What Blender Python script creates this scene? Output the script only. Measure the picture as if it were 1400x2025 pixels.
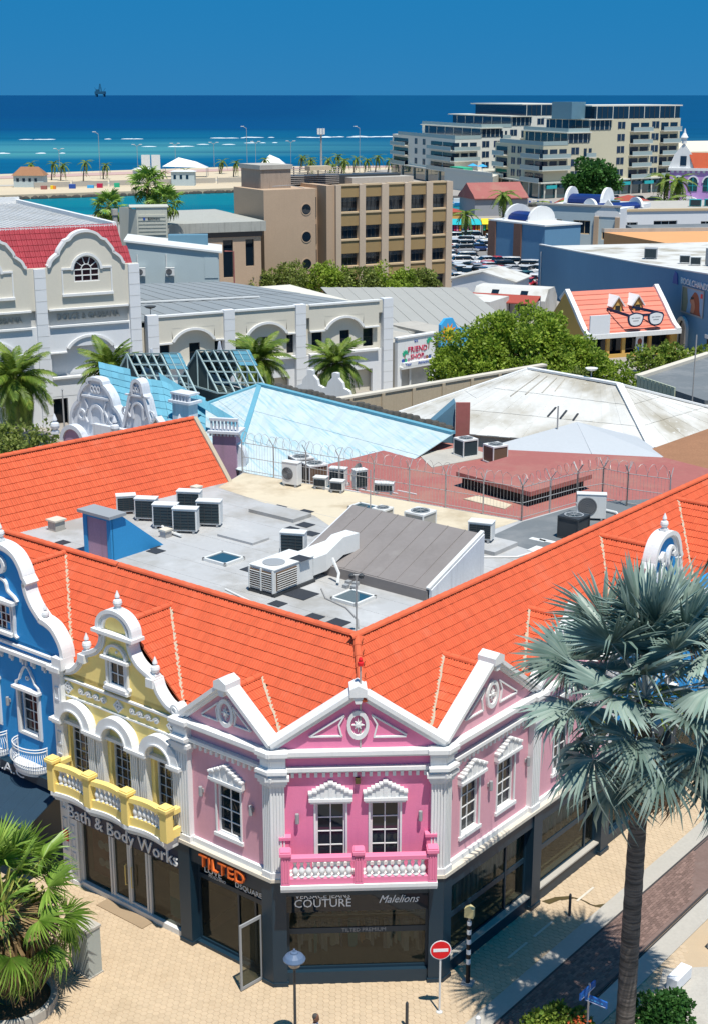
import bpy, math, random
from mathutils import Vector, Matrix
R = math.radians
random.seed(7)
scene = bpy.context.scene
for o in list(bpy.data.objects): bpy.data.objects.remove(o)

# ------------------------------------------------------------------ camera
cam_d = bpy.data.cameras.new("camera"); cam = bpy.data.objects.new("camera", cam_d)
scene.collection.objects.link(cam); scene.camera = cam
cam_d.sensor_fit = 'VERTICAL'; cam_d.sensor_height = 24.0; cam_d.lens = 2800.0 / 2025.0 * 24.0
cam_d.clip_start = 0.5; cam_d.clip_end = 80000
cam.location = (0, 0, 28); cam.rotation_euler = (R(90 - 16.427), 0, 0)

# ------------------------------------------------------------------ sky and sun
SUN_EL, SUN_AZ = 70.0, 158.0            # azimuth measured clockwise from +Y
world = bpy.data.worlds.new("World"); scene.world = world; world.use_nodes = True
wn = world.node_tree.nodes; wl = world.node_tree.links
for n in list(wn): wn.remove(n)
w_out = wn.new('ShaderNodeOutputWorld'); w_bg = wn.new('ShaderNodeBackground')
w_sky = wn.new('ShaderNodeTexSky'); w_sky.sky_type = 'NISHITA'; w_sky.sun_disc = False
w_sky.sun_elevation = R(SUN_EL); w_sky.sun_rotation = R(SUN_AZ)
w_sky.altitude = 30; w_sky.air_density = 0.8; w_sky.dust_density = 0.0; w_sky.ozone_density = 5.0
# the deep clear tropical blue of the photograph: the sky model blended over its whole dome with an even blue
w_mul = wn.new('ShaderNodeMixRGB'); w_mul.blend_type = 'MIX'; w_mul.inputs[0].default_value = 0.972
w_mul.inputs[2].default_value = (0.02, 1.5, 3.65, 1)
w_bg.inputs['Strength'].default_value = 0.10
wl.new(w_sky.outputs[0], w_mul.inputs[1]); wl.new(w_mul.outputs[0], w_bg.inputs['Color'])
wl.new(w_bg.outputs[0], w_out.inputs['Surface'])
sun_d = bpy.data.lights.new("sun", 'SUN'); sun = bpy.data.objects.new("sun", sun_d); scene.collection.objects.link(sun)
sun_d.energy = 4.4; sun_d.angle = R(0.53); sun_d.color = (1.0, 0.96, 0.88)
sun.rotation_euler = (R(90 - SUN_EL), 0, R(180 - SUN_AZ))
sun.location = (30, -30, 120)
scene.view_settings.view_transform = 'Standard'; scene.view_settings.look = 'None'
scene.view_settings.exposure = 0.36; scene.view_settings.gamma = 1.0
scene.view_settings.use_curve_mapping = False

# ------------------------------------------------------------------ helpers
COL = scene.collection
Z = Vector((0, 0, 1))
def V(*a): return Vector(a)
class Fr:
    """local frame: x along the wall, y outwards, z up"""
    def __init__(s, o, ex, ey): s.o = Vector(o); s.ex = Vector(ex); s.ey = Vector(ey)
    def p(s, x, y, z): return s.o + s.ex * x + s.ey * y + Z * z
    def off(s, x=0, y=0, z=0): return Fr(s.p(x, y, z), s.ex, s.ey)
def frame_deg(o, deg):
    """x axis at deg anticlockwise from +X, y axis to its right hand side (outward = clockwise)"""
    a = R(deg); return Fr(o, (math.cos(a), math.sin(a), 0), (math.sin(a), -math.cos(a), 0))
W = Fr((0, 0, 0), (1, 0, 0), (0, 1, 0))

class MB:
    def __init__(s): s.v = []; s.f = []
    def add(s, vs, fs):
        b = len(s.v); s.v.extend(Vector(q) for q in vs); s.f.extend([tuple(b + i for i in f) for f in fs]); return s
    def box(s, fr, x0, x1, y0, y1, z0, z1):
        P = fr.p
        return s.add([P(x0,y0,z0),P(x1,y0,z0),P(x1,y1,z0),P(x0,y1,z0),P(x0,y0,z1),P(x1,y0,z1),P(x1,y1,z1),P(x0,y1,z1)],
                     [(0,3,2,1),(4,5,6,7),(0,1,5,4),(1,2,6,5),(2,3,7,6),(3,0,4,7)])
    def prism(s, fr, poly, y0, y1):
        """polygon in (x,z) extruded through y0..y1"""
        n = len(poly); vs = [fr.p(x, y0, z) for x, z in poly] + [fr.p(x, y1, z) for x, z in poly]
        fs = [tuple(range(n - 1, -1, -1)), tuple(range(n, 2 * n))] + [(i, (i+1) % n, n + (i+1) % n, n + i) for i in range(n)]
        return s.add(vs, fs)
    def slab(s, pts, z0, z1):
        """plan polygon of (x,y) extruded through z0..z1"""
        n = len(pts); vs = [V(x, y, z0) for x, y in pts] + [V(x, y, z1) for x, y in pts]
        fs = [tuple(range(n - 1, -1, -1)), tuple(range(n, 2 * n))] + [(i, (i+1) % n, n + (i+1) % n, n + i) for i in range(n)]
        return s.add(vs, fs)
    def poly(s, pts, th=0.0):
        """flat face through 3-D points, given thickness downwards"""
        pts = [Vector(q) for q in pts]; n = len(pts)
        if th == 0: return s.add(pts, [tuple(range(n))])
        lo = [q - Z * th for q in pts]
        return s.add(pts + lo, [tuple(range(n)), tuple(range(2*n - 1, n - 1, -1))] + [(i, n + i, n + (i+1) % n, (i+1) % n) for i in range(n)])
    def tube(s, path, r, n=6, cap=True, r1=None):
        path = [Vector(q) for q in path]; m = len(path); vs = []; up = None
        for i, q in enumerate(path):
            d = (path[min(i+1, m-1)] - path[max(i-1, 0)]).normalized()
            a = d.cross(Z if abs(d.z) < 0.95 else V(1, 0, 0)).normalized() if up is None else (up - d * up.dot(d)).normalized()
            up = a; b = d.cross(a)
            rr = r if r1 is None else r + (r1 - r) * i / max(1, m - 1)
            if isinstance(r, (list, tuple)): rr = r[i]
            vs += [q + a * (rr * math.cos(2*math.pi*k/n)) + b * (rr * math.sin(2*math.pi*k/n)) for k in range(n)]
        fs = [(i*n + k, i*n + (k+1) % n, (i+1)*n + (k+1) % n, (i+1)*n + k) for i in range(m-1) for k in range(n)]
        if cap: fs += [tuple(range(n - 1, -1, -1)), tuple(range((m-1)*n, m*n))]
        return s.add(vs, fs)
    def lathe(s, c, prof, n=12, sx=1.0, sy=1.0):
        c = Vector(c); m = len(prof)
        vs = [c + V(sx*r*math.cos(2*math.pi*k/n), sy*r*math.sin(2*math.pi*k/n), z) for r, z in prof for k in range(n)]
        fs = [(i*n + k, i*n + (k+1) % n, (i+1)*n + (k+1) % n, (i+1)*n + k) for i in range(m-1) for k in range(n)]
        fs += [tuple(range(n - 1, -1, -1)), tuple(range((m-1)*n, m*n))]
        return s.add(vs, fs)
    def disc(s, fr, x, z, r, y0, y1, n=20, rz=None):
        rz = rz or r
        return s.prism(fr, [(x + r*math.cos(2*math.pi*k/n), z + rz*math.sin(2*math.pi*k/n)) for k in range(n)], y0, y1)
    def ring(s, fr, x, z, r0, r1, y0, y1, a0=0, a1=360, n=20, e=1.0):
        """flat ring or arch in the wall plane, e = vertical stretch"""
        full = abs(a1 - a0) >= 359.9; m = n + (0 if full else 1); vs = []
        for k in range(m):
            a = R(a0 + (a1 - a0) * k / n); c, t = math.cos(a), math.sin(a) * e
            vs += [fr.p(x+r0*c, y0, z+r0*t), fr.p(x+r1*c, y0, z+r1*t), fr.p(x+r1*c, y1, z+r1*t), fr.p(x+r0*c, y1, z+r0*t)]
        fs = []
        for k in range(n):
            a, b = 4*k, 4*((k+1) % m)
            fs += [(a, a+1, b+1, b), (a+1, a+2, b+2, b+1), (a+2, a+3, b+3, b+2), (a+3, a, b, b+3)]
        if not full: fs += [(0, 3, 2, 1), (4*n, 4*n+1, 4*n+2, 4*n+3)]
        return s.add(vs, fs)
    def ribbon(s, fr, path, th, y0, y1, side=1):
        """band of thickness th following a path of (x,z), laid on its outer side"""
        m = len(path); out = []
        for i in range(m):
            ax, az = path[max(i-1, 0)]; bx, bz = path[min(i+1, m-1)]
            dx, dz = bx - ax, bz - az; l = math.hypot(dx, dz) or 1
            out.append((path[i][0] - dz/l*th*side, path[i][1] + dx/l*th*side))
        vs = []
        for (x, z), (u, w) in zip(path, out):
            vs += [fr.p(x, y0, z), fr.p(x, y1, z), fr.p(u, y1, w), fr.p(u, y0, w)]
        fs = []
        for i in range(m-1):
            a, b = 4*i, 4*i+4
            fs += [(a, a+1, b+1, b), (a+1, a+2, b+2, b+1), (a+2, a+3, b+3, b+2), (a+3, a, b, b+3)]
        fs += [(0, 3, 2, 1), (4*m-4, 4*m-3, 4*m-2, 4*m-1)]
        return s.add(vs, fs)
    def wall(s, fr, x0, x1, z0, z1, y0, y1, holes=()):
        """wall with rectangular openings (hx0,hx1,hz0,hz1)"""
        xs = sorted({x0, x1, *[q for h in holes for q in h[:2] if x0 < q < x1]})
        zs = sorted({z0, z1, *[q for h in holes for q in h[2:] if z0 < q < z1]})
        for a, b in zip(zs, zs[1:]):
            run = None
            for c, d in list(zip(xs, xs[1:])) + [(None, None)]:
                solid = c is not None and not any(h[0] < (c+d)/2 < h[1] and h[2] < (a+b)/2 < h[3] for h in holes)
                if solid: run = (run[0], d) if run else (c, d)
                elif run: s.box(fr, run[0], run[1], y0, y1, a, b); run = None
        return s
    def mesh(s, name, loc=V(0, 0, 0), smooth=False):
        me = bpy.data.meshes.new(name); loc = Vector(loc)
        me.from_pydata([tuple(q - loc) for q in s.v], [], s.f)
        if smooth:
            for p in me.polygons: p.use_smooth = True
        return me
    def build(s, name, mat, parent=None, smooth=False, kind=None, bevel=0.0, fix=True):
        loc = parent["_b"] if parent is not None else V(0, 0, 0)
        me = s.mesh(name, Vector(loc), smooth)
        if fix:
            import bmesh
            bm = bmesh.new(); bm.from_mesh(me); bmesh.ops.recalc_face_normals(bm, faces=bm.faces); bm.to_mesh(me); bm.free()
        me.materials.append(mat)
        o = bpy.data.objects.new(name, me); COL.objects.link(o)
        if parent is not None: o.parent = parent; o["_b"] = list(loc)
        else: o["_b"] = [0.0, 0.0, 0.0]
        if kind: o["kind"] = kind
        if bevel:
            b = o.modifiers.new("bevel", 'BEVEL'); b.width = bevel; b.segments = 1; b.limit_method = 'ANGLE'; b.angle_limit = R(50)
        return o
def root(name, label, cat, loc=(0, 0, 0), group=None):
    o = bpy.data.objects.new(name, None); COL.objects.link(o); o.location = loc; o.empty_display_size = 0.3
    o["_b"] = [float(q) for q in loc]; o["label"] = label; o["category"] = cat
    if group: o["group"] = group
    return o
def tag(o, label, cat, group=None):
    o["label"] = label; o["category"] = cat
    if group: o["group"] = group
    return o
def link_copy(src_mesh, name, parent, mtx):
    o = bpy.data.objects.new(name, src_mesh); COL.objects.link(o); o.parent = parent
    o.matrix_local = mtx; return o
def copy_tree(src, parent=None, mats=None):
    c = src.copy(); COL.objects.link(c); c.parent = parent
    for ch in list(src.children): copy_tree(ch, c)
    return c
def basis(ex, ey, ez, o):
    return Matrix(((ex[0], ey[0], ez[0], o[0]), (ex[1], ey[1], ez[1], o[1]), (ex[2], ey[2], ez[2], o[2]), (0, 0, 0, 1)))

def text(name, body, fr, x, z, size, y, mat, parent, flip=1, depth=0.02, font_scale=1.0, slant=0, align='CENTER', spacing=1.0):
    """raised lettering on a wall: reads along +fr.ex*flip"""
    c = bpy.data.curves.new(name, 'FONT'); c.body = body; c.size = size; c.extrude = depth; c.align_x = align; c.align_y = 'CENTER'
    c.shear = slant; c.space_character = spacing; c.resolution_u = 2
    t = bpy.data.objects.new(name, c); COL.objects.link(t)
    dg = bpy.context.evaluated_depsgraph_get()
    me = bpy.data.meshes.new_from_object(t.evaluated_get(dg)); bpy.data.objects.remove(t)
    ex = fr.ex * flip; m = basis(ex * font_scale, Z, fr.ey, fr.p(x, y, z) - Vector(parent["_b"]))
    me.transform(m); me.materials.clear(); me.materials.append(mat)
    o = bpy.data.objects.new(name, me); COL.objects.link(o); o.parent = parent; o["_b"] = list(parent["_b"])
    return o

# ------------------------------------------------------------------ materials
M = {}
def nodes(m):
    m.use_nodes = True; nt = m.node_tree; b = nt.nodes.get('Principled BSDF'); return nt, nt.nodes, nt.links, b
def mix(nt, fac, a, b, mode='MIX'):
    n = nt.nodes.new('ShaderNodeMixRGB'); n.blend_type = mode
    for i, q in enumerate((fac, a, b)):
        if hasattr(q, 'is_linked') or hasattr(q, 'links'): nt.links.new(q, n.inputs[i])
        else: n.inputs[i].default_value = q if i == 0 else (*q[:3], 1)
    return n.outputs[0]
def noise(nt, scale, detail=4, vec=None, rough=0.55, stretch=None):
    g = nt.nodes.new('ShaderNodeNewGeometry'); n = nt.nodes.new('ShaderNodeTexNoise')
    n.inputs['Scale'].default_value = scale; n.inputs['Detail'].default_value = detail; n.inputs['Roughness'].default_value = rough
    src = g.outputs['Position']
    if stretch:
        mp = nt.nodes.new('ShaderNodeMapping'); mp.inputs['Scale'].default_value = stretch
        nt.links.new(src, mp.inputs['Vector']); src = mp.outputs[0]
    nt.links.new(src, n.inputs['Vector']); return n.outputs['Fac']
def ramp(nt, fac, a, b, ca=(0, 0, 0), cb=(1, 1, 1)):
    r = nt.nodes.new('ShaderNodeValToRGB'); r.color_ramp.elements[0].position = a; r.color_ramp.elements[1].position = b
    r.color_ramp.elements[0].color = (*ca, 1); r.color_ramp.elements[1].color = (*cb, 1)
    nt.links.new(fac, r.inputs[0]); return r.outputs[0]
def mat(name, col, rough=0.75, var=0.14, scale=1.3, fine=0.10, streak=0.0, bump=0.0, bscale=30, metal=0.0, spec=0.3, island=0.0, dirt=None):
    m = bpy.data.materials.new(name); nt, N, L, b = nodes(m)
    dark = tuple(c * (1 - var) for c in col); lite = tuple(min(1, c * (1 + var * 0.7)) for c in col)
    c = mix(nt, noise(nt, scale, 5), dark, lite)
    if fine: c = mix(nt, ramp(nt, noise(nt, scale * 14, 3), 0.35, 0.75), c, tuple(q * (1 - fine) for q in col))
    if streak:
        f = ramp(nt, noise(nt, 1.0, 4, stretch=(5, 5, 0.35)), 0.52, 0.78)
        k = nt.nodes.new('ShaderNodeMath'); k.operation = 'MULTIPLY'; k.inputs[1].default_value = streak; L.new(f, k.inputs[0])
        c = mix(nt, k.outputs[0], c, dirt or (0.16, 0.14, 0.12))
    if island:
        g = N.new('ShaderNodeNewGeometry'); oi = N.new('ShaderNodeObjectInfo'); a = N.new('ShaderNodeMath'); a.operation = 'ADD'
        L.new(g.outputs['Random Per Island'], a.inputs[0]); L.new(oi.outputs['Random'], a.inputs[1])
        fr_ = N.new('ShaderNodeMath'); fr_.operation = 'FRACT'; L.new(a.outputs[0], fr_.inputs[0])
        v = N.new('ShaderNodeMapRange'); v.inputs['To Min'].default_value = 1 - island; v.inputs['To Max'].default_value = 1 + island * 0.6
        L.new(fr_.outputs[0], v.inputs[0]); c = mix(nt, 1.0, c, v.outputs[0], 'MULTIPLY')
    L.new(c, b.inputs['Base Color'])
    b.inputs['Roughness'].default_value = rough; b.inputs['Metallic'].default_value = metal
    b.inputs['Specular IOR Level'].default_value = spec
    if bump:
        bp = N.new('ShaderNodeBump'); bp.inputs['Strength'].default_value = bump; bp.inputs['Distance'].default_value = 0.02
        L.new(noise(nt, bscale, 3), bp.inputs['Height']); L.new(bp.outputs[0], b.inputs['Normal'])
    M[name] = m; return m
def glass(name, tint=(0.02, 0.03, 0.035), trans=0.0, ior=2.0, rough=0.02):
    m = bpy.data.materials.new(name); nt, N, L, b = nodes(m)
    b.inputs['Base Color'].default_value = (*tint, 1); b.inputs['Roughness'].default_value = rough; b.inputs['IOR'].default_value = ior
    if trans:
        t = N.new('ShaderNodeBsdfTransparent'); t.inputs[0].default_value = (0.75, 0.78, 0.74, 1)
        mx = N.new('ShaderNodeMixShader'); mx.inputs[0].default_value = trans
        L.new(b.outputs[0], mx.inputs[1]); L.new(t.outputs[0], mx.inputs[2]); L.new(mx.outputs[0], N['Material Output'].inputs[0])
    bp = N.new('ShaderNodeBump'); bp.inputs['Strength'].default_value = 0.06; bp.inputs['Distance'].default_value = 0.02
    L.new(noise(nt, 1.2, 2), bp.inputs['Height']); L.new(bp.outputs[0], b.inputs['Normal'])
    M[name] = m; return m
def leafmat(name, a, b_, rough=0.5, trans=0.25, spec=0.3):
    m = bpy.data.materials.new(name); nt, N, L, b = nodes(m)
    g = N.new('ShaderNodeNewGeometry'); oi = N.new('ShaderNodeObjectInfo')
    ad = N.new('ShaderNodeMath'); ad.operation = 'ADD'; L.new(g.outputs['Random Per Island'], ad.inputs[0]); L.new(oi.outputs['Random'], ad.inputs[1])
    fr_ = N.new('ShaderNodeMath'); fr_.operation = 'FRACT'; L.new(ad.outputs[0], fr_.inputs[0])
    c = mix(nt, fr_.outputs[0], a, b_)
    c = mix(nt, ramp(nt, noise(nt, 0.7, 2), 0.4, 0.7), c, tuple(q * 0.6 for q in a))
    L.new(c, b.inputs['Base Color']); b.inputs['Roughness'].default_value = rough; b.inputs['Specular IOR Level'].default_value = spec
    tr = N.new('ShaderNodeBsdfTranslucent'); L.new(c, tr.inputs[0]); mx = N.new('ShaderNodeMixShader'); mx.inputs[0].default_value = trans
    L.new(b.outputs[0], mx.inputs[1]); L.new(tr.outputs[0], mx.inputs[2]); L.new(mx.outputs[0], N['Material Output'].inputs[0])
    M[name] = m; return m

mat('white', (0.76, 0.76, 0.75), 0.65, 0.08, 1.6, 0.07, streak=0.30, dirt=(0.50, 0.48, 0.45))
mat('white_old', (0.66, 0.68, 0.72), 0.8, 0.14, 1.2, 0.12, streak=0.45, dirt=(0.20, 0.20, 0.22))
mat('pink_hot', (0.76, 0.215, 0.37), 0.7, 0.05, 0.8, 0.05, streak=0.25, bump=0.25, dirt=(0.58, 0.14, 0.29))
mat('pink_soft', (0.68, 0.35, 0.41), 0.7, 0.06, 0.8, 0.05, streak=0.3, bump=0.25, dirt=(0.52, 0.26, 0.33))
mat('pink_rail', (0.80, 0.22, 0.36), 0.6, 0.05, 1, 0.04)
mat('yellow', (0.95, 0.73, 0.26), 0.7, 0.05, 0.8, 0.05, streak=0.25, bump=0.25, dirt=(0.66, 0.44, 0.14))
mat('yellow_rail', (0.88, 0.67, 0.22), 0.6, 0.05, 1, 0.04)
mat('blue_wall', (0.02, 0.27, 0.62), 0.7, 0.08, 0.8, 0.05, streak=0.3, bump=0.25, dirt=(0.03, 0.2, 0.44))
mat('navy_front', (0.008, 0.030, 0.052), 0.45, 0.2, 1.2, 0.1, spec=0.5)
mat('navy_sign', (0.015, 0.03, 0.075), 0.4, 0.1)
mat('awning_navy', (0.02, 0.05, 0.085), 0.85, 0.2, 2.0, 0.2)
mat('tile', (0.70, 0.140, 0.062), 0.78, 0.14, 0.7, 0.12, bump=0.2, bscale=40, island=0.09, spec=0.2, streak=0.30, dirt=(0.42, 0.10, 0.055))
mat('tile_under', (0.34, 0.075, 0.030), 0.9, 0.15)
mat('mortar', (0.50, 0.42, 0.31), 0.9, 0.15, 4, 0.2)
mat('ledge_concrete', (0.66, 0.60, 0.50), 0.9, 0.2, 3, 0.2)
mat('roof_grey', (0.44, 0.44, 0.44), 0.85, 0.16, 0.35, 0.08)
mat('roof_cream', (0.60, 0.515, 0.38), 0.85, 0.14, 0.3, 0.06)
mat('roof_dark', (0.16, 0.175, 0.185), 0.85, 0.25, 0.5, 0.1)
mat('patch_black', (0.035, 0.04, 0.05), 0.8, 0.2)
mat('red_roof', (0.36, 0.125, 0.11), 0.85, 0.16, 0.3, 0.12)
mat('brown_roof', (0.34, 0.17, 0.09), 0.9, 0.25, 0.8, 0.25)
mat('monitor_grey', (0.24, 0.215, 0.205), 0.8, 0.12, 0.5, 0.08)
mat('metal_white', (0.72, 0.72, 0.70), 0.45, 0.06, 2, 0.05, streak=0.15, dirt=(0.4, 0.38, 0.34))
mat('metal_grey', (0.32, 0.33, 0.34), 0.5, 0.1, 2, 0.06)
mat('metal_dark', (0.05, 0.055, 0.06), 0.5, 0.15, 2, 0.06)
mat('fin_dark', (0.03, 0.05, 0.06), 0.6, 0.2, 8, 0.1)
mat('fin_rust', (0.16, 0.105, 0.07), 0.7, 0.25, 6, 0.2)
mat('galv', (0.45, 0.43, 0.41), 0.5, 0.12, 3, 0.1, metal=0.3)
mat('stairhood_blue', (0.035, 0.28, 0.58), 0.7, 0.08)
mat('mauve', (0.42, 0.26, 0.36), 0.85, 0.2, 1.2, 0.15, streak=0.3)
mat('concrete', (0.46, 0.43, 0.38), 0.9, 0.15, 0.8, 0.12, streak=0.15)
mat('paver', (0.545, 0.42, 0.285), 0.9, 0.14, 0.25, 0.10, island=0.05)
mat('pave_joint', (0.49, 0.375, 0.25), 0.95, 0.15, 2)
mat('kerb', (0.44, 0.41, 0.36), 0.9, 0.14, 0.6, 0.1)
mat('brick_road', (0.20, 0.135, 0.115), 0.9, 0.2, 0.6, 0.2)
mat('rail_steel', (0.055, 0.05, 0.05), 0.6, 0.2, 4)
mat('asphalt', (0.085, 0.085, 0.09), 0.9, 0.2, 0.2, 0.1)
mat('street_pale', (0.34, 0.31, 0.28), 0.9, 0.15, 0.08, 0.08)
mat('sign_red', (0.72, 0.015, 0.02), 0.4, 0.05)
mat('letter_orange', (0.80, 0.16, 0.035), 0.4, 0.05)
mat('letter_white', (0.82, 0.83, 0.84), 0.5, 0.03)
mat('black', (0.012, 0.012, 0.014), 0.5, 0.2)
mat('beige_interior', (0.34, 0.30, 0.20), 0.9, 0.1)
mat('dark_interior', (0.03, 0.032, 0.03), 0.9, 0.1)
mat('bark_grey', (0.15, 0.13, 0.115), 0.95, 0.35, 3, 0.3, bump=0.6, bscale=12)
def barkpalm():
    m = mat('bark_palm', (0.16, 0.14, 0.125), 0.95, 0.35, 2, 0.3); nt = m.node_tree; b = nt.nodes['Principled BSDF']; src = b.inputs['Base Color'].links[0].from_socket
    n = noise(nt, 1.0, 5, stretch=(1.2, 1.2, 11)); nt.links.new(mix(nt, ramp(nt, n, .42, .62), src, (.055, .05, .046)), b.inputs['Base Color'])
    bp = nt.nodes.new('ShaderNodeBump'); bp.inputs['Strength'].default_value = .9; bp.inputs['Distance'].default_value = .05; nt.links.new(n, bp.inputs['Height']); nt.links.new(bp.outputs[0], b.inputs['Normal'])
barkpalm()
mat('bark_brown', (0.17, 0.11, 0.06), 0.95, 0.3, 3, 0.3, bump=0.5, bscale=14)
mat('cream_wall', (0.66, 0.62, 0.53), 0.8, 0.05, 0.5, 0.05, streak=0.06, dirt=(0.45, 0.42, 0.37))
mat('block_white', (0.72, 0.73, 0.75), 0.8, 0.06, 0.7, 0.05, streak=0.08, dirt=(0.5, 0.5, 0.5))
mat('recess_grey', (0.55, 0.54, 0.51), 0.8, 0.06)
mat('crimson_tile', (0.36, 0.045, 0.06), 0.7, 0.12, 0.6, 0.1, island=0.12)
glass('glass_shop', (0.020, 0.022, 0.018), 0.66, 1.9)
glass('glass_dark', (0.008, 0.016, 0.026), 0.0, 1.5)
glass('glass_sky', (0.03, 0.07, 0.09), 0.0, 2.2)
glass('glass_teal', (0.012, 0.07, 0.09), 0.0, 2.0)

def stained(name, amount, stain, scale=.25, lo=.5, hi=.66, ring=None):
    """lay irregular stains over an existing material"""
    nt = M[name].node_tree; b = nt.nodes['Principled BSDF']; src = b.inputs['Base Color'].links[0].from_socket
    f = ramp(nt, noise(nt, scale, 6, rough=.65), lo, hi); k = nt.nodes.new('ShaderNodeMath'); k.operation = 'MULTIPLY'; k.inputs[1].default_value = amount; nt.links.new(f, k.inputs[0])
    c = mix(nt, k.outputs[0], src, stain)
    if ring:
        f2 = ramp(nt, noise(nt, scale*2.3, 5), .60, .70); k2 = nt.nodes.new('ShaderNodeMath'); k2.operation = 'MULTIPLY'; k2.inputs[1].default_value = amount*.7; nt.links.new(f2, k2.inputs[0]); c = mix(nt, k2.outputs[0], c, ring)
    nt.links.new(c, b.inputs['Base Color'])
stained('roof_grey', .8, (.30, .285, .26), .30, .47, .64, ring=(.50, .50, .50)); stained('roof_cream', .75, (.36, .28, .18), .32, .48, .66, ring=(.62, .53, .40)); stained('roof_dark', .5, (.26, .26, .26), .4)
stained('paver', .35, (.36, .26, .16), .5, .52, .72, ring=(.60, .47, .31)); stained('red_roof', .5, (.36, .20, .15), .35); stained('brick_road', .4, (.28, .22, .19), .5); stained('tile', .5, (.50, .09, .045), .35, .5, .7, ring=(.66, .19, .11))
stained('concrete', .4, (.30, .28, .25), .6); stained('monitor_grey', .5, (.17, .15, .14), .5, ring=(.30, .28, .26)); stained('street_pale', .4, (.24, .22, .2), .08)

# block frames: the street corner building
XC = V(0.568, 37.449, 0); EL = V(-0.7771, 0.6293, 0); ER = V(0.6293, 0.7771, 0)
PCL = V(-2.613, 40.025, 0); PCR = V(2.878, 40.300, 0)
FL = Fr(PCL, EL, -ER)                       # left street front, x runs to the left
FRT = Fr(PCR + Z*.009, ER, -EL)                      # right street front, x runs to the right
_e = (PCR - PCL).normalized(); FF = Fr(PCL + Z*.0045, _e, V(_e.y, -_e.x, 0))   # chamfered front
def BP(a, b, z=0.0): return XC + EL * a + ER * b + Z * z
FB = Fr(XC, EL, ER)                         # roof frame: x along left street, y along right street

# ================================================================== SETTING
def seamat():
    m = bpy.data.materials.new('sea_water'); nt, N, L, b = nodes(m)
    g = N.new('ShaderNodeNewGeometry'); s = N.new('ShaderNodeSeparateXYZ'); L.new(g.outputs['Position'], s.inputs[0])
    def math_(op, a, b_):
        n = N.new('ShaderNodeMath'); n.operation = op
        for i, q in enumerate((a, b_)):
            if hasattr(q, 'links'): L.new(q, n.inputs[i])
            else: n.inputs[i].default_value = q
        return n.outputs[0]
    nz = noise(nt, 0.004, 5, stretch=(0.5, 1.2, 1)); nf = noise(nt, 0.02, 4, stretch=(0.35, 1.6, 1))
    # distance offshore, bent by noise and by a slant of the coast
    d = math_('ADD', math_('ADD', s.outputs['Y'], math_('MULTIPLY', math_('SUBTRACT', nz, 0.5), 260)), math_('MULTIPLY', s.outputs['X'], -0.25))
    r = N.new('ShaderNodeValToRGB'); cr = r.color_ramp
    mr = N.new('ShaderNodeMapRange'); mr.inputs['From Min'].default_value = 300; mr.inputs['From Max'].default_value = 2300; L.new(d, mr.inputs[0]); L.new(mr.outputs[0], r.inputs[0])
    stops = [(0.0, (0.003, 0.17, 0.19)), (0.10, (0.003, 0.15, 0.20)), (0.15, (0.002, 0.085, 0.18)), (0.215, (0.002, 0.095, 0.19)), (0.255, (0.06, 0.24, 0.25)), (0.31, (0.045, 0.21, 0.25)), (0.38, (0.004, 0.10, 0.18)), (0.53, (0.001, 0.045, 0.14)), (1.0, (0.0008, 0.034, 0.12))]
    while len(cr.elements) < len(stops): cr.elements.new(0.5)
    for e, (p, c) in zip(cr.elements, stops): e.position = p; e.color = (*c, 1)
    # the reef belongs to the left half of the bay
    fx = N.new('ShaderNodeMapRange'); fx.inputs['From Min'].default_value = -110; fx.inputs['From Max'].default_value = 60
    L.new(math_('ADD', s.outputs['X'], math_('MULTIPLY', math_('SUBTRACT', nf, 0.5), 120)), fx.inputs[0])
    ny = N.new('ShaderNodeMapRange'); ny.inputs['From Min'].default_value = 720; ny.inputs['From Max'].default_value = 780; L.new(s.outputs['Y'], ny.inputs[0])
    k = math_('MULTIPLY', math_('MULTIPLY', fx.outputs[0], ny.outputs[0]), 0.8)
    c = mix(nt, k, r.outputs[0], (0.002, 0.055, 0.14))
    c = mix(nt, ramp(nt, noise(nt, .012, 5, stretch=(.12, 1.0, 1)), .5, .75), c, (0.0015, .045, .11))
    c = mix(nt, ramp(nt, noise(nt, 0.05, 4, stretch=(0.4, 1.5, 1)), 0.4, 0.75), c, (0.0015, 0.07, 0.20)) if False else c
    L.new(c, b.inputs['Base Color']); b.inputs['Roughness'].default_value = 0.4; b.inputs['Specular IOR Level'].default_value = 0.12
    bp = N.new('ShaderNodeBump'); bp.inputs['Strength'].default_value = 0.5; bp.inputs['Distance'].default_value = 0.6
    L.new(noise(nt, 0.25, 4, stretch=(0.6, 1.3, 1)), bp.inputs['Height']); L.new(bp.outputs[0], b.inputs['Normal'])
    M['sea'] = m
seamat()
mat('foam', (0.62, 0.70, 0.72), 0.9, 0.1)
mat('sand', (0.58, 0.48, 0.34), 0.95, 0.15, 0.05, 0.1)
mat('sand_pale', (0.75, 0.66, 0.50), 0.95, 0.08, 0.02, 0.05)
mat('rock_dark', (0.09, 0.085, 0.075), 0.95, 0.4, 0.8, 0.3)
mat('plaza_pink', (0.50, 0.34, 0.30), 0.9, 0.15, 0.05, 0.1)
def struct(o): o["kind"] = "structure"; return o

o = struct(MB().poly([(-30000, 300, -1.6), (30000, 300, -1.6), (30000, 60000, -1.6), (-30000, 60000, -1.6)]).build('sea', M['sea'], fix=False))
land = [(-600, -60), (600, -60), (600, 900), (170, 900), (130, 640), (60, 610), (6, 560), (-6, 470), (-14, 405), (-16, 352), (-600, 330)]
o = struct(MB().slab(land, -4, 0).build('ground', M['street_pale']))
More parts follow.
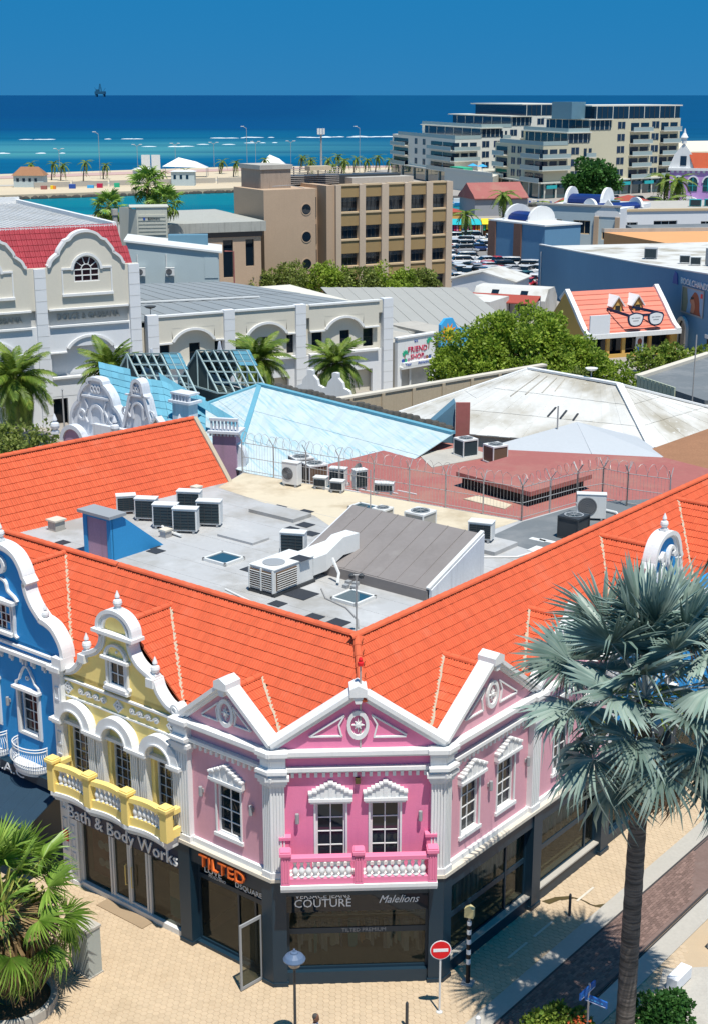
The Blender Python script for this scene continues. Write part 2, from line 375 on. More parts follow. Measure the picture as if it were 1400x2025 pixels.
# causeway beyond the lagoon
cw = [(-420, 270), (-103.7, 424), (-36.7, 457), (-7, 472), (5, 555), (55, 608), (-48, 596), (-131, 538), (-500, 300)]
o = struct(MB().slab(cw, -4, -0.25).build('causeway', M['sand']))
mb = MB(); random.seed(3)
for i in range(150):                                       # boulders along the inner edge
    t = i / 150; a, b_ = V(-110, 420.5, 0), V(-10, 470, 0); q = a.lerp(b_, t) + V(random.uniform(-.5, .5), random.uniform(-1.2, .3), -1.5)
    r = random.uniform(.5, 1.0); mb.lathe(q, [(r*.6, -.5), (r, 0), (r*.8, .6*r), (r*.3, .9*r)], 6)
tag(mb.build('revetment', M['rock_dark']), 'dark boulders along the inner edge of the causeway', 'rocks')["kind"] = "stuff"
q = MB().slab([(-420, 300), (-131, 520), (-48, 578), (20, 600), (20, 592), (-47, 560), (-120, 508), (-420, 290)], -0.24, -0.05).build('causeway_promenade', M['plaza_pink']); struct(q)
q = MB().slab([(-300, 350), (-115, 470), (-40, 505), (4, 520), (4, 514), (-40, 497), (-115, 462), (-300, 344)], -0.24, -0.1).build('causeway_road', M['kerb']); struct(q)
# breakers on the reef
random.seed(11)
fo = MB()
for (x, y, l, w) in [(-90, 1035, 60, 9), (-55, 1045, 75, 12), (-20, 1058, 60, 14), (15, 1066, 60, 9), (55, 1075, 30, 6), (80, 1078, 24, 6), (-150, 1010, 40, 8), (-110, 862, 22, 7), (-86, 900, 20, 7), (-60, 930, 22, 6), (-175, 760, 60, 9), (-40, 960, 14, 5), (-215, 1000, 24, 5), (120, 1080, 26, 5)]:
    for q in range(max(2, int(l/5))):
        if random.random() < .45: continue
        xc = x - l/2 + l*random.random(); ll = random.uniform(3, 13); yc = y + (xc - x)*.03 + random.gauss(0, w*.35); n = 7; up = []; dn = []
        for i in range(n + 1):
            f = i/n; xx = xc - ll/2 + ll*f; e = math.sin(math.pi*f)**.7*w*random.uniform(.06, .34)
            up.append((xx, yc + e, -1.45 + .3*math.sin(math.pi*f))); dn.append((xx, yc - e, -1.5))
        fo.poly(up + dn[::-1])
fo = fo.build('breaking_waves', M['foam'], fix=False); tag(fo, 'white lines of surf breaking on the reef', 'surf'); fo["kind"] = "stuff"

# ---- the corner square and the tram street
def hexmesh(r=0.125, h=0.012):
    mb = MB(); t = [(r*.955*math.cos(R(60*k)), r*.955*math.sin(R(60*k))) for k in range(6)]; u = [(r*math.cos(R(60*k)), r*math.sin(R(60*k))) for k in range(6)]
    return [V(x, y, h) for x, y in t] + [V(x, y, 0) for x, y in u], [(0,1,2,3,4,5)] + [(6+k, 6+(k+1) % 6, (k+1) % 6, k) for k in range(6)]
pave = struct(MB().poly([(-40, 20, .004), (24, 20, .004), (60, 90, .004), (-60, 90, .004)]).build('plaza_pavement', M['pave_joint'], fix=False))
def floc(f, P): d = Vector(P) - f.o; return d.dot(f.ex), d.dot(f.ey)
hv, hf = hexmesh(); spots = []
dx, dy = 0.125*1.5 + .005, 0.125*math.sqrt(3) + .006
for i in range(-84, 132):
    for j in range(-6, 92):
        P = V(i*dx - 3.0, 35.6 + j*dy + (dy/2 if i % 2 else 0), .005)
        if abs(P.x) > 4 + (P.y - 20)*.33: continue
        a, ya = floc(FL, P); b_, yb = floc(FRT, P); c_, yc = floc(FF, P)
        if ya < -.1 and yb < -.1 and yc < -.1: continue
        if 1.85 < yb < 5.2 or (yb > 5.2 and P.y < 41.5 and yb > 6.2): continue
        if P.y > 58: continue
        spots.append(P)
spots.sort(key=lambda P: P.y + abs(P.x)*.2)
hm = bpy.data.meshes.new('paver'); hm.from_pydata([tuple(q) for q in hv], [], hf); hm.materials.append(M['paver'])
vis = [P for P in spots if P.y > 36.4 and abs(P.x) < P.y*.235][:300]; vs_ = set(id(P) for P in vis)
for P in vis: link_copy(hm, 'paver', pave, Matrix.Translation(P + V(0, 0, random.uniform(-.002, .002))))
mb = MB()
for P in spots:
    if id(P) in vs_: continue
    j = V(0, 0, random.uniform(-.002, .002)); mb.add([q + P + j for q in hv], hf)
mb.build('paver_field', M['paver'], pave, kind='stuff', fix=False)
# tram street strips, laid along the right street front
def strip(name, y0, y1, z0, z1, m, x0=-12, x1=60):
    return struct(MB().box(FRT, x0, x1, y0, y1, z0, z1).build(name, m))
strip('gutter_strip', 1.86, 2.55, 0, .028, M['kerb']); strip('brick_road', 2.62, 4.28, 0, .026, M['brick_road'])
for y in (2.55, 4.28):
    st = root('tram_rail', 'dark steel tram rail along the %s edge of the brick strip' % ('shop side' if y < 3 else 'far'), 'rail', FRT.p(0, y, 0))
    MB().box(FRT, -12, 60, y, y + .07, 0, .034).build('rail_head', M['rail_steel'], st)
    MB().box(FRT, -12, 60, y + .10, y + .15, 0, .032).build('guard_rail', M['rail_steel'], st)
strip('concrete_strip', 4.44, 5.16, 0, .028, M['kerb'])
random.seed(5)
br = bpy.data.objects.get('brick_road'); br["_b"] = [0, 0, 0]
bm_ = MB().box(W, 0, .205, 0, .098, 0, .012).mesh('brick'); bm_.materials.append(mat('brick_sett', (0.23, 0.15, 0.125), 0.9, 0.2, 1, 0.2, island=0.3))
cand = []
for i in range(0, 110):
    for j in range(14):
        P = FRT.p(-1.5 + i*.215 + (.107 if j % 2 else 0), 2.74 + j*.107, .027)
        cand.append(P)
cand.sort(key=lambda P: P.y)
cand = [P for P in cand if P.x < P.y*.27 and P.y > 36]
for P in cand[:300]: link_copy(bm_, 'brick', br, basis(FRT.ex, -FRT.ey, Z, P))
mb = MB(); bv = [v.co.copy() for v in bm_.vertices]; bf = [tuple(p.vertices) for p in bm_.polygons]
for P in cand[300:]: mb.add([basis(FRT.ex, -FRT.ey, Z, P + V(0, 0, random.uniform(-.003, .003))) @ q for q in bv], bf)
mb.build('brick_field', bm_.materials[0], br, kind='stuff', fix=False)
struct(MB().slab([(10.3, 41.0), (9.0, 37.4), (9.0, 30), (24, 30), (24, 42)], 0, .03).build('concrete_apron', M['concrete']))
for i, x in enumerate((2.46, 4.1, 7.0)):
    tag(MB().box(FRT, x, x + 1.2, .93, 1.02, .018, .026).build('painted_dash', M['ledge_concrete']), 'pale dash inlaid in the paving, %s from the corner' % ('first', 'second', 'third')[i], 'floor mark', 'dashes along the shop front')
# worn crack in the paving
cr = MB(); random.seed(8); pts = [(6.2, .15), (6.7, .35), (7.1, .7), (7.2, 1.1), (7.1, 1.5), (7.2, 1.8), (7.6, 2.05), (8.1, 2.2)]
for (a, b_), (c_, d) in zip(pts, pts[1:]):
    w0 = .16; cr.poly([FRT.p(a, b_ - w0, .0245), FRT.p(c_, d - w0*.8, .0245), FRT.p(c_, d + w0*.7, .0245), FRT.p(a, b_ + w0, .0245)])
mat('damp', (0.10, 0.075, 0.03), 0.6, 0.3, 3, 0.3)
tag(cr.build('damp_crack', M['damp'], fix=False), 'dark damp crack winding across the paving beside a bollard', 'stain')

# ================================================================== TILE ROOF TOOLS
TP = [(0, 0), (.03, .046), (.072, .046), (.102, .0), (.124, .0), (.154, .042), (.19, .042), (.2185, 0)]
def tile_geo(w=1.0, l=.40, lip=.032):
    vs = []; n = len(TP)
    for x, z in TP: vs += [V(x*w, 0, z + lip), V(x*w, l, z), V(x*w, 0, z - .004)]
    fs = []
    for i in range(n-1):
        a, b_ = 3*i, 3*i + 3
        fs += [(a, b_, b_+1, a+1), (a+2, b_+2, b_, a)]
    return vs, fs
TV, TF = tile_geo()
def tile_mesh(m):
    me = bpy.data.meshes.new('roof_tile'); me.from_pydata([tuple(v) for v in TV], [], TF); me.materials.append(m); return me
def ridge_mesh(m, r=.125, l=.44):
    mb = MB(); n = 6; vs = []
    for y, k in ((0, 1.08), (l, .95)):
        for i in range(n+1):
            a = math.pi*i/n; vs.append(V(r*k*math.cos(a), y, r*k*math.sin(a)))
    vs += [V(0, 0, -.02)]
    fs = [(i, i+1, n+2+i, n+1+i) for i in range(n)] + [tuple(range(n, -1, -1))]
    me = bpy.data.meshes.new('ridge_tile'); me.from_pydata([tuple(v) for v in vs], [], fs); me.materials.append(m); return me
TILE_ME = tile_mesh(M['tile']); RIDGE_ME = ridge_mesh(M['tile'])
CAMP = V(0, 0, 28)
class TileRoof:
    def __init__(s, rt, mt='tile', tw=.2185, tl=.34, tile_me=None):
        s.rt = rt; s.T = []; s.ridges = []; s.under = MB(); s.m = mt; s.tw = tw; s.tl = tl; s.me = tile_me or TILE_ME; s.flash = MB()
    def field(s, O, ex, eu, x0, x1, u0, u1, pred, under=None):
        ex = Vector(ex).normalized(); eu = Vector(eu).normalized(); en = ex.cross(eu)
        if en.z < 0:            # keep the face upwards
            O = Vector(O) + ex*0; ex2 = -ex; en = ex2.cross(eu); fl = True
        else: ex2 = ex; fl = False
        nr = max(1, int(round((u1-u0)/s.tl))); tl = (u1-u0)/nr; nx = int(math.ceil((x1-x0)/s.tw))
        for j in range(nr):
            for i in range(nx):
                x = x0 + i*s.tw; u = u0 + j*tl; cx, cu = x + s.tw/2, u + tl/2
                if (under or pred)(cx, cu):
                    q = [Vector(O) + ex*(x + a) + eu*(u + b_) - en*.012 for a, b_ in ((-.02, 0), (s.tw + .02, 0), (s.tw + .02, tl), (-.02, tl))]
                    s.under.poly(q)
                if pred(cx, cu):
                    P = Vector(O) + ex*(x + (s.tw if fl else 0)) + eu*u + en*random.uniform(-.004, .004)
                    s.T.append(basis(ex2, eu, en, P))
    def ridge(s, A, B):
        A, B = Vector(A), Vector(B); d = (B - A); l = d.length; d.normalize(); sx = d.cross(Z).normalized(); up = sx.cross(d)
        k = 0.0
        while k < l - .1:
            s.ridges.append(basis(sx, d, up, A + d*k + up*.0)); k += .40
    def valley(s, A, B, n=8, w=.10):
        A, B = Vector(A), Vector(B); d = (B-A).normalized(); sx = d.cross(Z).normalized(); pl = []; pr = []
        for i in range(n+1):
            P = A.lerp(B, i/n) + Z*.10; pl.append(P + sx*w*random.uniform(.5, 1.2)); pr.append(P - sx*w*random.uniform(.5, 1.2))
        for i in range(n): s.flash.poly([pl[i], pl[i+1], pr[i+1], pr[i]], .06)
    def done(s, limit=300, mt=None):
        rt = s.rt; b_ = Vector(rt["_b"]); roof = s.under.build('roof', M['tile_under'] if s.m == 'tile' else M[s.m], rt, fix=False)
        if s.flash.v: s.flash.build('valley_flashing', M['mortar'], rt)
        def key(m):
            p = m.translation; d = (p - CAMP); return d.length + (1000 if abs(p.x) > p.y*.26 else 0)
        s.T.sort(key=key)
        for m in s.T[:limit]: link_copy(s.me, 'tile', roof, Matrix.Translation(-b_) @ m)
        rest = s.T[limit:]
        if rest:
            mb = MB(); tv = [v.co.copy() for v in s.me.vertices]; tf = [tuple(p.vertices) for p in s.me.polygons]
            for m in rest: mb.add([m @ v for v in tv], tf)
            mb.build('tile_field', s.me.materials[0], roof, kind='stuff', fix=False)
        for m in s.ridges[:150]: link_copy(RIDGE_ME if s.m == 'tile' else s.rme, 'ridge_tile', roof, Matrix.Translation(-b_) @ m)
        return roof
# main street-side slopes: height over distance t behind the wall line
RS = 1.1
def zt(t): return 10.15 + RS*(t - 2.1)
def tz(z): return 2.1 + (z - 10.15)/RS
TR = 3.3; CT = 1/math.hypot(1, RS); ST = RS*CT
def street_roof(tr, fr, s0, s1, gables, pred2=None, t0=.30):
    eu = -fr.ey*CT + Z*ST
    def zg(s):
        h = -9
        for sc, zr, ze, hw in gables:
            if abs(s - sc) < hw: h = max(h, zr - (zr-ze)*abs(s-sc)/hw)
        return h
    def reg(x, u):
        t = t0 + u*CT; return t < TR and (pred2 is None or pred2(x + s0, t))
    def keep(x, u):
        t = t0 + u*CT; return reg(x, u) and zt(t) > zg(x + s0) - .03
    tr.field(fr.p(s0, -t0, zt(t0)), fr.ex, eu, 0, s1 - s0, 0, (TR-t0)/CT, keep, reg)
    for sc, zr, ze, hw in gables:
        tm = min(tz(zr), TR + .02)
        for sg in (-1, 1):
            d = V(0, 0, 0) - fr.ex*sg*hw + Z*(zr-ze); L_ = d.length
            def keep2(x, u):
                z = ze + (zr-ze)*u/L_; return x + .62 < tz(z) + .06
            tr.field(fr.p(sc + sg*hw, -.62, ze), -fr.ey, d, 0, tm - .6, 0, L_ - .02, keep2)
            d0 = min(hw, (zr - zt(.6))*hw/(zr-ze)) if ze < zt(.6) else hw
            zb = zr - (zr-ze)*d0/hw
            tr.valley(fr.p(sc, -tm, zr), fr.p(sc + sg*d0, -tz(zb), zb), 10, .065)
        tr.ridge(fr.p(sc, -.64, zr + .0), fr.p(sc, -tm - .05, zr + .0))

# ================================================================== FACADE PARTS
def window(rt, fr, x0, x1, z0, z1, y, cols, rows, fmat='white', gmat='glass_dark', fw=.07, mw=.032, sill=True, panes=True, name='window'):
    mb = MB()
    mb.box(fr, x0, x0 + fw, y, y + .09, z0, z1); mb.box(fr, x1 - fw, x1, y, y + .09, z0, z1)
    mb.box(fr, x0 + fw, x1 - fw, y, y + .088, z0, z0 + fw); mb.box(fr, x0 + fw, x1 - fw, y, y + .088, z1 - fw, z1)
    gx0, gx1, gz0, gz1 = x0 + fw, x1 - fw, z0 + fw, z1 - fw
    for i in range(1, cols): c = gx0 + (gx1-gx0)*i/cols; mb.box(fr, c - mw/2, c + mw/2, y + .02, y + .062, gz0, gz1)
    for j in range(1, rows): c = gz0 + (gz1-gz0)*j/rows; mb.box(fr, gx0, gx1, y + .022, y + .06, c - mw/2, c + mw/2)
    w = mb.build(name, M[fmat], rt)
    if panes:
        for i in range(cols):
            for j in range(rows):
                a, b_ = gx0 + (gx1-gx0)*i/cols, gx0 + (gx1-gx0)*(i+1)/cols; c, d = gz0 + (gz1-gz0)*j/rows, gz0 + (gz1-gz0)*(j+1)/rows
                t = random.uniform(-.004, .004)
                MB().box(fr, a, b_, y + .008 + t, y + .03 + t, c, d).build('pane', M[gmat], w, fix=False)
    else: MB().box(fr, gx0, gx1, y + .008, y + .03, gz0, gz1).build('pane', M[gmat], w)
    if sill: MB().box(fr, x0 - .12, x1 + .12, y, y + .24, z0 - .11, z0 + .012).build('sill', M[fmat], w)
    return w
def pilaster(rt, fr, x0, x1, z0, z1, y0, y1, n=4, m='white', cap=True, name='pilaster'):
    mb = MB(); mb.box(fr, x0, x1, y0, y1 - .035, z0, z1); w = (x1-x0)/(2*n+1)
    for i in range(n+1): mb.box(fr, x0 + 2*i*w, x0 + (2*i+1)*w, y1 - .035, y1, z0 + .25, z1 - .02)
    mb.box(fr, x0 - .04, x1 + .04, y0, y1 + .04, z0, z0 + .22)
    if cap:
        mb.box(fr, x0 - .05, x1 + .05, y0, y1 + .05, z1 - .10, z1); mb.box(fr, x0 - .10, x1 + .10, y0, y1 + .10, z1, z1 + .13); mb.box(fr, x0 - .16, x1 + .16, y0, y1 + .16, z1 + .13, z1 + .26)
    return mb.build(name, M[m], rt)
def baluster_mesh(h, r, m):
    mb = MB().lathe((0, 0, 0), [(r*.95, 0), (r*.95, h*.07), (r*.55, h*.12), (r*.75, h*.2), (r, h*.36), (r*.9, h*.48), (r*.5, h*.66), (r*.42, h*.8), (r*.7, h*.88), (r*.9, h*.93), (r*.9, h)], 10)
    me = mb.mesh('baluster', smooth=True); me.materials.append(M[m]); return me
def finial(rt, fr, x, y, z, s=1.0, m='white', disc=True):
    mb = MB(); c = fr.p(x, y, 0)
    mb.box(fr, x - .17*s, x + .17*s, y - .17*s, y + .17*s, z, z + .12*s)
    mb.box(fr, x - .12*s, x + .12*s, y - .12*s, y + .12*s, z + .12*s, z + .2*s)
    mb.lathe(V(c.x, c.y, z), [(.10*s, .2*s), (.2*s, .28*s), (.23*s, .40*s), (.2*s, .52*s), (.09*s, .60*s), (.08*s, .64*s), (.13*s, .68*s), (.11*s, .76*s), (.02*s, 1.0*s)], 12)
    return mb.build('finial', M[m], rt)
def hood(rt, fr, x0, x1, z, y, m='white'):
    mb = MB(); mb.box(fr, x0 + .05, x1 - .05, y, y + .12, z - .10, z); mb.box(fr, x0, x1, y, y + .2, z, z + .10)
    n = 11; w = (x1-x0)/n
    for i in range(n):
        h = .12 + .40*(1 - abs(i-5)/5.5); p = .17 if i % 2 else .145
        mb.box(fr, x0 + i*w, x0 + (i+1)*w, y, y + p, z + .10, z + .10 + h); mb.box(fr, x0 + i*w - .015, x0 + (i+1)*w + .015, y, y + p + .05, z + .10 + h, z + .16 + h)
    return mb.build('window_hood', M[m], rt)
def sconce(rt, fr, x, z, y):
    mb = MB(); mb.box(fr, x - .05, x + .05, y, y + .05, z - .06, z + .06); c = fr.p(x, y + .12, 0)
    mb.lathe(V(c.x, c.y, z), [(.06, -.17), (.065, -.15), (.065, .15), (.06, .17)], 8); return mb.build('wall_lamp', M['metal_grey'], rt)
def entablature(rt, fr, x0, x1, yw, wallm, dent=True):
    """two white cornices with a painted band and dentils under the lower one"""
    mb = MB()
    for z0, z1, p in ((7.62, 7.70, .10), (7.70, 7.82, .20), (8.14, 8.20, .12), (8.20, 8.28, .22), (8.28, 8.42, .30)): mb.box(fr, x0, x1, yw - .2, yw + p, z0, z1)
    mb.build('cornice', M['white'], rt)
    MB().box(fr, x0, x1, yw - .25, yw + .03, 7.80, 8.16).build('frieze', M[wallm], rt)
    if dent:
        k = x0 + .1
        while k < x1 - .12:
            MB().box(fr, k, k + .10, yw, yw + .12, 7.47, 7.62).build('dentil', M['white'], rt, fix=False); k += .245
def pediment(rt, fr, x0, x1, za, yw, wallm, zl=8.62):
    xm = (x0 + x1)/2; mb = MB(); mb.prism(fr, [(x0, 8.40), (x1, 8.40), (x1, zl), (xm, za - .1), (x0, zl)], yw - .3, yw); mb.build('pediment', M[wallm], rt)
    rk = MB()
    for sg in (-1, 1):
        e = x0 if sg < 0 else x1
        A, B = (e - .0*sg, zl - .06), (xm, za - .06)
        path = [A, B] if sg < 0 else [B, A]
        rk.ribbon(fr, path, .13, yw - .34, yw + .24); rk.ribbon(fr, [(p[0], p[1] - .11) for p in path], .10, yw - .1, yw + .16); rk.ribbon(fr, [(p[0], p[1] - .21) for p in path], .10, yw - .1, yw + .07)
    rk.prism(fr, [(xm - .27, za - .16), (xm + .27, za - .16), (xm + .27, za + .08), (xm, za + .22), (xm - .27, za + .08)], yw - .38, yw + .30)
    rk.prism(fr, [(xm - .09, za - .40), (xm + .09, za - .40), (xm + .16, za - .16), (xm - .16, za - .16)], yw - .1, yw + .25)
    rk.build('raking_cornice', M['white'], rt)
    # oval medallion with a star, and two triangular mouldings
    h = za - 8.42; zc = 8.42 + h*.40; em = MB()
    em.ring(fr, xm, zc, .24, .345, yw, yw + .09, e=1.42, n=24); em.ring(fr, xm, zc, .235, .26, yw, yw + .05, e=1.42, n=24)
    st = []
    for k in range(16):
        a = R(90 + 22.5*k); r = (.20 if k % 4 == 0 else .145) if k % 2 == 0 else .075; st.append((xm + r*math.cos(a), zc + r*math.sin(a)*1.25))
    em.prism(fr, st, yw, yw + .07); em.disc(fr, xm, zc, .06, yw + .07, yw + .11, 10)
    em.build('medallion', M['white'], rt)
    sp = (x1-x0)/5.3
    for sg in (-1, 1):
        tm = MB()
        a = (xm + sg*1.48*sp, zc - h*.20); b_ = (xm + sg*.47*sp, zc - h*.20); c = (xm + sg*.40*sp, zc + h*.155); d = (xm + sg*.56*sp, zc - .0)
        loop = [a, b_, d, c, a] if True else []
        tm.ribbon(fr, [a, b_], .05, yw, yw + .06, side=1); tm.ribbon(fr, [b_, d, c], .05, yw, yw + .06, side=-sg); tm.ribbon(fr, [c, a], .05, yw, yw + .06, side=sg)
        tm.build('tympanum_moulding', M['white'], rt)

# ================================================================== PINK CORNER BUILDING
pink = root('pink_corner_building', 'pink two-storey corner building with three white pediments over a black shop front', 'building', (0.2, 43.0, 0))
YW = -.22
# ground floor: dark pillars, fascia, recessed windows
for fr, a, b_ in ((FF, 0, .46), (FF, 5.03, 5.49), (FL, -.02, .44), (FL, 3.72, 4.26), (FRT, -.02, .42), (FRT, 5.42, 5.98), (FRT, 10.35, 10.95)):
    mb = MB().box(fr, a, b_, -.5, .02, 0, 3.88); mb.box(fr, a - .03, b_ + .03, -.5, .05, 0, .16); mb.build('pillar', M['navy_front'], pink)
MB().box(FF, .40, 5.1, -.45, -.05, 3.30, 3.87).build('fascia', M['navy_front'], pink)
MB().box(FL, .40, 3.8, -.45, -.03, 3.28, 3.87).build('fascia', M['navy_front'], pink)
MB().box(FRT, .38, 10.6, -.45, -.03, 3.32, 3.87).build('fascia', M['navy_front'], pink)
led = MB()
for fr, a, b_ in ((FF, -.02, 5.51), (FL, -.03, 4.3), (FRT, -.03, 11.0)): led.box(fr, a, b_, -.5, .08 if fr is not FF else .075, 3.87 if fr is not FF else 3.873, 3.99 if fr is not FF else 3.985)
led.build('ledge', M['ledge_concrete'], pink)
# interiors
it = MB(); ic = FF.p(2.75, 0, 0)
it.box(FF, .2, 5.3, -4.2, -.6, .02, .10); it.box(FF, .1, 5.4, -4.4, -4.2, 0, 3.6); it.box(FF, .1, 5.4, -4.2, -.5, 3.4, 3.6)
it.build('shop_interior', M['beige_interior'], pink)
it = MB(); it.box(FRT, .4, 10.6, -2.2, -2.1, 0, 3.6); it.box(FRT, .4, 10.6, -2.1, -.5, .02, .45); it.box(FRT, .4, 10.6, -2.1, -.5, 3.35, 3.5)
it.box(FL, .4, 3.8, -2.3, -2.2, 0, 3.6); it.box(FL, .4, 3.8, -2.2, -.5, .01, .06); it.box(FL, .4, 3.8, -2.2, -.5, 3.3, 3.5)
it.build('shop_interior', M['beige_interior'], pink)
def shopglass(rt, fr, x0, x1, z0, z1, y, bars=(), base=.42, fm='navy_front', bandz=None):
    mb = MB(); mb.box(fr, x0, x1, y - .12, y + .22, 0, base); mb.box(fr, x0, x1, y - .05, y + .05, base, base + .10); mb.box(fr, x0, x1, y - .05, y + .05, z1 - .06, z1)
    for b_ in (x0, *bars, x1 - .08): mb.box(fr, b_, b_ + .08, y - .052, y + .052, base, z1)
    if bandz: mb.box(fr, x0, x1, y - .012, y + .034, bandz, bandz + .2)
    w = mb.build('shop_window', M[fm], rt)
    ed = [x0 + .04, *[q + .04 for q in bars], x1 - .04]
    for a, b_ in zip(ed, ed[1:]): MB().box(fr, a, b_, y - .01, y + .01, base, z1).build('pane', M['glass_shop'], w)
    return w
sw = shopglass(pink, FF, .46, 5.03, .42, 3.32, -.30, (), .46, bandz=1.78)
MB().box(FF, .46, 5.03, -.29, -.20, 2.62, 3.32).build('fascia_glass', M['glass_dark'], pink)
text('lettering', 'COUTURE', FF, 1.62, 2.93, .42, -.19, M['letter_white'], pink, depth=.008, font_scale=.95)
text('lettering', 'VERSACE JEANS', FF, 1.62, 3.20, .26, -.19, M['letter_white'], pink, depth=.008, font_scale=.98)
text('lettering', 'Malelions', FF, 4.05, 3.02, .40, -.19, M['letter_white'], pink, depth=.008, slant=.45, font_scale=.85)
text('lettering', 'TILTED PREMIUM', FF, 2.95, 1.875, .19, -.262, M['metal_grey'], pink, depth=.003)
# clothes, shelves and shoes behind the front window
random.seed(21); cols = [(.75, .76, .72), (.16, .52, .50), (.62, .60, .50), (.45, .46, .48), (.70, .68, .62), (.62, .34, .16), (.3, .3, .34)]
CM = [mat('cloth_%d' % i, c, 0.9, 0.15, 3, 0.15) for i, c in enumerate(cols)]
sh = root('shop_shelf', 'long shelf of shoes and bags high up behind the COUTURE shop window', 'shelf', FF.p(2.7, -1.1, 0))
MB().box(FF, .7, 4.95, -.85, -.5, 2.28, 2.33).build('board', M['ledge_concrete'], sh)
for k in range(26):
    x = .85 + k*.158 + random.uniform(-.03, .03)
    if 1.95 < x < 2.15 or random.random() < .15: continue
    h = random.uniform(.12, .26); mb = MB(); mb.prism(FF, [(x, 2.33), (x + .13, 2.33), (x + .12, 2.33 + h*.4), (x + .07, 2.33 + h), (x + .01, 2.33 + h*.9)], -.80, -.58); mb.build('shoe', random.choice(CM), sh)
rk = root('clothes_rail', 'rail of hanging clothes behind the front shop window', 'clothes rail', FF.p(2.7, -.9, 0))
MB().tube([FF.p(.7, -.62, 2.05), FF.p(4.95, -.62, 2.05)], .015).build('bar', M['galv'], rk)
for k in range(46):
    x = .85 + k*.088 + random.uniform(-.02, .02)
    if 2.3 < x < 2.45 or 3.4 < x < 3.6: continue
    l = random.uniform(.5, 1.15); w = random.uniform(.035, .075); mb = MB()
    mb.prism(FF, [(x - w*.6, 2.02), (x + w*.6, 2.02), (x + w, 1.85), (x + w*random.uniform(.6, 1.3), 2.0 - l), (x - w*random.uniform(.5, 1.2), 2.02 - l*random.uniform(.9, 1.05)), (x - w, 1.85)], -.76, -.5 + random.uniform(-.05, .05))
    mb.build('garment', random.choice(CM), rk)
# left door front
sw = shopglass(pink, FL, .45, 3.72, .2, 3.3, -.42, (1.82, 1.05), .12)
MB().box(FL, .45, 3.72, -.44, -.36, 2.55, 2.72).build('transom', M['navy_front'], pink)
dr = MB(); h0 = FL.p(.55, -.05, 0); dd = (FL.ey*1.0 + FL.ex*.10).normalized(); fd = Fr(h0, dd, Vector((dd.y, -dd.x, 0)))
for a, b_, c, d in ((0, .07, .05, 2.45), (.86, .93, .05, 2.45), (.07, .86, .05, .16), (.07, .86, 2.34, 2.45)): dr.box(fd, a, b_, -.025, .025, c, d)
dr = dr.build('open_door', M['metal_grey'], pink); MB().box(fd, .07, .86, -.006, .006, .16, 2.34).build('pane', M['glass_shop'], dr)
MB().tube([fd.p(.80, .03, .95), fd.p(.80, .10, .98), fd.p(.80, .10, 1.35), fd.p(.80, .03, 1.38)], .02).build('handle', M['metal_white'], dr)
text('lettering', 'TILTED', FL, 2.18, 3.52, .62, .03, M['letter_orange'], pink, flip=-1, depth=.05, font_scale=1.06)
text('lettering', 'LOVE', FL, 2.95, 2.98, .34, -.30, M['letter_white'], pink, flip=-1, depth=.006)
text('lettering', 'MOSCHINO', FL, 2.75, 2.80, .15, -.30, M['metal_white'], pink, flip=-1, depth=.006)
text('lettering', 'DSQUARED2', FL, 1.15, 2.92, .27, -.30, M['letter_white'], pink, flip=-1, depth=.006)
# right windows
shopglass(pink, FRT, .42, 5.42, .5, 3.34, -.34, (4.1,), .50, bandz=1.85); shopglass(pink, FRT, 5.98, 10.35, .5, 3.34, -.34, (9.6,), .50, bandz=1.85)
MB().box(FRT, .42, 5.42, -.36, -.06, .50, .56).build('window_board', M['kerb'], pink); MB().box(FRT, 5.98, 10.35, -.36, -.06, .50, .56).build('window_board', M['kerb'], pink)
rk = root('clothes_rail', 'rail of pale garments behind the right-hand shop windows', 'clothes rail', FRT.p(3, -1.2, 0))
MB().tube([FRT.p(.7, -.75, 2.7), FRT.p(9.5, -.75, 2.7)], .015).build('bar', M['galv'], rk)
for k in range(60):
    x = .8 + k*.14 + random.uniform(-.03, .03)
    if random.random() < .25: continue
    l = random.uniform(.6, 1.2); w = random.uniform(.05, .09)
    MB().prism(FRT, [(x - w*.6, 2.68), (x + w*.6, 2.68), (x + w, 2.5), (x + w, 2.68 - l), (x - w, 2.66 - l), (x - w, 2.5)], -.9, -.6).build('garment', random.choice(CM[:5]), rk)
# upper storey
def pink_floor(fr, x0, x1, wins, wallm, hoods, za, cap_ends=True, peds=None):
    MB().wall(fr, x0, x1, 3.98, 8.42, YW - .3, YW, [(a, b_, c, d) for a, b_, c, d in wins]).build('wall', M[wallm], pink)
    MB().box(fr, x0 + .3, x1 - .3, YW, YW + .12, 3.99, 4.17).build('plinth_moulding', M['white'], pink)
    for a, b_, c, d in wins:
        window(pink, fr, a, b_, c, d, YW - .16, 2, 4, sill=True); hood(pink, fr, a - .22, b_ + .22, d + .12, YW)
        mb = MB(); mb.box(fr, a - .06, a, YW, YW + .04, c, d + .02); mb.box(fr, b_, b_ + .06, YW, YW + .04, c, d + .02); mb.build('window_surround', M['white'], pink)
    entablature(pink, fr, x0, x1, YW, wallm)
    for p0, p1, z in peds or [(x0, x1, za)]: pediment(pink, fr, p0, p1, z, YW + .02, wallm)
pink_floor(FF, 0.06, 5.44, [(1.42, 2.36, 4.42, 6.52), (3.14, 4.08, 4.42, 6.52)], 'pink_hot', None, 10.40)
pink_floor(FL, 0.08, 3.92, [(1.50, 2.56, 4.68, 6.50)], 'pink_soft', None, 10.16)
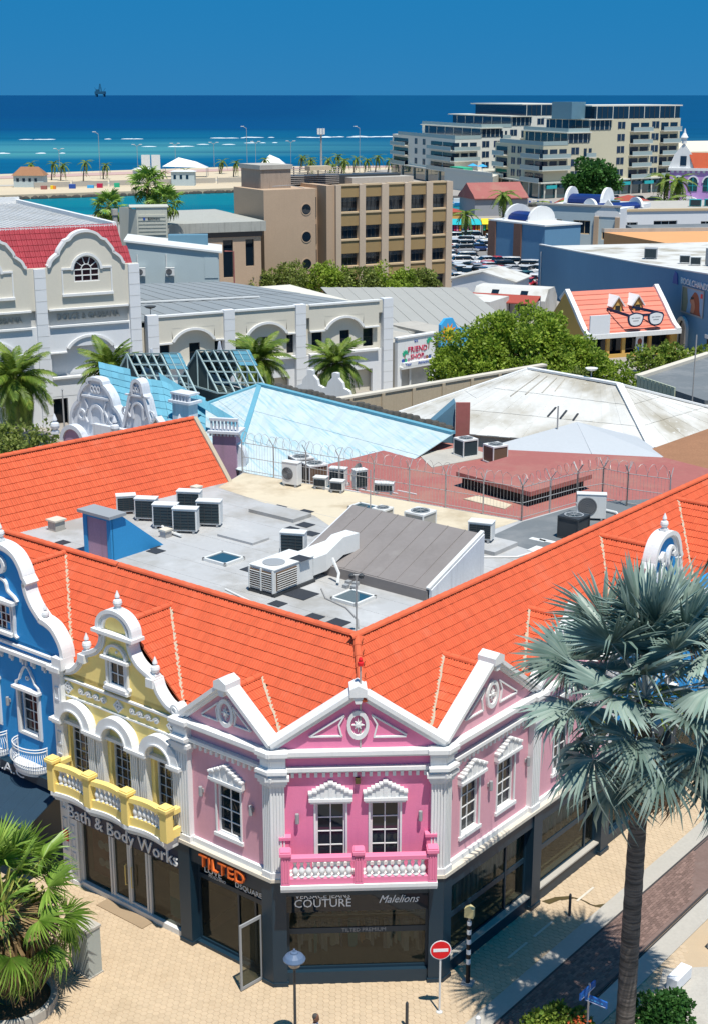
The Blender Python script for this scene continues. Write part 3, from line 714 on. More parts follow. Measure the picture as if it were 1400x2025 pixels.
pink_floor(FRT, 0.08, 10.9, [(1.18, 2.20, 4.75, 6.58), (3.30, 4.32, 4.75, 6.58), (6.9, 7.9, 4.75, 6.58), (8.9, 9.9, 4.75, 6.58)], 'pink_soft', None, 10.6, peds=[(0.08, 5.42, 10.55), (5.46, 10.8, 10.62)])
for fr, a, b_ in ((FF, .0, .44), (FF, 5.05, 5.49), (FL, -.0, .34), (FL, 3.68, 4.22), (FRT, -.0, .34), (FRT, 5.2, 5.7), (FRT, 10.5, 11.0)):
    pilaster(pink, fr, a, b_, 3.98, 7.34, YW - .1, 0.0, 4)
    mb = MB()
    for z0, z1, p in ((7.60, 7.86, .06), (7.86, 8.16, .0), (8.16, 8.46, .12)): mb.box(fr, a - .05, b_ + .05, YW - .2, p + .03, z0, z1)
    mb.box(fr, a - .1, b_ + .1, YW - .2, .22, 7.72, 7.83); mb.box(fr, a - .12, b_ + .12, YW - .2, .20, 8.30, 8.44)
    mb.build('entablature_block', M['white'], pink)
for fr, x, z in ((FF, .83, 6.05), (FF, 4.72, 6.05), (FL, 3.2, 6.0), (FL, .95, 6.05), (FRT, 2.75, 6.0), (FRT, 5.05, 6.0)): sconce(pink, fr, x, z, YW)
MB().box(FF, 2.66, 2.82, YW, YW + .14, 7.22, 7.40).build('alarm_box', M['damp'], pink)
# balcony on the front
bal = MB()
for z0, z1, p in ((3.78, 3.87, .50), (3.87, 3.97, .58), (3.97, 4.09, .66)): bal.box(FF, .28, 5.22, -.2, p, z0, z1)
bal = bal.build('balcony_floor', M['white'], pink)
mb = MB(); mb.box(FF, .34, 5.16, .40, .58, 4.09, 4.32); mb.box(FF, .34, .5, -.2, .4, 4.09, 4.32); mb.box(FF, 5.0, 5.16, -.2, .4, 4.09, 4.32)
mb.box(FF, .34, 5.16, .37, .62, 4.90, 5.07); mb.box(FF, .32, .52, -.2, .37, 4.90, 5.06); mb.box(FF, 4.98, 5.18, -.2, .37, 4.90, 5.06)
mb.build('balcony_rail', M['pink_rail'], pink, bevel=.02)
for x in (.30, 2.60, 4.92):
    mb = MB(); mb.box(FF, x, x + .28, .34, .62, 4.09, 5.13); mb.box(FF, x - .05, x + .33, .29, .68, 5.13, 5.25); mb.box(FF, x - .02, x + .30, .32, .65, 5.25, 5.30)
    for k in range(3): mb.box(FF, x + .04 + k*.08, x + .08 + k*.08, .62, .64, 4.2, 5.0)
    mb.build('balcony_post', M['pink_rail'], pink, bevel=.012)
for x in (.30, 4.92):
    mb = MB(); mb.box(FF, x, x + .28, -.22, -.02, 4.09, 5.35); mb.box(FF, x - .05, x + .33, -.22, .03, 5.35, 5.45); mb.build('balcony_post', M['pink_rail'], pink)
BALM = baluster_mesh(.58, .105, 'white'); pb = Vector(pink["_b"])
for a, b_ in ((.64, 2.54), (2.94, 4.86)):
    for k in range(9): link_copy(BALM, 'baluster', pink, Matrix.Translation(FF.p(a + (b_-a)*(k + .5)/9, .49, 4.32) - pb))
for k in range(2):
    for x in (.42, 5.08): link_copy(BALM, 'baluster', pink, Matrix.Translation(FF.p(x, .05 + k*.2, 4.32) - pb))
# tile roof
tr = TileRoof(pink)
def front_clip(s, t):   # left slope: behind the chamfer and left of the hip
    return s > t - 4.094 - .08 and t > -s*.896 + .80
street_roof(tr, FL, -2.6, 4.12, [(2.0, 9.85, 8.5, 2.05)], front_clip)
def front_clip_r(s, t): return s > t - 3.669 - .02 and t > -s*1.116 + .90
street_roof(tr, FRT, -2.4, 10.95, [(2.75, 10.15, 8.6, 2.7), (8.12, 10.22, 8.6, 2.7)], front_clip_r)
c0 = BP(3.3, 3.3, zt(3.3) + .03)
tr.ridge(FL.p(4.1, -3.3, zt(3.3) + .02), c0); tr.ridge(FRT.p(10.95, -3.3, zt(3.3) + .02), c0)
hipb = BP(1.95, 1.95, zt(1.95) + .05); tr.ridge(hipb, c0 + V(0, 0, .02))
tr.valley(c0 + Z*.02, hipb - Z*.03, 10, .07)
tr.done()
# walls carrying the roof behind the ridge
mb = MB(); mb.wall(FL, -.9, 4.2, 9.6, zt(3.3) - .02, -3.42, -3.34); mb.wall(FRT, -.3, 11, 9.6, zt(3.3) - .02, -3.42, -3.34); mb.build('ridge_wall', M['roof_grey'], pink)

# ================================================================== YELLOW HOUSE
mat('step_shaded', (.34, .25, .16), .9, .15); yel = root('yellow_gabled_house', 'narrow yellow house with curved white gable and balcony above the Bath & Body Works shop', 'building', FL.p(7.2, -3, 0))
YY = -.25; SC = 7.20
# shop front
mb = MB(); mb.box(FL, 9.62, 10.06, -.45, -.06, 0, 2.72); mb.box(FL, 9.58, 10.04, -.45, -.02, 0, .2); mb.build('pillar', M['white'], yel)
pm = MB()
for k in range(4): pm.ring(FL, 9.84, .6 + k*.56, .10, .14, -.06, -.035, n=4, a0=45, a1=405, e=2.0)
pm.build('pillar_panel', M['white_old'], yel)
MB().box(FL, 10.06, 10.32, .0, .025, 1.75, 2.2).build('wall_sign', M['sign_red'], yel)
MB().box(FL, 4.26, 10.0, -.3, -.06, 2.72, 3.42).build('sign_band', M['navy_sign'], yel)
MB().box(FL, 4.26, 9.8, -.5, -.02, 3.42, 4.0).build('lintel', M['navy_front'], yel)
text('lettering', 'Bath & Body Works.', FL, 7.12, 3.0, .70, -.04, M['letter_white'], yel, flip=-1, depth=.03, font_scale=1.0)
sw = MB(); sw.box(FL, 4.3, 9.62, -.42, -.12, 0, .22); sw.box(FL, 4.3, 9.62, -.35, -.2, 2.66, 2.74)
for b_ in (4.3, 5.95, 6.1, 6.95, 7.05, 7.85, 8.0, 9.54): sw.box(FL, b_, b_ + .08, -.37, -.2, .22, 2.68)
sw.box(FL, 6.03, 8.0, -.34, -.22, .22, .34); sw = sw.build('shop_window', M['metal_white'], yel)
for a, b_ in ((4.38, 5.95), (6.18, 6.95), (7.13, 7.85), (8.08, 9.54)): MB().box(FL, a, b_, -.30, -.28, .22, 2.68).build('pane', M['glass_shop'], sw)
for x in (6.88, 7.2): MB().tube([FL.p(x, -.2, .95), FL.p(x, -.14, .97), FL.p(x, -.14, 1.75), FL.p(x, -.2, 1.77)], .02).build('handle', M['yellow_rail'], sw)
mb = MB(); mb.box(FL, 4.3, 9.7, -3, -2.9, 0, 3.4); mb.box(FL, 4.3, 9.7, -2.9, -.45, .01, .05); mb.box(FL, 4.3, 9.7, -2.9, -.4, 3.2, 3.4); mb.build('shop_interior', M['dark_interior'], yel)
mat('poster_red', (0.45, 0.09, 0.07), 0.6, 0.1); mat('poster_teal', (0.05, 0.36, 0.38), 0.6, 0.2); mat('poster_cream', (0.55, 0.50, 0.42), 0.6, 0.2)
pos = root('window_poster', 'red poster with white bows behind the left Bath & Body Works window', 'poster', FL.p(8.8, -.5, 0))
MB().box(FL, 8.1, 9.3, -.50, -.48, .6, 2.5).build('sheet', M['poster_red'], pos)
for z in (1.15, 1.85):
    for x in (8.5, 8.82): MB().disc(FL, x, z, .17, -.48, -.465, 12).build('bow', M['letter_white'], pos)
pos = root('window_poster', 'cream and teal poster standing in the right Bath & Body Works window', 'poster', FL.p(5, -.5, 0))
MB().box(FL, 4.65, 5.3, -.52, -.5, 1.1, 2.1).build('sheet', M['poster_cream'], pos); MB().box(FL, 4.65, 5.3, -.52, -.5, .35, 1.1).build('sheet', M['poster_teal'], pos)
step = MB().box(FL, 5.8, 8.2, -.1, .42, 0, .05).build('door_step', M['step_shaded'], yel)  # step colour darkened to carry the shade under the balcony
# upper storey
WY = [(SC + 1.72, SC + 2.66), (SC - .47, SC + .47), (SC - 2.66, SC - 1.72)]
MB().wall(FL, 4.2, 10.1, 3.98, 8.45, YY - .3, YY, [(a, b_, 4.35, 6.52) for a, b_ in WY]).build('wall', M['yellow'], yel)
for a, b_ in WY:
    xm = (a + b_)/2; window(yel, FL, a, b_, 4.35, 6.52, YY - .18, 3, 6, fmat='white_old', fw=.05, mw=.02, sill=False, gmat='glass_dark')
    mb = MB(); mb.box(FL, a - .10, a, YY, YY + .05, 4.35, 6.55); mb.box(FL, b_, b_ + .10, YY, YY + .05, 4.35, 6.55); mb.build('reveal', M['yellow'], yel)
    mb = MB(); mb.ring(FL, xm, 6.62, .60, .94, YY, YY + .34, 0, 180, 18, .92); mb.ring(FL, xm, 6.62, .56, .62, YY, YY + .40, 0, 180, 18, .92); mb.box(FL, xm - .62, xm + .62, YY, YY + .2, 6.50, 6.62); mb.build('arch_hood', M['white'], yel)
    MB().disc(FL, xm, 6.86, .07, YY, YY + .08, 10).build('boss', M['white'], yel)
for xs in ((SC + 3.05,), (SC + 1.32, SC + .88), (SC - .88, SC - 1.32), (SC - 2.95,)):
    for x in xs: pilaster(yel, FL, x - .17, x + .17, 3.98, 6.42, YY, YY + .24, 3, cap=False, name='column')
    lo, hi = min(xs), max(xs); mb = MB(); mb.box(FL, lo - .24, hi + .24, YY, YY + .34, 6.42, 6.52); mb.box(FL, lo - .3, hi + .3, YY, YY + .42, 6.52, 6.64); mb.build('impost', M['white'], yel)
mb = MB()
for z0, z1, p in ((7.50, 7.56, .06), (8.16, 8.24, .10)): mb.box(FL, 4.25, 10.1, YY, YY + p, z0, z1)
mb.build('string_course', M['white'], yel)
for x in (SC + 2.62, SC, SC - 2.62):
    mb = MB(); mb.ring(FL, x, 7.86, .17, .25, YY, YY + .06, 0, 360, 4); mb.ring(FL, x, 7.86, .05, .11, YY, YY + .07, 0, 360, 8)
    for k in range(4): mb.disc(FL, x + .13*math.cos(R(90*k + 45)), 7.86 + .13*math.sin(R(90*k + 45)), .035, YY, YY + .07, 6)
    mb.build('diamond_ornament', M['white'], yel)
for x in (SC + 1.32, SC - 1.32):
    mb = MB()
    for k, d in enumerate((.62, .22, -.18, -.58)):
        mb.ring(FL, x + d, 7.88, .06, .12, YY, YY + .07, 0, 360, 10); mb.disc(FL, x + d, 7.88, .035, YY, YY + .09, 8)
        if k < 3: mb.ribbon(FL, [(x + d - .08, 7.80), (x + d - .18, 7.83), (x + d - .26, 7.94), (x + d - .34, 7.96)], .04, YY, YY + .06)
    mb.build('scroll_ornament', M['white'], yel)
def curve(pts, n=5):
    """Catmull-Rom through points, used for gable outlines"""
    out = []
    for i in range(len(pts) - 1):
        p0 = pts[max(i-1, 0)]; p1 = pts[i]; p2 = pts[i+1]; p3 = pts[min(i+2, len(pts)-1)]
        for k in range(n):
            t = k/n
            out.append(tuple(.5*((2*p1[j]) + (-p0[j] + p2[j])*t + (2*p0[j] - 5*p1[j] + 4*p2[j] - p3[j])*t*t + (-p0[j] + 3*p1[j] - 3*p2[j] + p3[j])*t**3) for j in (0, 1)))
    return out + [pts[-1]]
def gable(rt, fr, sc, half, yw, wallm, zb, th=.13, dep=.42, top_y=.14):
    """half: list of smooth runs, from foot to apex, offsets from the centre line"""
    path = []
    for run in half: path += curve(run, 4) if len(run) > 2 else list(run)
    left = [(sc + x, z) for x, z in path]; right = [(sc - x, z) for x, z in path[::-1]]
    out = left + right[1:]
    MB().prism(fr, [(sc + half[0][0][0], zb)] + out + [(sc - half[0][0][0], zb)], yw - .3, yw).build('gable', M[wallm], rt)
    c = MB(); c.ribbon(fr, out, th, yw - dep + .1, yw + top_y, side=-1); c.ribbon(fr, out, .10, yw - .05, yw + top_y*.55, side=1)
    return c.build('gable_coping', M['white'], rt, bevel=0)
gable(yel, FL, SC - .05, [[(2.85, 8.40), (2.35, 8.56), (1.95, 8.92), (1.80, 9.26)], [(1.80, 9.26), (1.62, 9.36)], [(1.62, 9.36), (1.05, 9.62), (.72, 10.0), (.62, 10.40)], [(.62, 10.40), (.80, 10.48)], [(.80, 10.6), (.75, 10.86), (.54, 11.10), (.28, 11.22), (0, 11.26)]], YY, 'yellow', 8.2)
s0 = SC - .05; mb = MB(); mb.box(FL, s0 - 1.02, s0 + 1.02, YY - .34, YY + .26, 10.46, 10.58); mb.ring(FL, s0, 10.60, .58, .66, YY, YY + .1, 0, 180, 16, .92); mb.build('gable_cornice', M['white'], yel)
finial(yel, FL, s0, YY - .12, 11.34, .70); finial(yel, FL, s0 + 1.72, YY - .12, 9.38, .72); finial(yel, FL, s0 - 1.72, YY - .12, 9.38, .72)
for sg in (-1, 1):
    mb = MB(); mb.disc(FL, s0 + sg*2.82, 8.56, .2, YY - .3, YY + .14, 14); mb.ring(FL, s0 + sg*2.82, 8.56, .08, .13, YY + .14, YY + .17, n=12); mb.build('volute', M['white'], yel)
    mb = MB().box(FL, s0 + sg*1.72 - .17, s0 + sg*1.72 + .17, YY - .34, YY + .2, 9.08, 9.38); mb.build('gable_shoulder', M['white'], yel)
window(yel, FL, s0 - .40, s0 + .40, 8.60, 9.52, YY - .03, 2, 2, fw=.08)
mb = MB(); mb.box(FL, s0 - .68, s0 + .68, YY, YY + .22, 9.56, 9.66); mb.ring(FL, s0, 9.68, .46, .56, YY, YY + .14, 0, 180, 16, .85); mb.box(FL, s0 - .60, s0 + .60, YY, YY + .2, 8.42, 8.52)
for sg in (-1, 1): mb.box(FL, s0 + sg*.50 - .045, s0 + sg*.50 + .045, YY, YY + .1, 8.52, 9.56); mb.disc(FL, s0 + sg*.56, 8.60, .09, YY, YY + .12, 10)
mb.disc(FL, s0, 9.86, .05, YY, YY + .07, 8); mb.build('window_surround', M['white'], yel)
# yellow bowed balcony
bp = [9.98, 8.04, 6.10, 4.20]
def bow(x, base=.62): 
    for a, b_ in zip(bp, bp[1:]):
        if b_ <= x <= a: f = (x-b_)/(a-b_); return base - .16*math.sin(math.pi*f)
    return base
xs = [bp[0] + (bp[-1]-bp[0])*k/36 for k in range(37)]
def bowed(name, y_in, y_out, z0, z1, m, off=0.0):
    mb = MB()
    for a, b_ in zip(xs, xs[1:]):
        ya, yb = bow(a, off or .62), bow(b_, off or .62); P = FL.p
        mb.add([P(a, ya + y_in, z0), P(b_, yb + y_in, z0), P(b_, yb + y_out, z0), P(a, ya + y_out, z0), P(a, ya + y_in, z1), P(b_, yb + y_in, z1), P(b_, yb + y_out, z1), P(a, ya + y_out, z1)],
               [(0,3,2,1),(4,5,6,7),(0,1,5,4),(2,3,7,6)] + ([(0,4,7,3)] if a == xs[0] else []) + ([(1,2,6,5)] if b_ == xs[-1] else []))
    return mb.build(name, M[m], yel)
for z0, z1, p in ((3.72, 3.84, -.06), (3.84, 3.96, .03), (3.96, 4.10, .12)):
    bowed('balcony_floor', -1.0, p, z0, z1, 'white')
bowed('balcony_base', -.12, .06, 4.10, 4.42, 'yellow_rail'); bowed('balcony_rail', -.15, .09, 4.98, 5.16, 'yellow_rail')
for x in bp:
    mb = MB(); y = .60; mb.box(FL, x - .17, x + .17, y - .20, y + .12, 4.10, 5.22); mb.box(FL, x - .23, x + .23, y - .26, y + .18, 5.22, 5.34); mb.box(FL, x - .19, x + .19, y - .22, y + .14, 5.34, 5.39); mb.build('balcony_post', M['yellow_rail'], yel, bevel=.012)
for x in (bp[0], bp[-1]):
    mb = MB(); mb.box(FL, x - .09, x + .09, -.25, .4, 4.11, 4.42); mb.box(FL, x - .12, x + .12, -.25, .4, 4.98, 5.15); mb.build('balcony_return', M['yellow_rail'], yel)
BAL2 = baluster_mesh(.56, .095, 'white'); yb_ = Vector(yel["_b"])
for a, b_ in zip(bp, bp[1:]):
    for k in range(7):
        x = a - .24 + (b_ - a + .48)*(k + .5)/7; link_copy(BAL2, 'baluster', yel, Matrix.Translation(FL.p(x, bow(x) - .03, 4.42) - yb_))
tr = TileRoof(yel); street_roof(tr, FL, 4.14, 10.3, [(SC - .1, 10.85, 8.4, 2.85)]); tr.ridge(FL.p(10.3, -3.3, zt(3.3) + .02), FL.p(4.12, -3.3, zt(3.3) + .02)); tr.done()
MB().box(FL, 4.2, 10.3, -3.42, -3.34, 9.6, zt(3.3) - .02).build('ridge_wall', M['roof_grey'], yel)

# ================================================================== BLUE HOUSE, LEFT
BLUEH = [[(3.28, 8.9), (3.24, 9.25), (3.08, 9.56), (2.78, 9.88), (2.42, 10.02)], [(2.42, 10.02), (2.16, 10.06)], [(2.16, 10.1), (1.75, 10.48), (1.48, 10.92), (1.38, 11.3)], [(1.38, 11.3), (1.52, 11.36)], [(1.36, 11.5), (1.2, 11.86), (.9, 12.2), (.45, 12.38), (0, 12.42)]]
def blue_house(name, label, fr, s_a, s_b, sc, gz, gm, wins, kx=1.0):
    bl = root(name, label, 'building', fr.p((s_a + s_b)/2, -3, 0)); yw = -.22
    MB().wall(fr, s_a, s_b, 3.6, 8.95, yw - .3, yw, wins).build('wall', M['blue_wall'], bl)
    half = [[(x*kx, z + gz) for x, z in run] for run in BLUEH]
    gable(bl, fr, sc, half, yw, 'blue_wall', 8.7, th=.17, dep=.48, top_y=.18)
    MB().box(fr, s_a, s_b, yw, yw + .22, 8.42, 8.56).build('cornice', M['white'], bl)
    k = s_a + .5
    while k < s_b:
        mb = MB(); mb.box(fr, k, k + .12, yw, yw + .16, 8.22, 8.42); mb.box(fr, k + .02, k + .10, yw, yw + .08, 8.10, 8.22); mb.build('bracket', M['white'], bl); k += .62
    finial(bl, fr, sc - 2.28*kx, yw - .1, 10.08 + gz, .62); finial(bl, fr, sc + 2.28*kx, yw - .1, 10.08 + gz, .62); finial(bl, fr, sc, yw - .1, 12.6 + gz, .7)
    for sg in (-1, 1):
        mb = MB(); mb.box(fr, sc + sg*3.2*kx - .25, sc + sg*3.2*kx + .25, yw - .3, yw + .3, 8.55, 8.98); mb.build('gable_foot', M['white'], bl)
    return bl
blu = blue_house('blue_gabled_house', 'bright blue house with scrolled white gable at the left edge above the navy awning', FL, 10.45, 17.0, 13.25, 0, 'blue_wall', [(11.55, 12.62, 5.35, 7.1), (13.9, 14.97, 5.35, 7.1)])
for x0 in (11.55, 13.9):
    window(blu, FL, x0, x0 + 1.07, 5.35, 7.1, -.42, 2, 4, fmat='white', fw=.07); x1 = x0 + 1.07; xm = x0 + .535
    mb = MB(); mb.box(FL, x0 - .12, x0, -.3, -.12, 5.3, 7.15); mb.box(FL, x1, x1 + .12, -.3, -.12, 5.3, 7.15); mb.box(FL, x0 - .2, x1 + .2, -.22, .02, 7.12, 7.22)
    o_ = [(.70, 7.22), (.66, 7.38), (.46, 7.5), (.40, 7.66), (.22, 7.95), (.12, 8.06), (0, 8.1)]
    p_ = [(xm + a, b_) for a, b_ in o_] + [(xm - a, b_) for a, b_ in o_[-2::-1]]
    mb.ribbon(FL, p_, .06, -.22, -.12); mb.ring(FL, xm, 7.6, .05, .09, -.22, -.16, n=10); mb.prism(FL, [(xm - .04, 8.1), (xm + .04, 8.1), (xm, 8.36)], -.22, -.14); mb.build('window_surround', M['white'], blu)
    sl = MB(); n = 14; arc = [(xm + .85*math.cos(math.pi*k/n), -.22 + .62*math.sin(math.pi*k/n)**.8) for k in range(n+1)]
    for z0, z1, k_ in ((3.95, 4.10, .92), (4.10, 4.22, 1.0)):
        vs = [FL.p(xm + (x-xm)*k_, -.22 + (y+.22)*k_, z) for z in (z0, z1) for x, y in arc]; m_ = n + 1
        sl.add(vs, [tuple(range(m_)), tuple(range(2*m_-1, m_-1, -1))] + [(i, i+1, m_+i+1, m_+i) for i in range(n)] + [(0, m_, 2*m_-1, m_-1)])
    sl.build('balcony_floor', M['white'], blu)
    ir = MB()
    for z in (4.95, 5.06, 4.3): ir.tube([FL.p(x, y, z) for x, y in arc], .022)
    for x, y in (arc[0], arc[n]): ir.tube([FL.p(x, y + .03, 4.22), FL.p(x, y + .03, 5.06)], .025)
    ir = ir.build('balcony_railing', M['white'], blu)
    for i in range(1, n*2):
        f = i/(n*2); x, y = xm + .85*math.cos(math.pi*f), -.22 + .62*math.sin(math.pi*f)**.8; ox, oy = (x-xm)*.12, (y+.22)*.16
        MB().tube([FL.p(x, y, 4.3), FL.p(x + ox, y + oy, 4.45), FL.p(x + ox, y + oy, 4.62), FL.p(x - ox*.3, y - oy*.3, 4.82), FL.p(x, y, 4.95)], .012, 5).build('baluster', M['white'], ir, fix=False)
MB().wall(FL, 10.0, 10.45, 0, 8.6, -.3, -.02).build('panelled_pilaster', M['white'], blu)
mb = MB(); mb.box(FL, 9.9, 10.55, -.3, .14, 8.45, 8.62); mb.box(FL, 9.95, 10.5, -.3, .06, 8.3, 8.45); mb.build('pilaster_cap', M['white'], blu)
mb = MB()
for k in range(9): 
    z = .5 + k*.86
    if z < 8: mb.ring(FL, 10.22, z + .2, .13, .17, -.02, .01, a0=45, a1=405, n=4, e=2.1)
mb.build('pilaster_panels', M['white_old'], blu)
# gable window of the blue house
window(blu, FL, 12.75, 13.7, 9.2, 10.25, -.25, 3, 3, fw=.07)
mb = MB(); mb.box(FL, 12.4, 14.05, -.22, .05, 10.35, 10.47); mb.ribbon(FL, curve([(12.45, 9.05), (12.62, 9.2), (12.6, 9.8), (12.62, 10.3)], 4), .07, -.22, -.1); mb.ribbon(FL, curve([(12.35, 10.47), (12.5, 10.62), (12.85, 10.8), (12.95, 11.1), (13.2, 11.2)], 4), .08, -.22, -.1, side=1)
mb.ring(FL, 13.2, 11.75, .18, .34, -.22, -.08, n=16); mb.box(FL, 10.6, 16, -.22, -.1, 8.72, 8.82); mb.build('window_surround', M['white'], blu)
sconce(blu, FL, 13.25, 6.4, -.22)
MB().wall(FL, 10.5, 17, 0, 3.7, -.8, -.5).build('ground_floor_wall', M['navy_front'], blu)
tr = TileRoof(blu); street_roof(tr, FL, 10.32, 17.2, [(13.25, 11.4, 8.5, 3.3)]); tr.ridge(FL.p(17.2, -3.3, zt(3.3) + .02), FL.p(10.3, -3.3, zt(3.3) + .02)); tr.done()
MB().box(FL, 10.3, 17.2, -3.42, -3.34, 9.6, zt(3.3) - .02).build('ridge_wall', M['roof_grey'], blu)
aw = root('shop_awning', 'long navy fabric awning with white lettering under the blue house', 'awning', FL.p(13, .5, 0))
mb = MB(); P = FL.p
mb.poly([P(10.55, -.3, 3.62), P(17, -.3, 3.62), P(17, 1.55, 2.72), P(10.55, 1.55, 2.72)], .03)
for k in range(11): x = 10.55 + k*.6; mb.tube([P(x, -.3, 3.60), P(x, 1.55, 2.70)], .03)
mb.box(FL, 10.55, 17, 1.50, 1.56, 2.35, 2.72); mb.build('canopy', M['awning_navy'], aw)
bl_ = MB(); bl_.box(FL, 10.6, 17, -.5, .12, 3.62, 4.0); bl_.build('headboard', M['navy_front'], aw)
text('lettering', 'M.A.C', Fr(FL.p(0, 0, 0), FL.ex, FL.ey), 13.25, 3.78, .52, .13, M['letter_white'], aw, flip=-1, depth=.008, font_scale=1.5)

# ================================================================== BLUE HOUSE, RIGHT
blr = blue_house('blue_gabled_house', 'blue house with scrolled white gable half hidden behind the silver palm', FRT, 11.05, 22, 14.7, -.65, 'blue_wall', [(12.4, 13.5, 5.0, 7.0), (15.4, 16.5, 5.0, 7.0)], kx=.72)
for x in (12.4, 15.4): window(blr, FRT, x, x + 1.1, 5.0, 7.0, -.4, 2, 4)
mb = MB()
for sg in (-1, 1):
    mb.ribbon(FRT, curve([(14.7 + sg*.1, 9.6), (14.7 + sg*.5, 9.9), (14.7 + sg*.42, 10.4), (14.7 + sg*.12, 10.75), (14.7 + sg*.3, 11.2), (14.7 + sg*.55, 11.0)], 5), .13, -.22, -.05)
    mb.disc(FRT, 14.7 + sg*.52, 10.95, .13, -.22, -.02, 12); mb.disc(FRT, 14.7 + sg*.6, 9.7, .15, -.22, -.02, 12)
    mb.ribbon(FRT, curve([(14.7 + sg*.8, 9.1), (14.7 + sg*1.1, 9.35), (14.7 + sg*1.5, 9.2), (14.7 + sg*1.8, 8.9)], 5), .12, -.22, -.06)
mb.build('scrollwork', M['white'], blr)
mb = MB(); mb.wall(FRT, 11.05, 22, 0, 3.7, -.8, -.5); mb.box(FRT, 11.05, 22, -.5, .05, 3.4, 3.98); mb.build('ground_floor_wall', M['navy_front'], blr)
for a in (11.2, 16.2): shopglass(blr, FRT, a, a + 4.6, .5, 3.4, -.4, (), .4)
for a in (15.85, 20.9): MB().box(FRT, a, a + .4, -.5, .02, 0, 3.4).build('pillar', M['navy_front'], blr)
tr = TileRoof(blr); street_roof(tr, FRT, 10.97, 30, [(14.7, 11.2, 8.5, 3.0), (21.4, 11.2, 8.5, 3.0)]); tr.ridge(FRT.p(30, -3.3, zt(3.3) + .02), FRT.p(10.95, -3.3, zt(3.3) + .02)); tr.done()
MB().box(FRT, 11, 30, -3.42, -3.34, 9.6, zt(3.3) - .02).build('ridge_wall', M['roof_grey'], blr)

# ================================================================== FLAT ROOF AND ITS EQUIPMENT
RZ = 10.4
def bpp(pts): return [tuple(BP(a, b_)[:2]) for a, b_ in pts]
MB().slab(bpp([(3.36, 3.36), (24.6, 3.36), (23.6, 6), (22.2, 17), (22.9, 18.9), (8.0, 20.5), (7.4, 24), (6.9, 25.5), (5.6, 25.4), (3.36, 30)]), 4, RZ).build('flat_roof', M['roof_grey'], pink)
MB().slab(bpp([(21.9, 16.1), (22.8, 18.8), (8.1, 20.35), (8.3, 18.2), (11.4, 14.2), (13.4, 14.4), (15.4, 15.4), (18.2, 15.5)]), RZ, RZ + .006).build('cream_membrane', M['roof_cream'], pink)
MB().slab(bpp([(3.5, 16.8), (7.8, 17.6), (7.9, 20.3), (7.3, 24), (6.8, 25.3), (3.5, 29)]), RZ, RZ + .005).build('dark_membrane', M['roof_dark'], pink)
for i in range(9):      # laps of the roofing felt
    b_ = 4.9 + i*1.35; MB().box(FB, 3.6 + .2*i, 21.5, b_, b_ + .03, RZ, RZ + .007).build('felt_seam', M['roof_grey'], pink)
random.seed(31)
PT = [(20.9, 6.0, .5), (17.7, 7.9, .6), (17.1, 7.6, .6), (17.5, 15.4, .6), (16.1, 15.6, .6), (14.9, 13.3, .55), (14.8, 14.1, .65), (13.8, 13.3, .6), (12.6, 8.3, .6), (9.2, 7.4, 1.0), (9.2, 6.1, .55), (7.3, 5.9, .6), (6.3, 6.0, .7), (18.7, 9.7, .5), (10.3, 7.9, .6), (11.9, 11.9, .6), (7.4, 15.3, .6)]
nm_ = ['beside the ridge of the blue house', 'in front of the blue stair hood', 'just right of the blue stair hood', 'on the left of the raised kerb', 'on the right of the raised kerb', 'leftmost of the three in the middle', 'topmost of the three in the middle', 'lowest of the three in the middle', 'left of the large ducted unit', 'largest, in front of the ducted unit', 'by the ridge below the ducted unit', 'by the ridge, second from the corner', 'by the ridge, nearest the corner', 'among the row of condensers', 'on top of the duct', 'behind the ducted unit', 'by the right parapet']
for (a, b_, s), w in zip(PT[:14], nm_):
    tag(MB().box(FB, a - s*.5, a + s*.5, b_ - s*.45, b_ + s*.45, RZ + .008, RZ + .022).build('roof_patch', M['patch_black']), 'black felt patch on the grey roof, ' + w, 'roof patch', 'black roof patches')
tag(MB().box(FB, 9.6, 10.2, 7.9, 8.45, RZ + 1.052, RZ + 1.07).build('roof_patch', M['patch_black']), 'black felt patch on the grey roof, ' + nm_[14], 'roof patch', 'black roof patches')
def skylight(a, b_, w, l, label):
    r = root('skylight', label, 'skylight', BP(a, b_, RZ)); mb = MB()
    for q in ((a-w/2, a+w/2, b_-l/2, b_-l/2+.09), (a-w/2, a+w/2, b_+l/2-.09, b_+l/2), (a-w/2, a-w/2+.09, b_-l/2, b_+l/2), (a+w/2-.09, a+w/2, b_-l/2, b_+l/2)): mb.box(FB, *q, RZ, RZ + .12)
    mb.build('frame', M['metal_white'], r); MB().box(FB, a - w/2 + .05, a + w/2 - .05, b_ - l/2 + .05, b_ + l/2 - .05, RZ + .03, RZ + .09).build('pane', M['glass_sky'], r)
skylight(14.2, 8.5, 1.25, 1.15, 'skylight in the open grey roof left of the ducted unit'); skylight(7.4, 8.2, 1.2, 1.2, 'skylight in front of the dark roof monitor')
skylight(12.6, 11.2, 1.3, 1.0, 'skylight under the condenser behind the ducted unit'); skylight(17.9, 19.6, 1.0, 1.4, 'skylight on the cream roof among small condensers'); skylight(7.9, 16.9, 1.2, .9, 'skylight beside the condenser at the right end of the dark monitor'); skylight(14.3, 17.6, 1.4, .9, 'skylight behind the left end of the dark monitor')
mat('fan_shade', (.13, .13, .135), .7, .2)
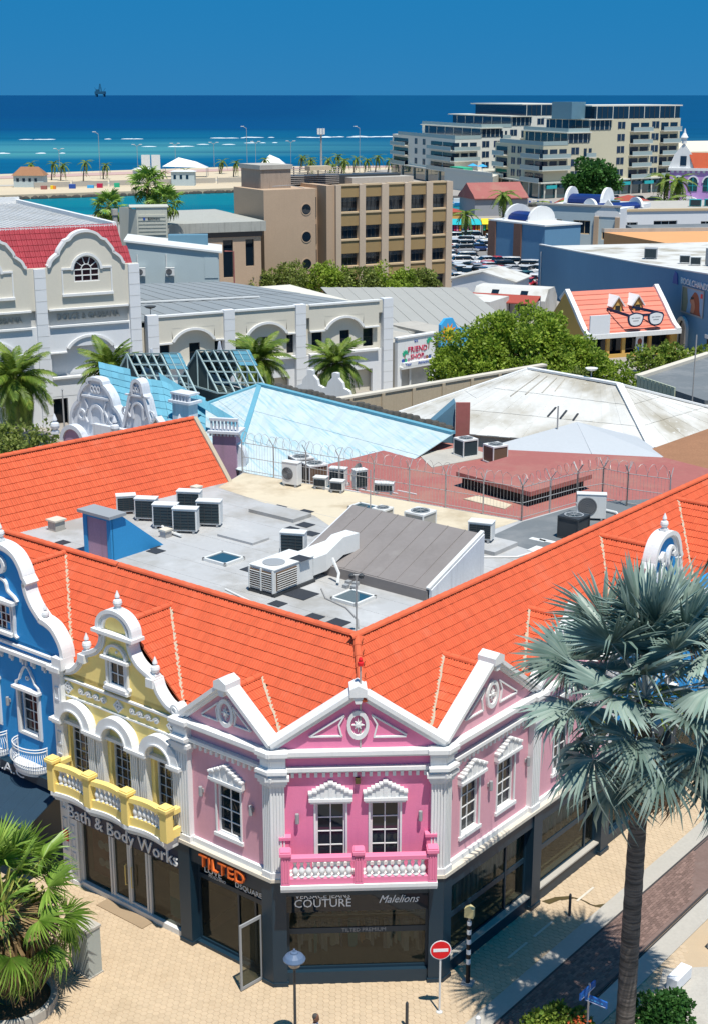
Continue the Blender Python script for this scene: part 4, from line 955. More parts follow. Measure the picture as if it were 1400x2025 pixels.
def condenser(P, deg, w, h, d, label, gm='fin_dark', fan=False, cm='metal_white', group='roof condensers'):
    """outdoor unit; front grille faces fr.ey"""
    r = root('air_conditioner', label, 'air conditioner', P, group); f = frame_deg(P, deg); b_ = MB()
    b_.box(f, -w/2, w/2, -d, 0, .10, h); b_.build('casing', M[cm], r, bevel=.02)
    g = MB()
    if fan:
        g.ring(f, -w*.14, .10 + (h-.1)*.5, .01, min(w, h)*.36, .0, .012, n=18); gr = g.build('fan_opening', M['fan_shade'], r)
        k = MB()
        for i in range(5): k.ring(f, -w*.14, .10 + (h-.1)*.5, min(w, h)*(.07*i + .05), min(w, h)*(.07*i + .058), .015, .03, n=18)
        k.build('fan_guard', M['metal_grey'], r)
    else:
        g.box(f, -w*.44, w*.44, .0, .012, .17, h - .07); gr = g.build('coil', M[gm], r)
        n = 7
        for i in range(n):
            z = .19 + (h-.28)*i/(n-1); MB().box(f, -w*.45, w*.45, .01, .028, z, z + .012).build('slat', M['metal_dark'], gr, fix=False)
        for x in (-.15, .15): MB().box(f, x*w - .01, x*w + .01, .01, .03, .17, h - .07).build('slat', M['metal_dark'], gr, fix=False)
    MB().box(f, -w/2 - .015, w/2 + .015, -d - .015, .02, h, h + .03).build('lid', M[cm], r)
    for x in (-.36, .36): MB().box(f, x*w - .04, x*w + .04, -d - .03, .05, 0, .10).build('foot', M['metal_grey'], r)
    return r
RW = ['leftmost, against the tile roof', 'second from the left', 'third from the left, with bent pipes', 'nearest the camera', 'at the back of the group', 'rightmost of the group']
for (a, b_, w, h, dg), l in zip([(21.9, 10.4, .85, .82, 12), (20.5, 10.2, .95, .98, -8), (19.0, 9.9, 1.05, 1.05, -8), (17.9, 10.0, 1.05, 1.05, -8), (19.7, 12.0, 1.05, 1.05, -8), (17.8, 11.3, 1.05, 1.1, -8)], RW):
    condenser(BP(a, b_, RZ), dg, w, h, .5, 'condenser in the cluster of six, ' + l)
condenser(BP(12.2, 10.3, RZ), -12, 1.0, 1.05, .5, 'white condenser standing behind the large ducted unit')
condenser(BP(7.4, 16.3, RZ + .18), -20, 1.0, .8, .55, 'white condenser on a grey plinth at the right end of the dark monitor')
for a, b_, w, h, dg, fan, l in [(19.4, 18.3, .85, 1.15, -30, True, 'tall white condenser with round fan at the fence, cream roof'), (18.0, 18.8, .62, .55, -18, False, 'small condenser pair on the cream roof, left one'), (17.0, 18.8, .62, .55, -18, False, 'small condenser pair on the cream roof, right one'), (17.7, 20.3 - .6, .8, .85, -18, False, 'condenser behind the small pair on the cream roof'), (16.4, 19.9, .6, .95, 25, False, 'narrow condenser beside the satellite dish'), (15.2, 20.0, .9, .5, -10, False, 'low condenser against the fence, right of the dish'), (5.7, 22.3, 1.25, 1.15, -8, True, 'large white condenser with fan at the right end of the roof')]:
    condenser(BP(a, b_, RZ), dg, w, h, .42, l, fan=fan)
def top_fan_unit(P, w, h, label, side='fin_dark', n=4, deg=20):
    r = root('air_conditioner', label, 'air conditioner', P, 'roof condensers'); f = frame_deg(P, deg)
    mb = MB(); mb.box(f, -w/2 + .03, w/2 - .03, -w/2 + .03, w/2 - .03, .06, h - .08); mb.build('coil', M[side], r)
    mb = MB(); mb.box(f, -w/2, w/2, -w/2, w/2, 0, .07); mb.box(f, -w/2, w/2, -w/2, w/2, h - .08, h)
    for sx in (-1, 1):
        for sy in (-1, 1): mb.box(f, sx*w/2 - (.05 if sx > 0 else 0), sx*w/2 + (.05 if sx < 0 else 0), sy*w/2 - (.05 if sy > 0 else 0), sy*w/2 + (.05 if sy < 0 else 0), .07, h - .08)
    mb.build('casing', M['metal_white' if side != 'metal_dark' else 'metal_dark'], r)
    c = Vector(P); mb = MB()
    mb.lathe(V(c.x, c.y, c.z + h), [(w*.40, 0), (w*.42, .03), (w*.36, .03), (w*.34, .0)], 20); mb.build('fan_ring', M['metal_grey'], r)
    MB().lathe(V(c.x, c.y, c.z + h + .002), [(w*.35, 0), (w*.35, .01)], 20).build('fan_opening', M['fin_dark'], r)
    for i in range(4):
        a = R(45*i); d = V(math.cos(a), math.sin(a), 0)*w*.4; MB().tube([c + d + Z*(h + .03), c - d + Z*(h + .03)], .012, 5).build('guard_bar', M['metal_grey'], r, fix=False)
    if side == 'galv_louvre': pass
    return r
mat('louvre_beige', (0.42, 0.40, 0.36), 0.6, 0.15, 20, 0.2)
top_fan_unit(BP(12.6, 16.6, RZ), .68, .62, 'small square condenser with top fan behind the dark monitor', 'louvre_beige', deg=52); top_fan_unit(BP(10.6, 16.6, RZ), .98, .85, 'larger beige condenser with rusty top fan behind the dark monitor', 'louvre_beige', deg=52)
top_fan_unit(BP(5.1, 19.8, RZ), .98, .95, 'black cube condenser with top fan by the right-hand ridge', 'metal_dark', deg=52)
# large ducted unit
du = root('ducted_air_conditioner', 'large beige rooftop unit with top fan and duct into the dark monitor', 'air conditioner', BP(10.3, 7.5, RZ))
mb = MB(); mb.box(FB, 9.75, 10.95, 6.55, 8.75, .12 + RZ, RZ + 1.02); mb.build('casing', M['metal_white'], du, bevel=.02)
MB().box(FB, 9.8, 10.9, 6.5, 6.56, RZ + .22, RZ + .92).build('coil', M['fin_rust'], du); MB().box(FB, 9.70, 9.76, 6.65, 7.75, RZ + .22, RZ + .92).build('coil', M['fin_rust'], du)
for k in range(8):
    z = RZ + .25 + k*.085; MB().box(FB, 9.8, 10.9, 6.47, 6.52, z, z + .02).build('slat', M['metal_white'], du, fix=False); MB().box(FB, 9.67, 9.72, 6.65, 7.75, z, z + .02).build('slat', M['metal_white'], du, fix=False)
for a in (9.74, 10.32, 10.9): MB().box(FB, a, a + .05, 6.455, 6.56, RZ + .15, RZ + 1.0).build('frame_post', M['metal_white'], du)
c = BP(10.35, 7.2, RZ + 1.05); mb = MB().lathe(c, [(.42, 0), (.42, .03), (.36, .04)], 20); mb.build('fan_guard', M['metal_grey'], du)
MB().box(FB, 9.7, 11.0, 6.5, 8.8, RZ, RZ + .12).build('base', M['metal_dark'], du)
MB().box(FB, 9.72, 10.98, 6.52, 8.77, RZ + 1.02, RZ + 1.05).build('lid', M['metal_white'], du)
dt = MB(); P = lambda a, b_, z: BP(a, b_, RZ + z)
def duct(sec):
    m_ = MB(); vs = []
    for a0, a1, b_, z0, z1 in sec: vs += [P(a0, b_, z0), P(a1, b_, z0), P(a1, b_, z1), P(a0, b_, z1)]
    fs = []
    for i in range(len(sec) - 1):
        for k in range(4): fs.append((4*i + k, 4*i + (k+1) % 4, 4*i + 4 + (k+1) % 4, 4*i + 4 + k))
    fs += [(3, 2, 1, 0), tuple(4*(len(sec)-1) + k for k in range(4))]; return m_.add(vs, fs)
duct([(9.75, 10.3, 8.7, .25, .92), (9.75, 10.3, 9.5, .25, .92), (9.5, 10.1, 10.2, .75, 1.45), (9.3, 9.95, 10.9, .8, 1.5)]).build('duct', M['metal_white'], du); duct([(10.35, 10.9, 8.7, .25, .85), (10.35, 10.9, 10.0, .3, .9), (10.1, 10.7, 10.6, .5, 1.0)]).build('duct', M['metal_white'], du)
# dark sloped roof monitor
mo = root('roof_monitor', 'large dark grey wedge-shaped roof monitor on the flat roof', 'roof monitor', BP(8.2, 11.4, RZ))
zt_ = RZ + 1.75
mb = MB(); mb.poly([P(11.4, 9.75, .42), P(5.2, 9.75, .42), P(5.2, 13.1, 1.75), P(11.4, 13.1, 1.75)], .10); mb.build('sloped_roof', M['monitor_grey'], mo)
for k in range(7):
    a = 5.9 + k*.8; MB().add([P(a, 9.76, .425), P(a + .05, 9.76, .425), P(a + .05, 13.09, 1.757), P(a, 13.09, 1.757), P(a, 9.76, .44), P(a + .05, 9.76, .44), P(a + .05, 13.09, 1.772), P(a, 13.09, 1.772)], [(0,1,2,3),(4,5,6,7),(0,1,5,4),(2,3,7,6),(1,2,6,5),(3,0,4,7)]).build('sheet_seam', M['monitor_grey'], mo)
mb = MB(); mb.prism(Fr(BP(5.16, 0, 0), ER, -EL), [(9.75, RZ), (13.1, RZ), (13.1, RZ + 1.76), (9.75, RZ + .44)], 0, .12); mb.prism(Fr(BP(11.4, 0, 0), ER, EL), [(9.75, RZ), (13.1, RZ), (13.1, RZ + 1.70), (9.75, RZ + .38)], 0, .1); mb.box(FB, 5.2, 11.4, 13.0, 13.15, RZ, RZ + 1.68); mb.build('side_wall', M['white_old'], mo)
mb = MB(); mb.box(FB, 5.2, 11.4, 9.66, 9.76, RZ, RZ + .40); mb.build('front_kerb', M['monitor_grey'], mo)
rim = MB(); f_ = Fr(BP(5.1, 0, 0), ER, -EL); rim.ribbon(f_, [(9.7, RZ + .46), (13.15, RZ + 1.80)], .08, -.14, .02); rim.build('edge_trim', M['metal_white'], mo)
# blue stair hood
sh_ = root('stair_hood', 'blue sloping stair hood with mauve door on the flat roof', 'stair hood', BP(18.4, 6, RZ))
hz = 1.75
mb = MB(); f_ = Fr(BP(17.5, 0, 0), ER, -EL)
mb.prism(f_, [(5.7, RZ), (8.4, RZ), (6.2, RZ + hz), (5.7, RZ + hz)], -.12, 0); mb.prism(Fr(BP(19.1, 0, 0), ER, EL), [(5.7, RZ), (8.4, RZ), (6.2, RZ + hz), (5.7, RZ + hz)], -.12, 0)
mb.add([P(17.6, 6.2, hz), P(19.0, 6.2, hz), P(19.0, 8.4, 0), P(17.6, 8.4, 0), P(17.6, 6.3, hz - .2), P(19.0, 6.3, hz - .2), P(19.0, 8.2, 0), P(17.6, 8.2, 0)], [(0,1,2,3),(4,7,6,5),(0,3,7,4),(1,5,6,2)])
mb.build('side_wall', M['stairhood_blue'], sh_)
mb = MB(); mb.box(FB, 17.5, 17.72, 5.62, 5.75, RZ, RZ + hz); mb.box(FB, 18.9, 19.12, 5.62, 5.75, RZ, RZ + hz); mb.box(FB, 17.72, 18.9, 5.62, 5.75, RZ + hz - .14, RZ + hz); mb.build('door_frame', M['stairhood_blue'], sh_)
MB().box(FB, 17.72, 18.9, 5.66, 5.72, RZ, RZ + hz - .14).build('door', M['mauve'], sh_)
MB().box(FB, 17.35, 19.25, 5.45, 6.35, RZ + hz, RZ + hz + .12).build('top_slab', M['metal_grey'], sh_)
# stubs, vents, plinths
def vent(a, b_, s, h, label, m='concrete'):
    r = root('roof_vent', label, 'vent', BP(a, b_, RZ)); MB().box(FB, a - s/2, a + s/2, b_ - s/2, b_ + s/2, RZ, RZ + h).build('stack', M[m], r); MB().box(FB, a - s*.62, a + s*.62, b_ - s*.62, b_ + s*.62, RZ + h, RZ + h + .07).build('cap', M['ledge_concrete'], r)
vent(22.5, 7.0, .5, .42, 'squat concrete vent below the long back tile roof'); vent(21.4, 14.2, .34, .5, 'tall grey vent against the back tile roof', 'galv'); vent(18.2, 9.2, .35, .28, 'low grey vent box among the condensers', 'galv')
for (a, b_), w in zip([(8.6, 9.4), (8.4, 9.0), (8.1, 9.1), (8.3, 9.45)], ('leftmost', 'nearest', 'rightmost', 'hindmost')): tag(MB().box(FB, a - .1, a + .1, b_ - .1, b_ + .1, RZ, RZ + .13).build('pipe_block', M['metal_grey']), 'small grey block in front of the dark monitor, %s of four' % w, 'block', 'blocks in front of the monitor')
tag(MB().box(FB, 15.4, 18.0, 14.0, 15.2, RZ, RZ + .16).build('roof_kerb', M['roof_grey']), 'long low raised kerb with two black patches on the grey roof', 'roof kerb')
tag(MB().box(FB, 14.6, 16.6, 10.6, 11.6, RZ, RZ + .10).build('roof_kerb', M['roof_grey']), 'low grey plinth beside the skylight in the open roof', 'roof kerb')
tag(MB().box(FB, 6.2, 8.1, 15.6, 17.3, RZ, RZ + .17).build('roof_plinth', M['roof_grey']), 'grey plinth under the condenser at the right of the monitor', 'plinth')
for a, b_, s, l in ((4.7, 17.4, .9, 'wide'), (6.0, 18.5, .35, 'small left'), (5.6, 18.6, .35, 'small right'), (4.4, 21.2, .6, 'far')): tag(MB().box(FB, a - s, a + s, b_ - s*.4, b_ + s*.4, RZ + .006, RZ + .03).build('white_slab', M['metal_white']), l + ' white slab lying on the dark membrane at right', 'slab')
def pipe(pts, r, label, m='metal_white', cat='pipe'): return tag(MB().tube([BP(a, b_, RZ + z) for a, b_, z in pts], r, 6).build('roof_pipe', M[m]), label, cat)
pipe([(21.2, 10.9, .3), (20.6, 10.7, .5), (19.8, 10.2, .2), (18.6, 9.6, .1), (17.6, 9.5, .1)], .06, 'white lagged pipes snaking under the cluster of condensers')
pipe([(19.3, 11.2, .1), (19.0, 10.9, .55), (18.7, 10.7, .55), (18.6, 10.3, .1)], .05, 'bent white pipe rising between condensers')
pipe([(18.5, 11.4, .1), (18.3, 11.1, .5), (18.0, 10.8, .5), (17.95, 10.6, .1)], .05, 'second bent white pipe at the right condensers')
pipe([(11.7, 6.0, .04), (10.0, 5.6, .04), (8.0, 5.1, .04), (5.2, 4.9, .04)], .035, 'thin white conduit along the left ridge')
pipe([(9.3, 9.3, .9), (8.9, 9.2, .4), (8.8, 9.0, .1)], .06, 'short white pipe hanging under the duct')
pipe([(9.0, 8.3, .03), (8.2, 7.6, .03), (7.0, 7.3, .03), (5.9, 6.6, .03), (5.4, 6.0, .03)], .03, 'grey cable lying across the roof to the corner', 'galv', 'cable')
pipe([(6.6, 15.0, .04), (5.4, 16.0, .04), (5.2, 17.0, .05), (4.4, 16.6, .04)], .04, 'white pipe loop on the dark membrane')
pipe([(7.4, 24.0, .1), (5.3, 23.8, .1), (4.0, 22.2, .1)], .06, 'white pipe at the far right end of the roof')
def mast(P, h, label, head=None):
    r = root('roof_mast', label, 'mast', P); MB().tube([P, Vector(P) + Z*h], .03, 6).build('pole', M['galv'], r)
    MB().lathe(Vector(P), [(.10, 0), (.10, .03)], 8).build('base_plate', M['galv'], r)
    if head == 'cam':
        for dx in (-.16, .16): MB().lathe(Vector(P) + V(dx, 0, h - .08), [(.02, -.05), (.09, -.02), (.10, .08), (.05, .12)], 8).build('lamp_head', M['metal_dark'], r)
        MB().tube([Vector(P) + V(-.16, 0, h), Vector(P) + V(.16, 0, h)], .025, 6).build('cross_arm', M['galv'], r)
    if head == 'red': MB().lathe(Vector(P) + Z*h, [(.10, 0), (.10, .1), (.06, .12), (.07, .2), (.03, .26)], 8).build('beacon', M['sign_red'], r)
mast(BP(5.0, 5.4, RZ), 2.2, 'thin mast with twin lamps standing at the corner of the flat roof', 'cam')
mast(V(.2, 40.35, 8.3), 2.9, 'thin pole with red beacon on the front pediment', 'red')
mast(BP(13.9, 17.4, RZ), 1.9, 'thin mast at the back of the dark monitor')
ds = root('satellite_dish', 'small grey satellite dish on the cream roof near the fence', 'satellite dish', BP(16.9, 20.2, RZ))
MB().tube([BP(16.9, 20.2, RZ), BP(16.9, 20.2, RZ + .5)], .03).build('stand', M['galv'], ds)
mb = MB(); c = BP(16.9, 20.2, RZ + .7); ax = V(-.75, -.35, .4).normalized(); u = ax.cross(Z).normalized(); v = u.cross(ax); n = 14; vs = [c - ax*.10]
for rr, dd in ((.22, -.06), (.42, .06)): vs += [c + ax*dd + u*rr*math.cos(2*math.pi*k/n) + v*rr*1.15*math.sin(2*math.pi*k/n) for k in range(n)]
mb.add(vs, [(0, 1 + k, 1 + (k+1) % n) for k in range(n)] + [(1+k, 1+n+k, 1+n+(k+1) % n, 1+(k+1) % n) for k in range(n)]); d_ = mb.build('dish', M['louvre_beige'], ds)
mb = MB().tube([c - v*.4, c + ax*.45], .015, 5); mb.build('arm', M['galv'], ds)
# razor-wire fence
fe = root('razor_wire_fence', 'galvanised roof fence with angled tops and coils of razor wire', 'fence', BP(14, 20, RZ))
FP = [(22.9, 18.8), (8.0, 20.4), (7.4, 24.0), (6.9, 25.4), (5.6, 25.3), (3.7, 25.6)]
random.seed(17); wires = MB(); rails = MB()
for (a, b_), (c_, d) in zip(FP, FP[1:]):
    A, B = BP(a, b_, RZ), BP(c_, d, RZ); L_ = (B-A).length; n = max(1, round(L_/1.9)); di = (B-A)/L_; no = V(di.y, -di.x, 0)
    for k in range(n + 1):
        Q = A.lerp(B, k/n); mb = MB(); mb.tube([Q - Z*.3, Q + Z*1.55], .035, 6); mb.tube([Q + Z*1.55, Q + Z*1.95 + no*.3], .02, 5); mb.tube([Q + Z*1.55, Q + Z*1.95 - no*.3], .02, 5); mb.build('post', M['galv'], fe, fix=False)
    for z in (.15, .8, 1.5): rails.tube([A + Z*z, B + Z*z], .018, 5)
    m_ = int(L_/.16)
    for k in range(m_): Q = A.lerp(B, (k+.5)/m_); wires.tube([Q + Z*.05, Q + Z*1.5], .006, 3, cap=False)
    turns = int(L_/.42); pts = []
    for k in range(turns*12 + 1):
        t = k/(turns*12); a2 = 2*math.pi*k/12; rr = .27 + .04*math.sin(k*.7); pts.append(A.lerp(B, t) + Z*(1.78 + rr*math.sin(a2)) + no*rr*math.cos(a2)*.8 + di*random.uniform(-.03, .03))
    MB().tube(pts, .010, 3, cap=False).build('razor_coil', M['galv'], fe, fix=False)
rails.build('rail', M['galv'], fe, fix=False, kind='stuff'); wires.build('wire_mesh', M['galv'], fe, fix=False, kind='stuff')

# ================================================================== LONG TILE ROOF AT THE BACK LEFT
bk = root('tile_roofed_house', 'long orange tiled roof at the back left of the flat roof', 'building', (-13.5, 59, 0))
e1 = V(-5.9, 64.75, RZ - .1); ed = V(.705, .709, 0); dn = V(-.709, .705, 0); RH = 2.75
tr = TileRoof(bk); eu = (dn*2.55 + Z*RH); Ls = eu.length
tr.field(e1 - ed*26, ed, eu, 0, 26, 0, Ls, lambda x, u: True)
tr.ridge(e1 - ed*26 + eu + Z*.02, e1 + eu + Z*.02); tr.done()
mb = MB(); q = [e1 - ed*26, e1, e1 + dn*2.55, e1 - ed*26 + dn*2.55]; mb.slab([(p.x, p.y) for p in q], 0, RZ - .12)
b2 = e1 + dn*5.1; mb.poly([e1 + eu, e1 - ed*26 + eu, b2 - ed*26, b2], .1); mb.add([e1 + V(0, 0, -.12), e1 + eu - Z*.12, b2 - Z*.12], [(0, 1, 2)]); mb.build('back_slope', M['tile_under'], bk)
vg = MB(); f_ = Fr((e1.x, e1.y, 0), dn, ed); vg.ribbon(f_, curve([(-.1, RZ - .25), (.9, RZ + .9), (2.55, RZ + RH - .08)], 5), .14, -.05, .16); vg.build('verge_coping', M['mortar'], bk)

# ================================================================== OLD BLUE-TILED BUILDING BEHIND
mat('blue_tile', (0.14, 0.38, 0.49), 0.7, 0.15, 0.8, 0.15, island=0.12)
mat('blue_tile_dark', (0.03, 0.20, 0.30), 0.8, 0.2)
def fadedblue():
    m = mat('blue_faded', (0.44, 0.54, 0.57), 0.75, 0.10, 0.4, 0.05, island=0.10); nt = m.node_tree; b = nt.nodes['Principled BSDF']; src = b.inputs['Base Color'].links[0].from_socket
    f = ramp(nt, noise(nt, 1.0, 5, stretch=(.5, .5, .5)), .25, .95); c = mix(nt, f, src, (0.56, 0.62, 0.63))
    g = nt.nodes.new('ShaderNodeNewGeometry'); mr_ = nt.nodes.new('ShaderNodeMapping'); mr_.inputs['Rotation'].default_value = (0, 0, R(68)); mp = nt.nodes.new('ShaderNodeMapping'); mp.inputs['Scale'].default_value = (.35, 6, 1); nz = nt.nodes.new('ShaderNodeTexNoise'); nz.inputs['Scale'].default_value = 1.0; nz.inputs['Detail'].default_value = 4
    nt.links.new(g.outputs['Position'], mr_.inputs[0]); nt.links.new(mr_.outputs[0], mp.inputs[0]); nt.links.new(mp.outputs[0], nz.inputs['Vector'])
    c = mix(nt, ramp(nt, nz.outputs['Fac'], .50, .68), c, (0.28, 0.46, 0.53)); nt.links.new(c, b.inputs['Base Color']); return m
fadedblue()
def whitefaded():
    m = mat('roof_whitewash', (0.60, 0.59, 0.56), 0.9, 0.10, 0.3, 0.08, island=.06); nt = m.node_tree; b = nt.nodes['Principled BSDF']; src = b.inputs['Base Color'].links[0].from_socket
    c = mix(nt, ramp(nt, noise(nt, .22, 5), .48, .66), src, (0.34, 0.31, 0.25)); c = mix(nt, ramp(nt, noise(nt, 2.5, 3), .62, .75), c, (.60, .60, .58)); nt.links.new(c, b.inputs['Base Color']); return m
whitefaded()
def sheets(rt, A, B, C, D, n, m, name='roof_sheet', rows=1, gap=.012, lift=.03):
    """A,B along the top, D,C along the bottom; n overlapping sheets across, rows down"""
    A, B, C, D = map(Vector, (A, B, C, D)); N_ = (B-A).cross(D-A).normalized()
    if N_.z < 0: N_ = -N_
    for i in range(n):
        t0, t1 = i/n, (i+1)/n
        for j in range(rows):
            a, b_ = j/rows, (j+1)/rows; q = [A.lerp(B, t0).lerp(D.lerp(C, t0), a), A.lerp(B, t1).lerp(D.lerp(C, t1), a), A.lerp(B, t1).lerp(D.lerp(C, t1), b_), A.lerp(B, t0).lerp(D.lerp(C, t0), b_)]
            o_ = lift*(.4 if i % 2 else 1) + .02*(j % 2)*0 ; top = [q[0] + N_*o_*.6, q[1] + N_*o_*.6, q[2] + N_*(o_ + .02), q[3] + N_*(o_ + .02)]; bot = [p - N_*.03 for p in q]
            MB().add(top + bot, [(0,1,2,3),(7,6,5,4),(0,4,5,1),(1,5,6,2),(2,6,7,3),(3,7,4,0)]).build(name, M[m], rt, fix=False)
def bar(mb, A, B, w=.1, h=.1):
    A, B = Vector(A), Vector(B); d = (B-A).normalized(); s = d.cross(Z if abs(d.z) < .95 else V(1, 0, 0)).normalized(); u = s.cross(d)
    vs = [p + s*a*w/2 + u*b_*h/2 for p in (A, B) for a, b_ in ((-1,-1),(1,-1),(1,1),(-1,1))]
    mb.add(vs, [(3,2,1,0),(4,5,6,7),(0,1,5,4),(1,2,6,5),(2,3,7,6),(3,0,4,7)])
hb = root('blue_hip_roofed_house', 'low house with a large faded light-blue hip roof behind the fence', 'building', (-2, 77, 0))
A0, A1, H0, H1, LL = V(-6, 89, 10.2), V(5.4, 75.5, 10.2), V(-6.6, 75.6, 8.2), V(-.4, 68.6, 8.2), V(-11.2, 87.3, 8.6)
sheets(hb, A0, A1, H1, H0, 34, 'blue_faded', rows=3, lift=.012); sheets(hb, A0, A0 + V(.01, 0, 0), H0, LL, 16, 'blue_faded', rows=2)
mb = MB(); bar(mb, A0 + Z*.06, A1 + Z*.06, .35, .16); bar(mb, A0 + Z*.06, H0 + Z*.06, .3, .12); bar(mb, A0 + Z*.06, LL + Z*.06, .3, .12); mb.build('ridge_cap', M['blue_tile'], hb)
MB().slab([(-6.5, 75.8), (-.5, 69), (5.2, 75.6), (-6, 88.8), (-11, 87)], 0, 8.1).build('wall', M['white_old'], hb)
hd = MB(); random.seed(4)
for k in range(30): P_ = A0.lerp(A1, .08 + k*.03) + V(.35, .35, .1); hd.lathe(P_, [(.28, -.3), (.33, 0), (.22, random.uniform(.1, .25))], 6)
tag(hd.build('ridge_debris', M['rock_dark']), 'dark weathered strip along the far side of the light-blue ridge', 'debris')["kind"] = "stuff"
# mauve turret with balustrade
mv = root('mauve_parapet_tower', 'weathered mauve chimney-like tower with white balustrade top beside the blue hip roof', 'tower', (-7.0, 75.8, 0))
f_ = frame_deg((-7.05, 75.6, 0), -12)
MB().box(f_, -.72, .62, -.9, .0, 7, 10.2).build('shaft', M['mauve'], mv)
mb = MB(); mb.box(f_, -.95, .85, -1.1, .2, 10.2, 10.34)
for k in range(9): mb.box(f_, -.85 + k*.2, -.75 + k*.2, 0, .12, 10.05, 10.2)
mb.build('cornice', M['white_old'], mv)
mb = MB(); mb.box(f_, -.85, .75, -.15, .1, 10.9, 11.05)
for k in range(8): x = -.8 + k*.21; mb.box(f_, x, x + .09, -.1, .05, 10.34, 10.9)
mb.build('balustrade', M['white_old'], mv); mb = MB(); mb.prism(Fr(f_.p(.62, 0, 0), f_.ex, f_.ey), curve([(0, 8), (.35, 8.1), (.5, 8.6), (.35, 9.2), (.0, 9.6)], 4), -.7, -.2); mb.build('volute', M['white_old'], mv)
# ruined house with white gables
ru = root('ruined_gabled_house', 'decaying white-gabled house with light-blue tiles at the back left', 'building', (-13, 85, 0))
gx = V(.80, -.60, 0); gy = V(-.60, -.80, 0)
def gabf(P): return Fr(P, gx, gy)
g1 = gabf((-15.8, 85.5, 0))
half = [[(2.2, 7.6), (2.2, 8.6), (1.9, 9.3), (1.45, 9.7)], [(1.45, 9.7), (1.3, 10.2), (.9, 10.7), (.55, 10.9)], [(.55, 10.95), (.5, 11.15), (0, 11.2)]]
def old_gable(fr, half, s, z0, win=True):
    path = []
    for run in half: path += curve(run, 4) if len(run) > 2 else list(run)
    out = [(x*s, z + z0) for x, z in path] + [(-x*s, z + z0) for x, z in path[-2::-1]]
    MB().prism(fr, out, -.35, 0).build('gable', M['white_old'], ru); MB().ribbon(fr, out, .2, -.5, .15, side=-1).build('gable_coping', M['white_old'], ru)
    if win:
        zc = path[-1][1] + z0 - 2.1*s; mb = MB(); mb.ring(fr, 0, zc, .45*s, .62*s, 0, .12, 0, 180, 14); mb.box(fr, -.62*s, -.45*s, 0, .12, zc - .7*s, zc); mb.box(fr, .45*s, .62*s, 0, .12, zc - .7*s, zc); mb.box(fr, -1.2*s, 1.2*s, 0, .15, zc + 1.0*s, zc + 1.12*s)
        for sg in (-1, 1): mb.ring(fr, sg*1.35*s, zc - .2, .22*s, .36*s, 0, .1, n=12); mb.ribbon(fr, curve([(sg*.8*s, zc - .6*s), (sg*1.0*s, zc - .2*s), (sg*.75*s, zc + .3*s), (sg*.95*s, zc + .8*s)], 4), .1, 0, .1)
        for k in range(3): mb.ring(fr, (k-1)*.28*s, zc + 1.55*s, .08*s, .14*s, 0, .1, n=10, e=1.8)
        mb.build('relief', M['white_old'], ru)
old_gable(g1, half, 1.0, 0); old_gable(gabf((-12.7, 82.0, 0)), [[(1.5, 8.4), (1.2, 9.0), (.95, 9.6)], [(.95, 9.6), (.7, 10.3), (.45, 10.6)], [(.45, 10.6), (.3, 11.2), (0, 11.35)]], .8, .45)
mb = MB(); f3 = gabf((-11.4, 80.2, 0)); mb.prism(f3, [(-1.2, 8.6), (1.2, 8.6), (.0, 9.9)], -.3, 0); mb.build('small_gable', M['concrete'], ru); MB().ribbon(f3, [(-1.3, 8.6), (0, 9.95), (1.3, 8.6)], .16, -.4, .1, side=1).build('gable_coping', M['white_old'], ru)
f4 = gabf((-16.0, 78.6, 0)); MB().disc(f4, 0, 9.0, .8, -.3, 0, 16).build('round_gable', M['mauve'], ru); MB().ring(f4, 0, 9.0, .75, 1.0, -.35, .1, 0, 180, 14).build('gable_coping', M['white_old'], ru)
for x, y, z in ((-17.6, 81.5, 8.8), (-13.9, 80.5, 8.9), (-10.0, 79.6, 9.2)): finial(ru, W, x, y, z, 1.2, 'white_old')
mb = MB(); ft = gabf((-10.2, 82, 0)); mb.box(ft, -.7, .6, -.8, 0, 8, 10.6); mb.box(ft, -.9, .8, -1, .15, 10.5, 10.65); mb.box(ft, -.8, .7, -.9, .05, 11.0, 11.12)
for k in range(6): mb.box(ft, -.75 + k*.26, -.63 + k*.26, -.15, 0, 10.65, 11.0)
mb.build('chimney_stack', M['white_old'], ru)
mb = MB(); mb.box(gabf((-13.8, 82.2, 0)), -2.5, 4.5, -.3, 0, 7.5, 8.9); mb.slab([(-17.5, 84.6), (-9, 78), (-6, 88), (-10, 96), (-18, 92)], 0, 7.6); mb.build('wall', M['white_old'], ru)
def blue_rows(A, B, C, D, rows, n): sheets(ru, A, B, C, D, n, 'blue_tile', 'tile_course', rows, lift=.05)
blue_rows((-13.9, 87.2, 11.1), (-11.9, 86.4, 11.0), (-10.6, 80.8, 8.6), (-13.0, 82.6, 8.4), 8, 6)
blue_rows((-16.2, 89, 11.7), (-14.0, 87.6, 11.5), (-13.2, 84.0, 9.2), (-15.4, 85.8, 9.4), 7, 5)
blue_rows((-11.9, 86.4, 11.0), (-9.0, 84.5, 10.3), (-8.4, 78.2, 8.0), (-10.4, 80, 8.3), 9, 7)
blue_rows((-12.2, 87.5, 11.3), (-6.8, 80.5, 9.9), (-6.5, 79.6, 9.4), (-11.9, 86.6, 10.8), 1, 12)
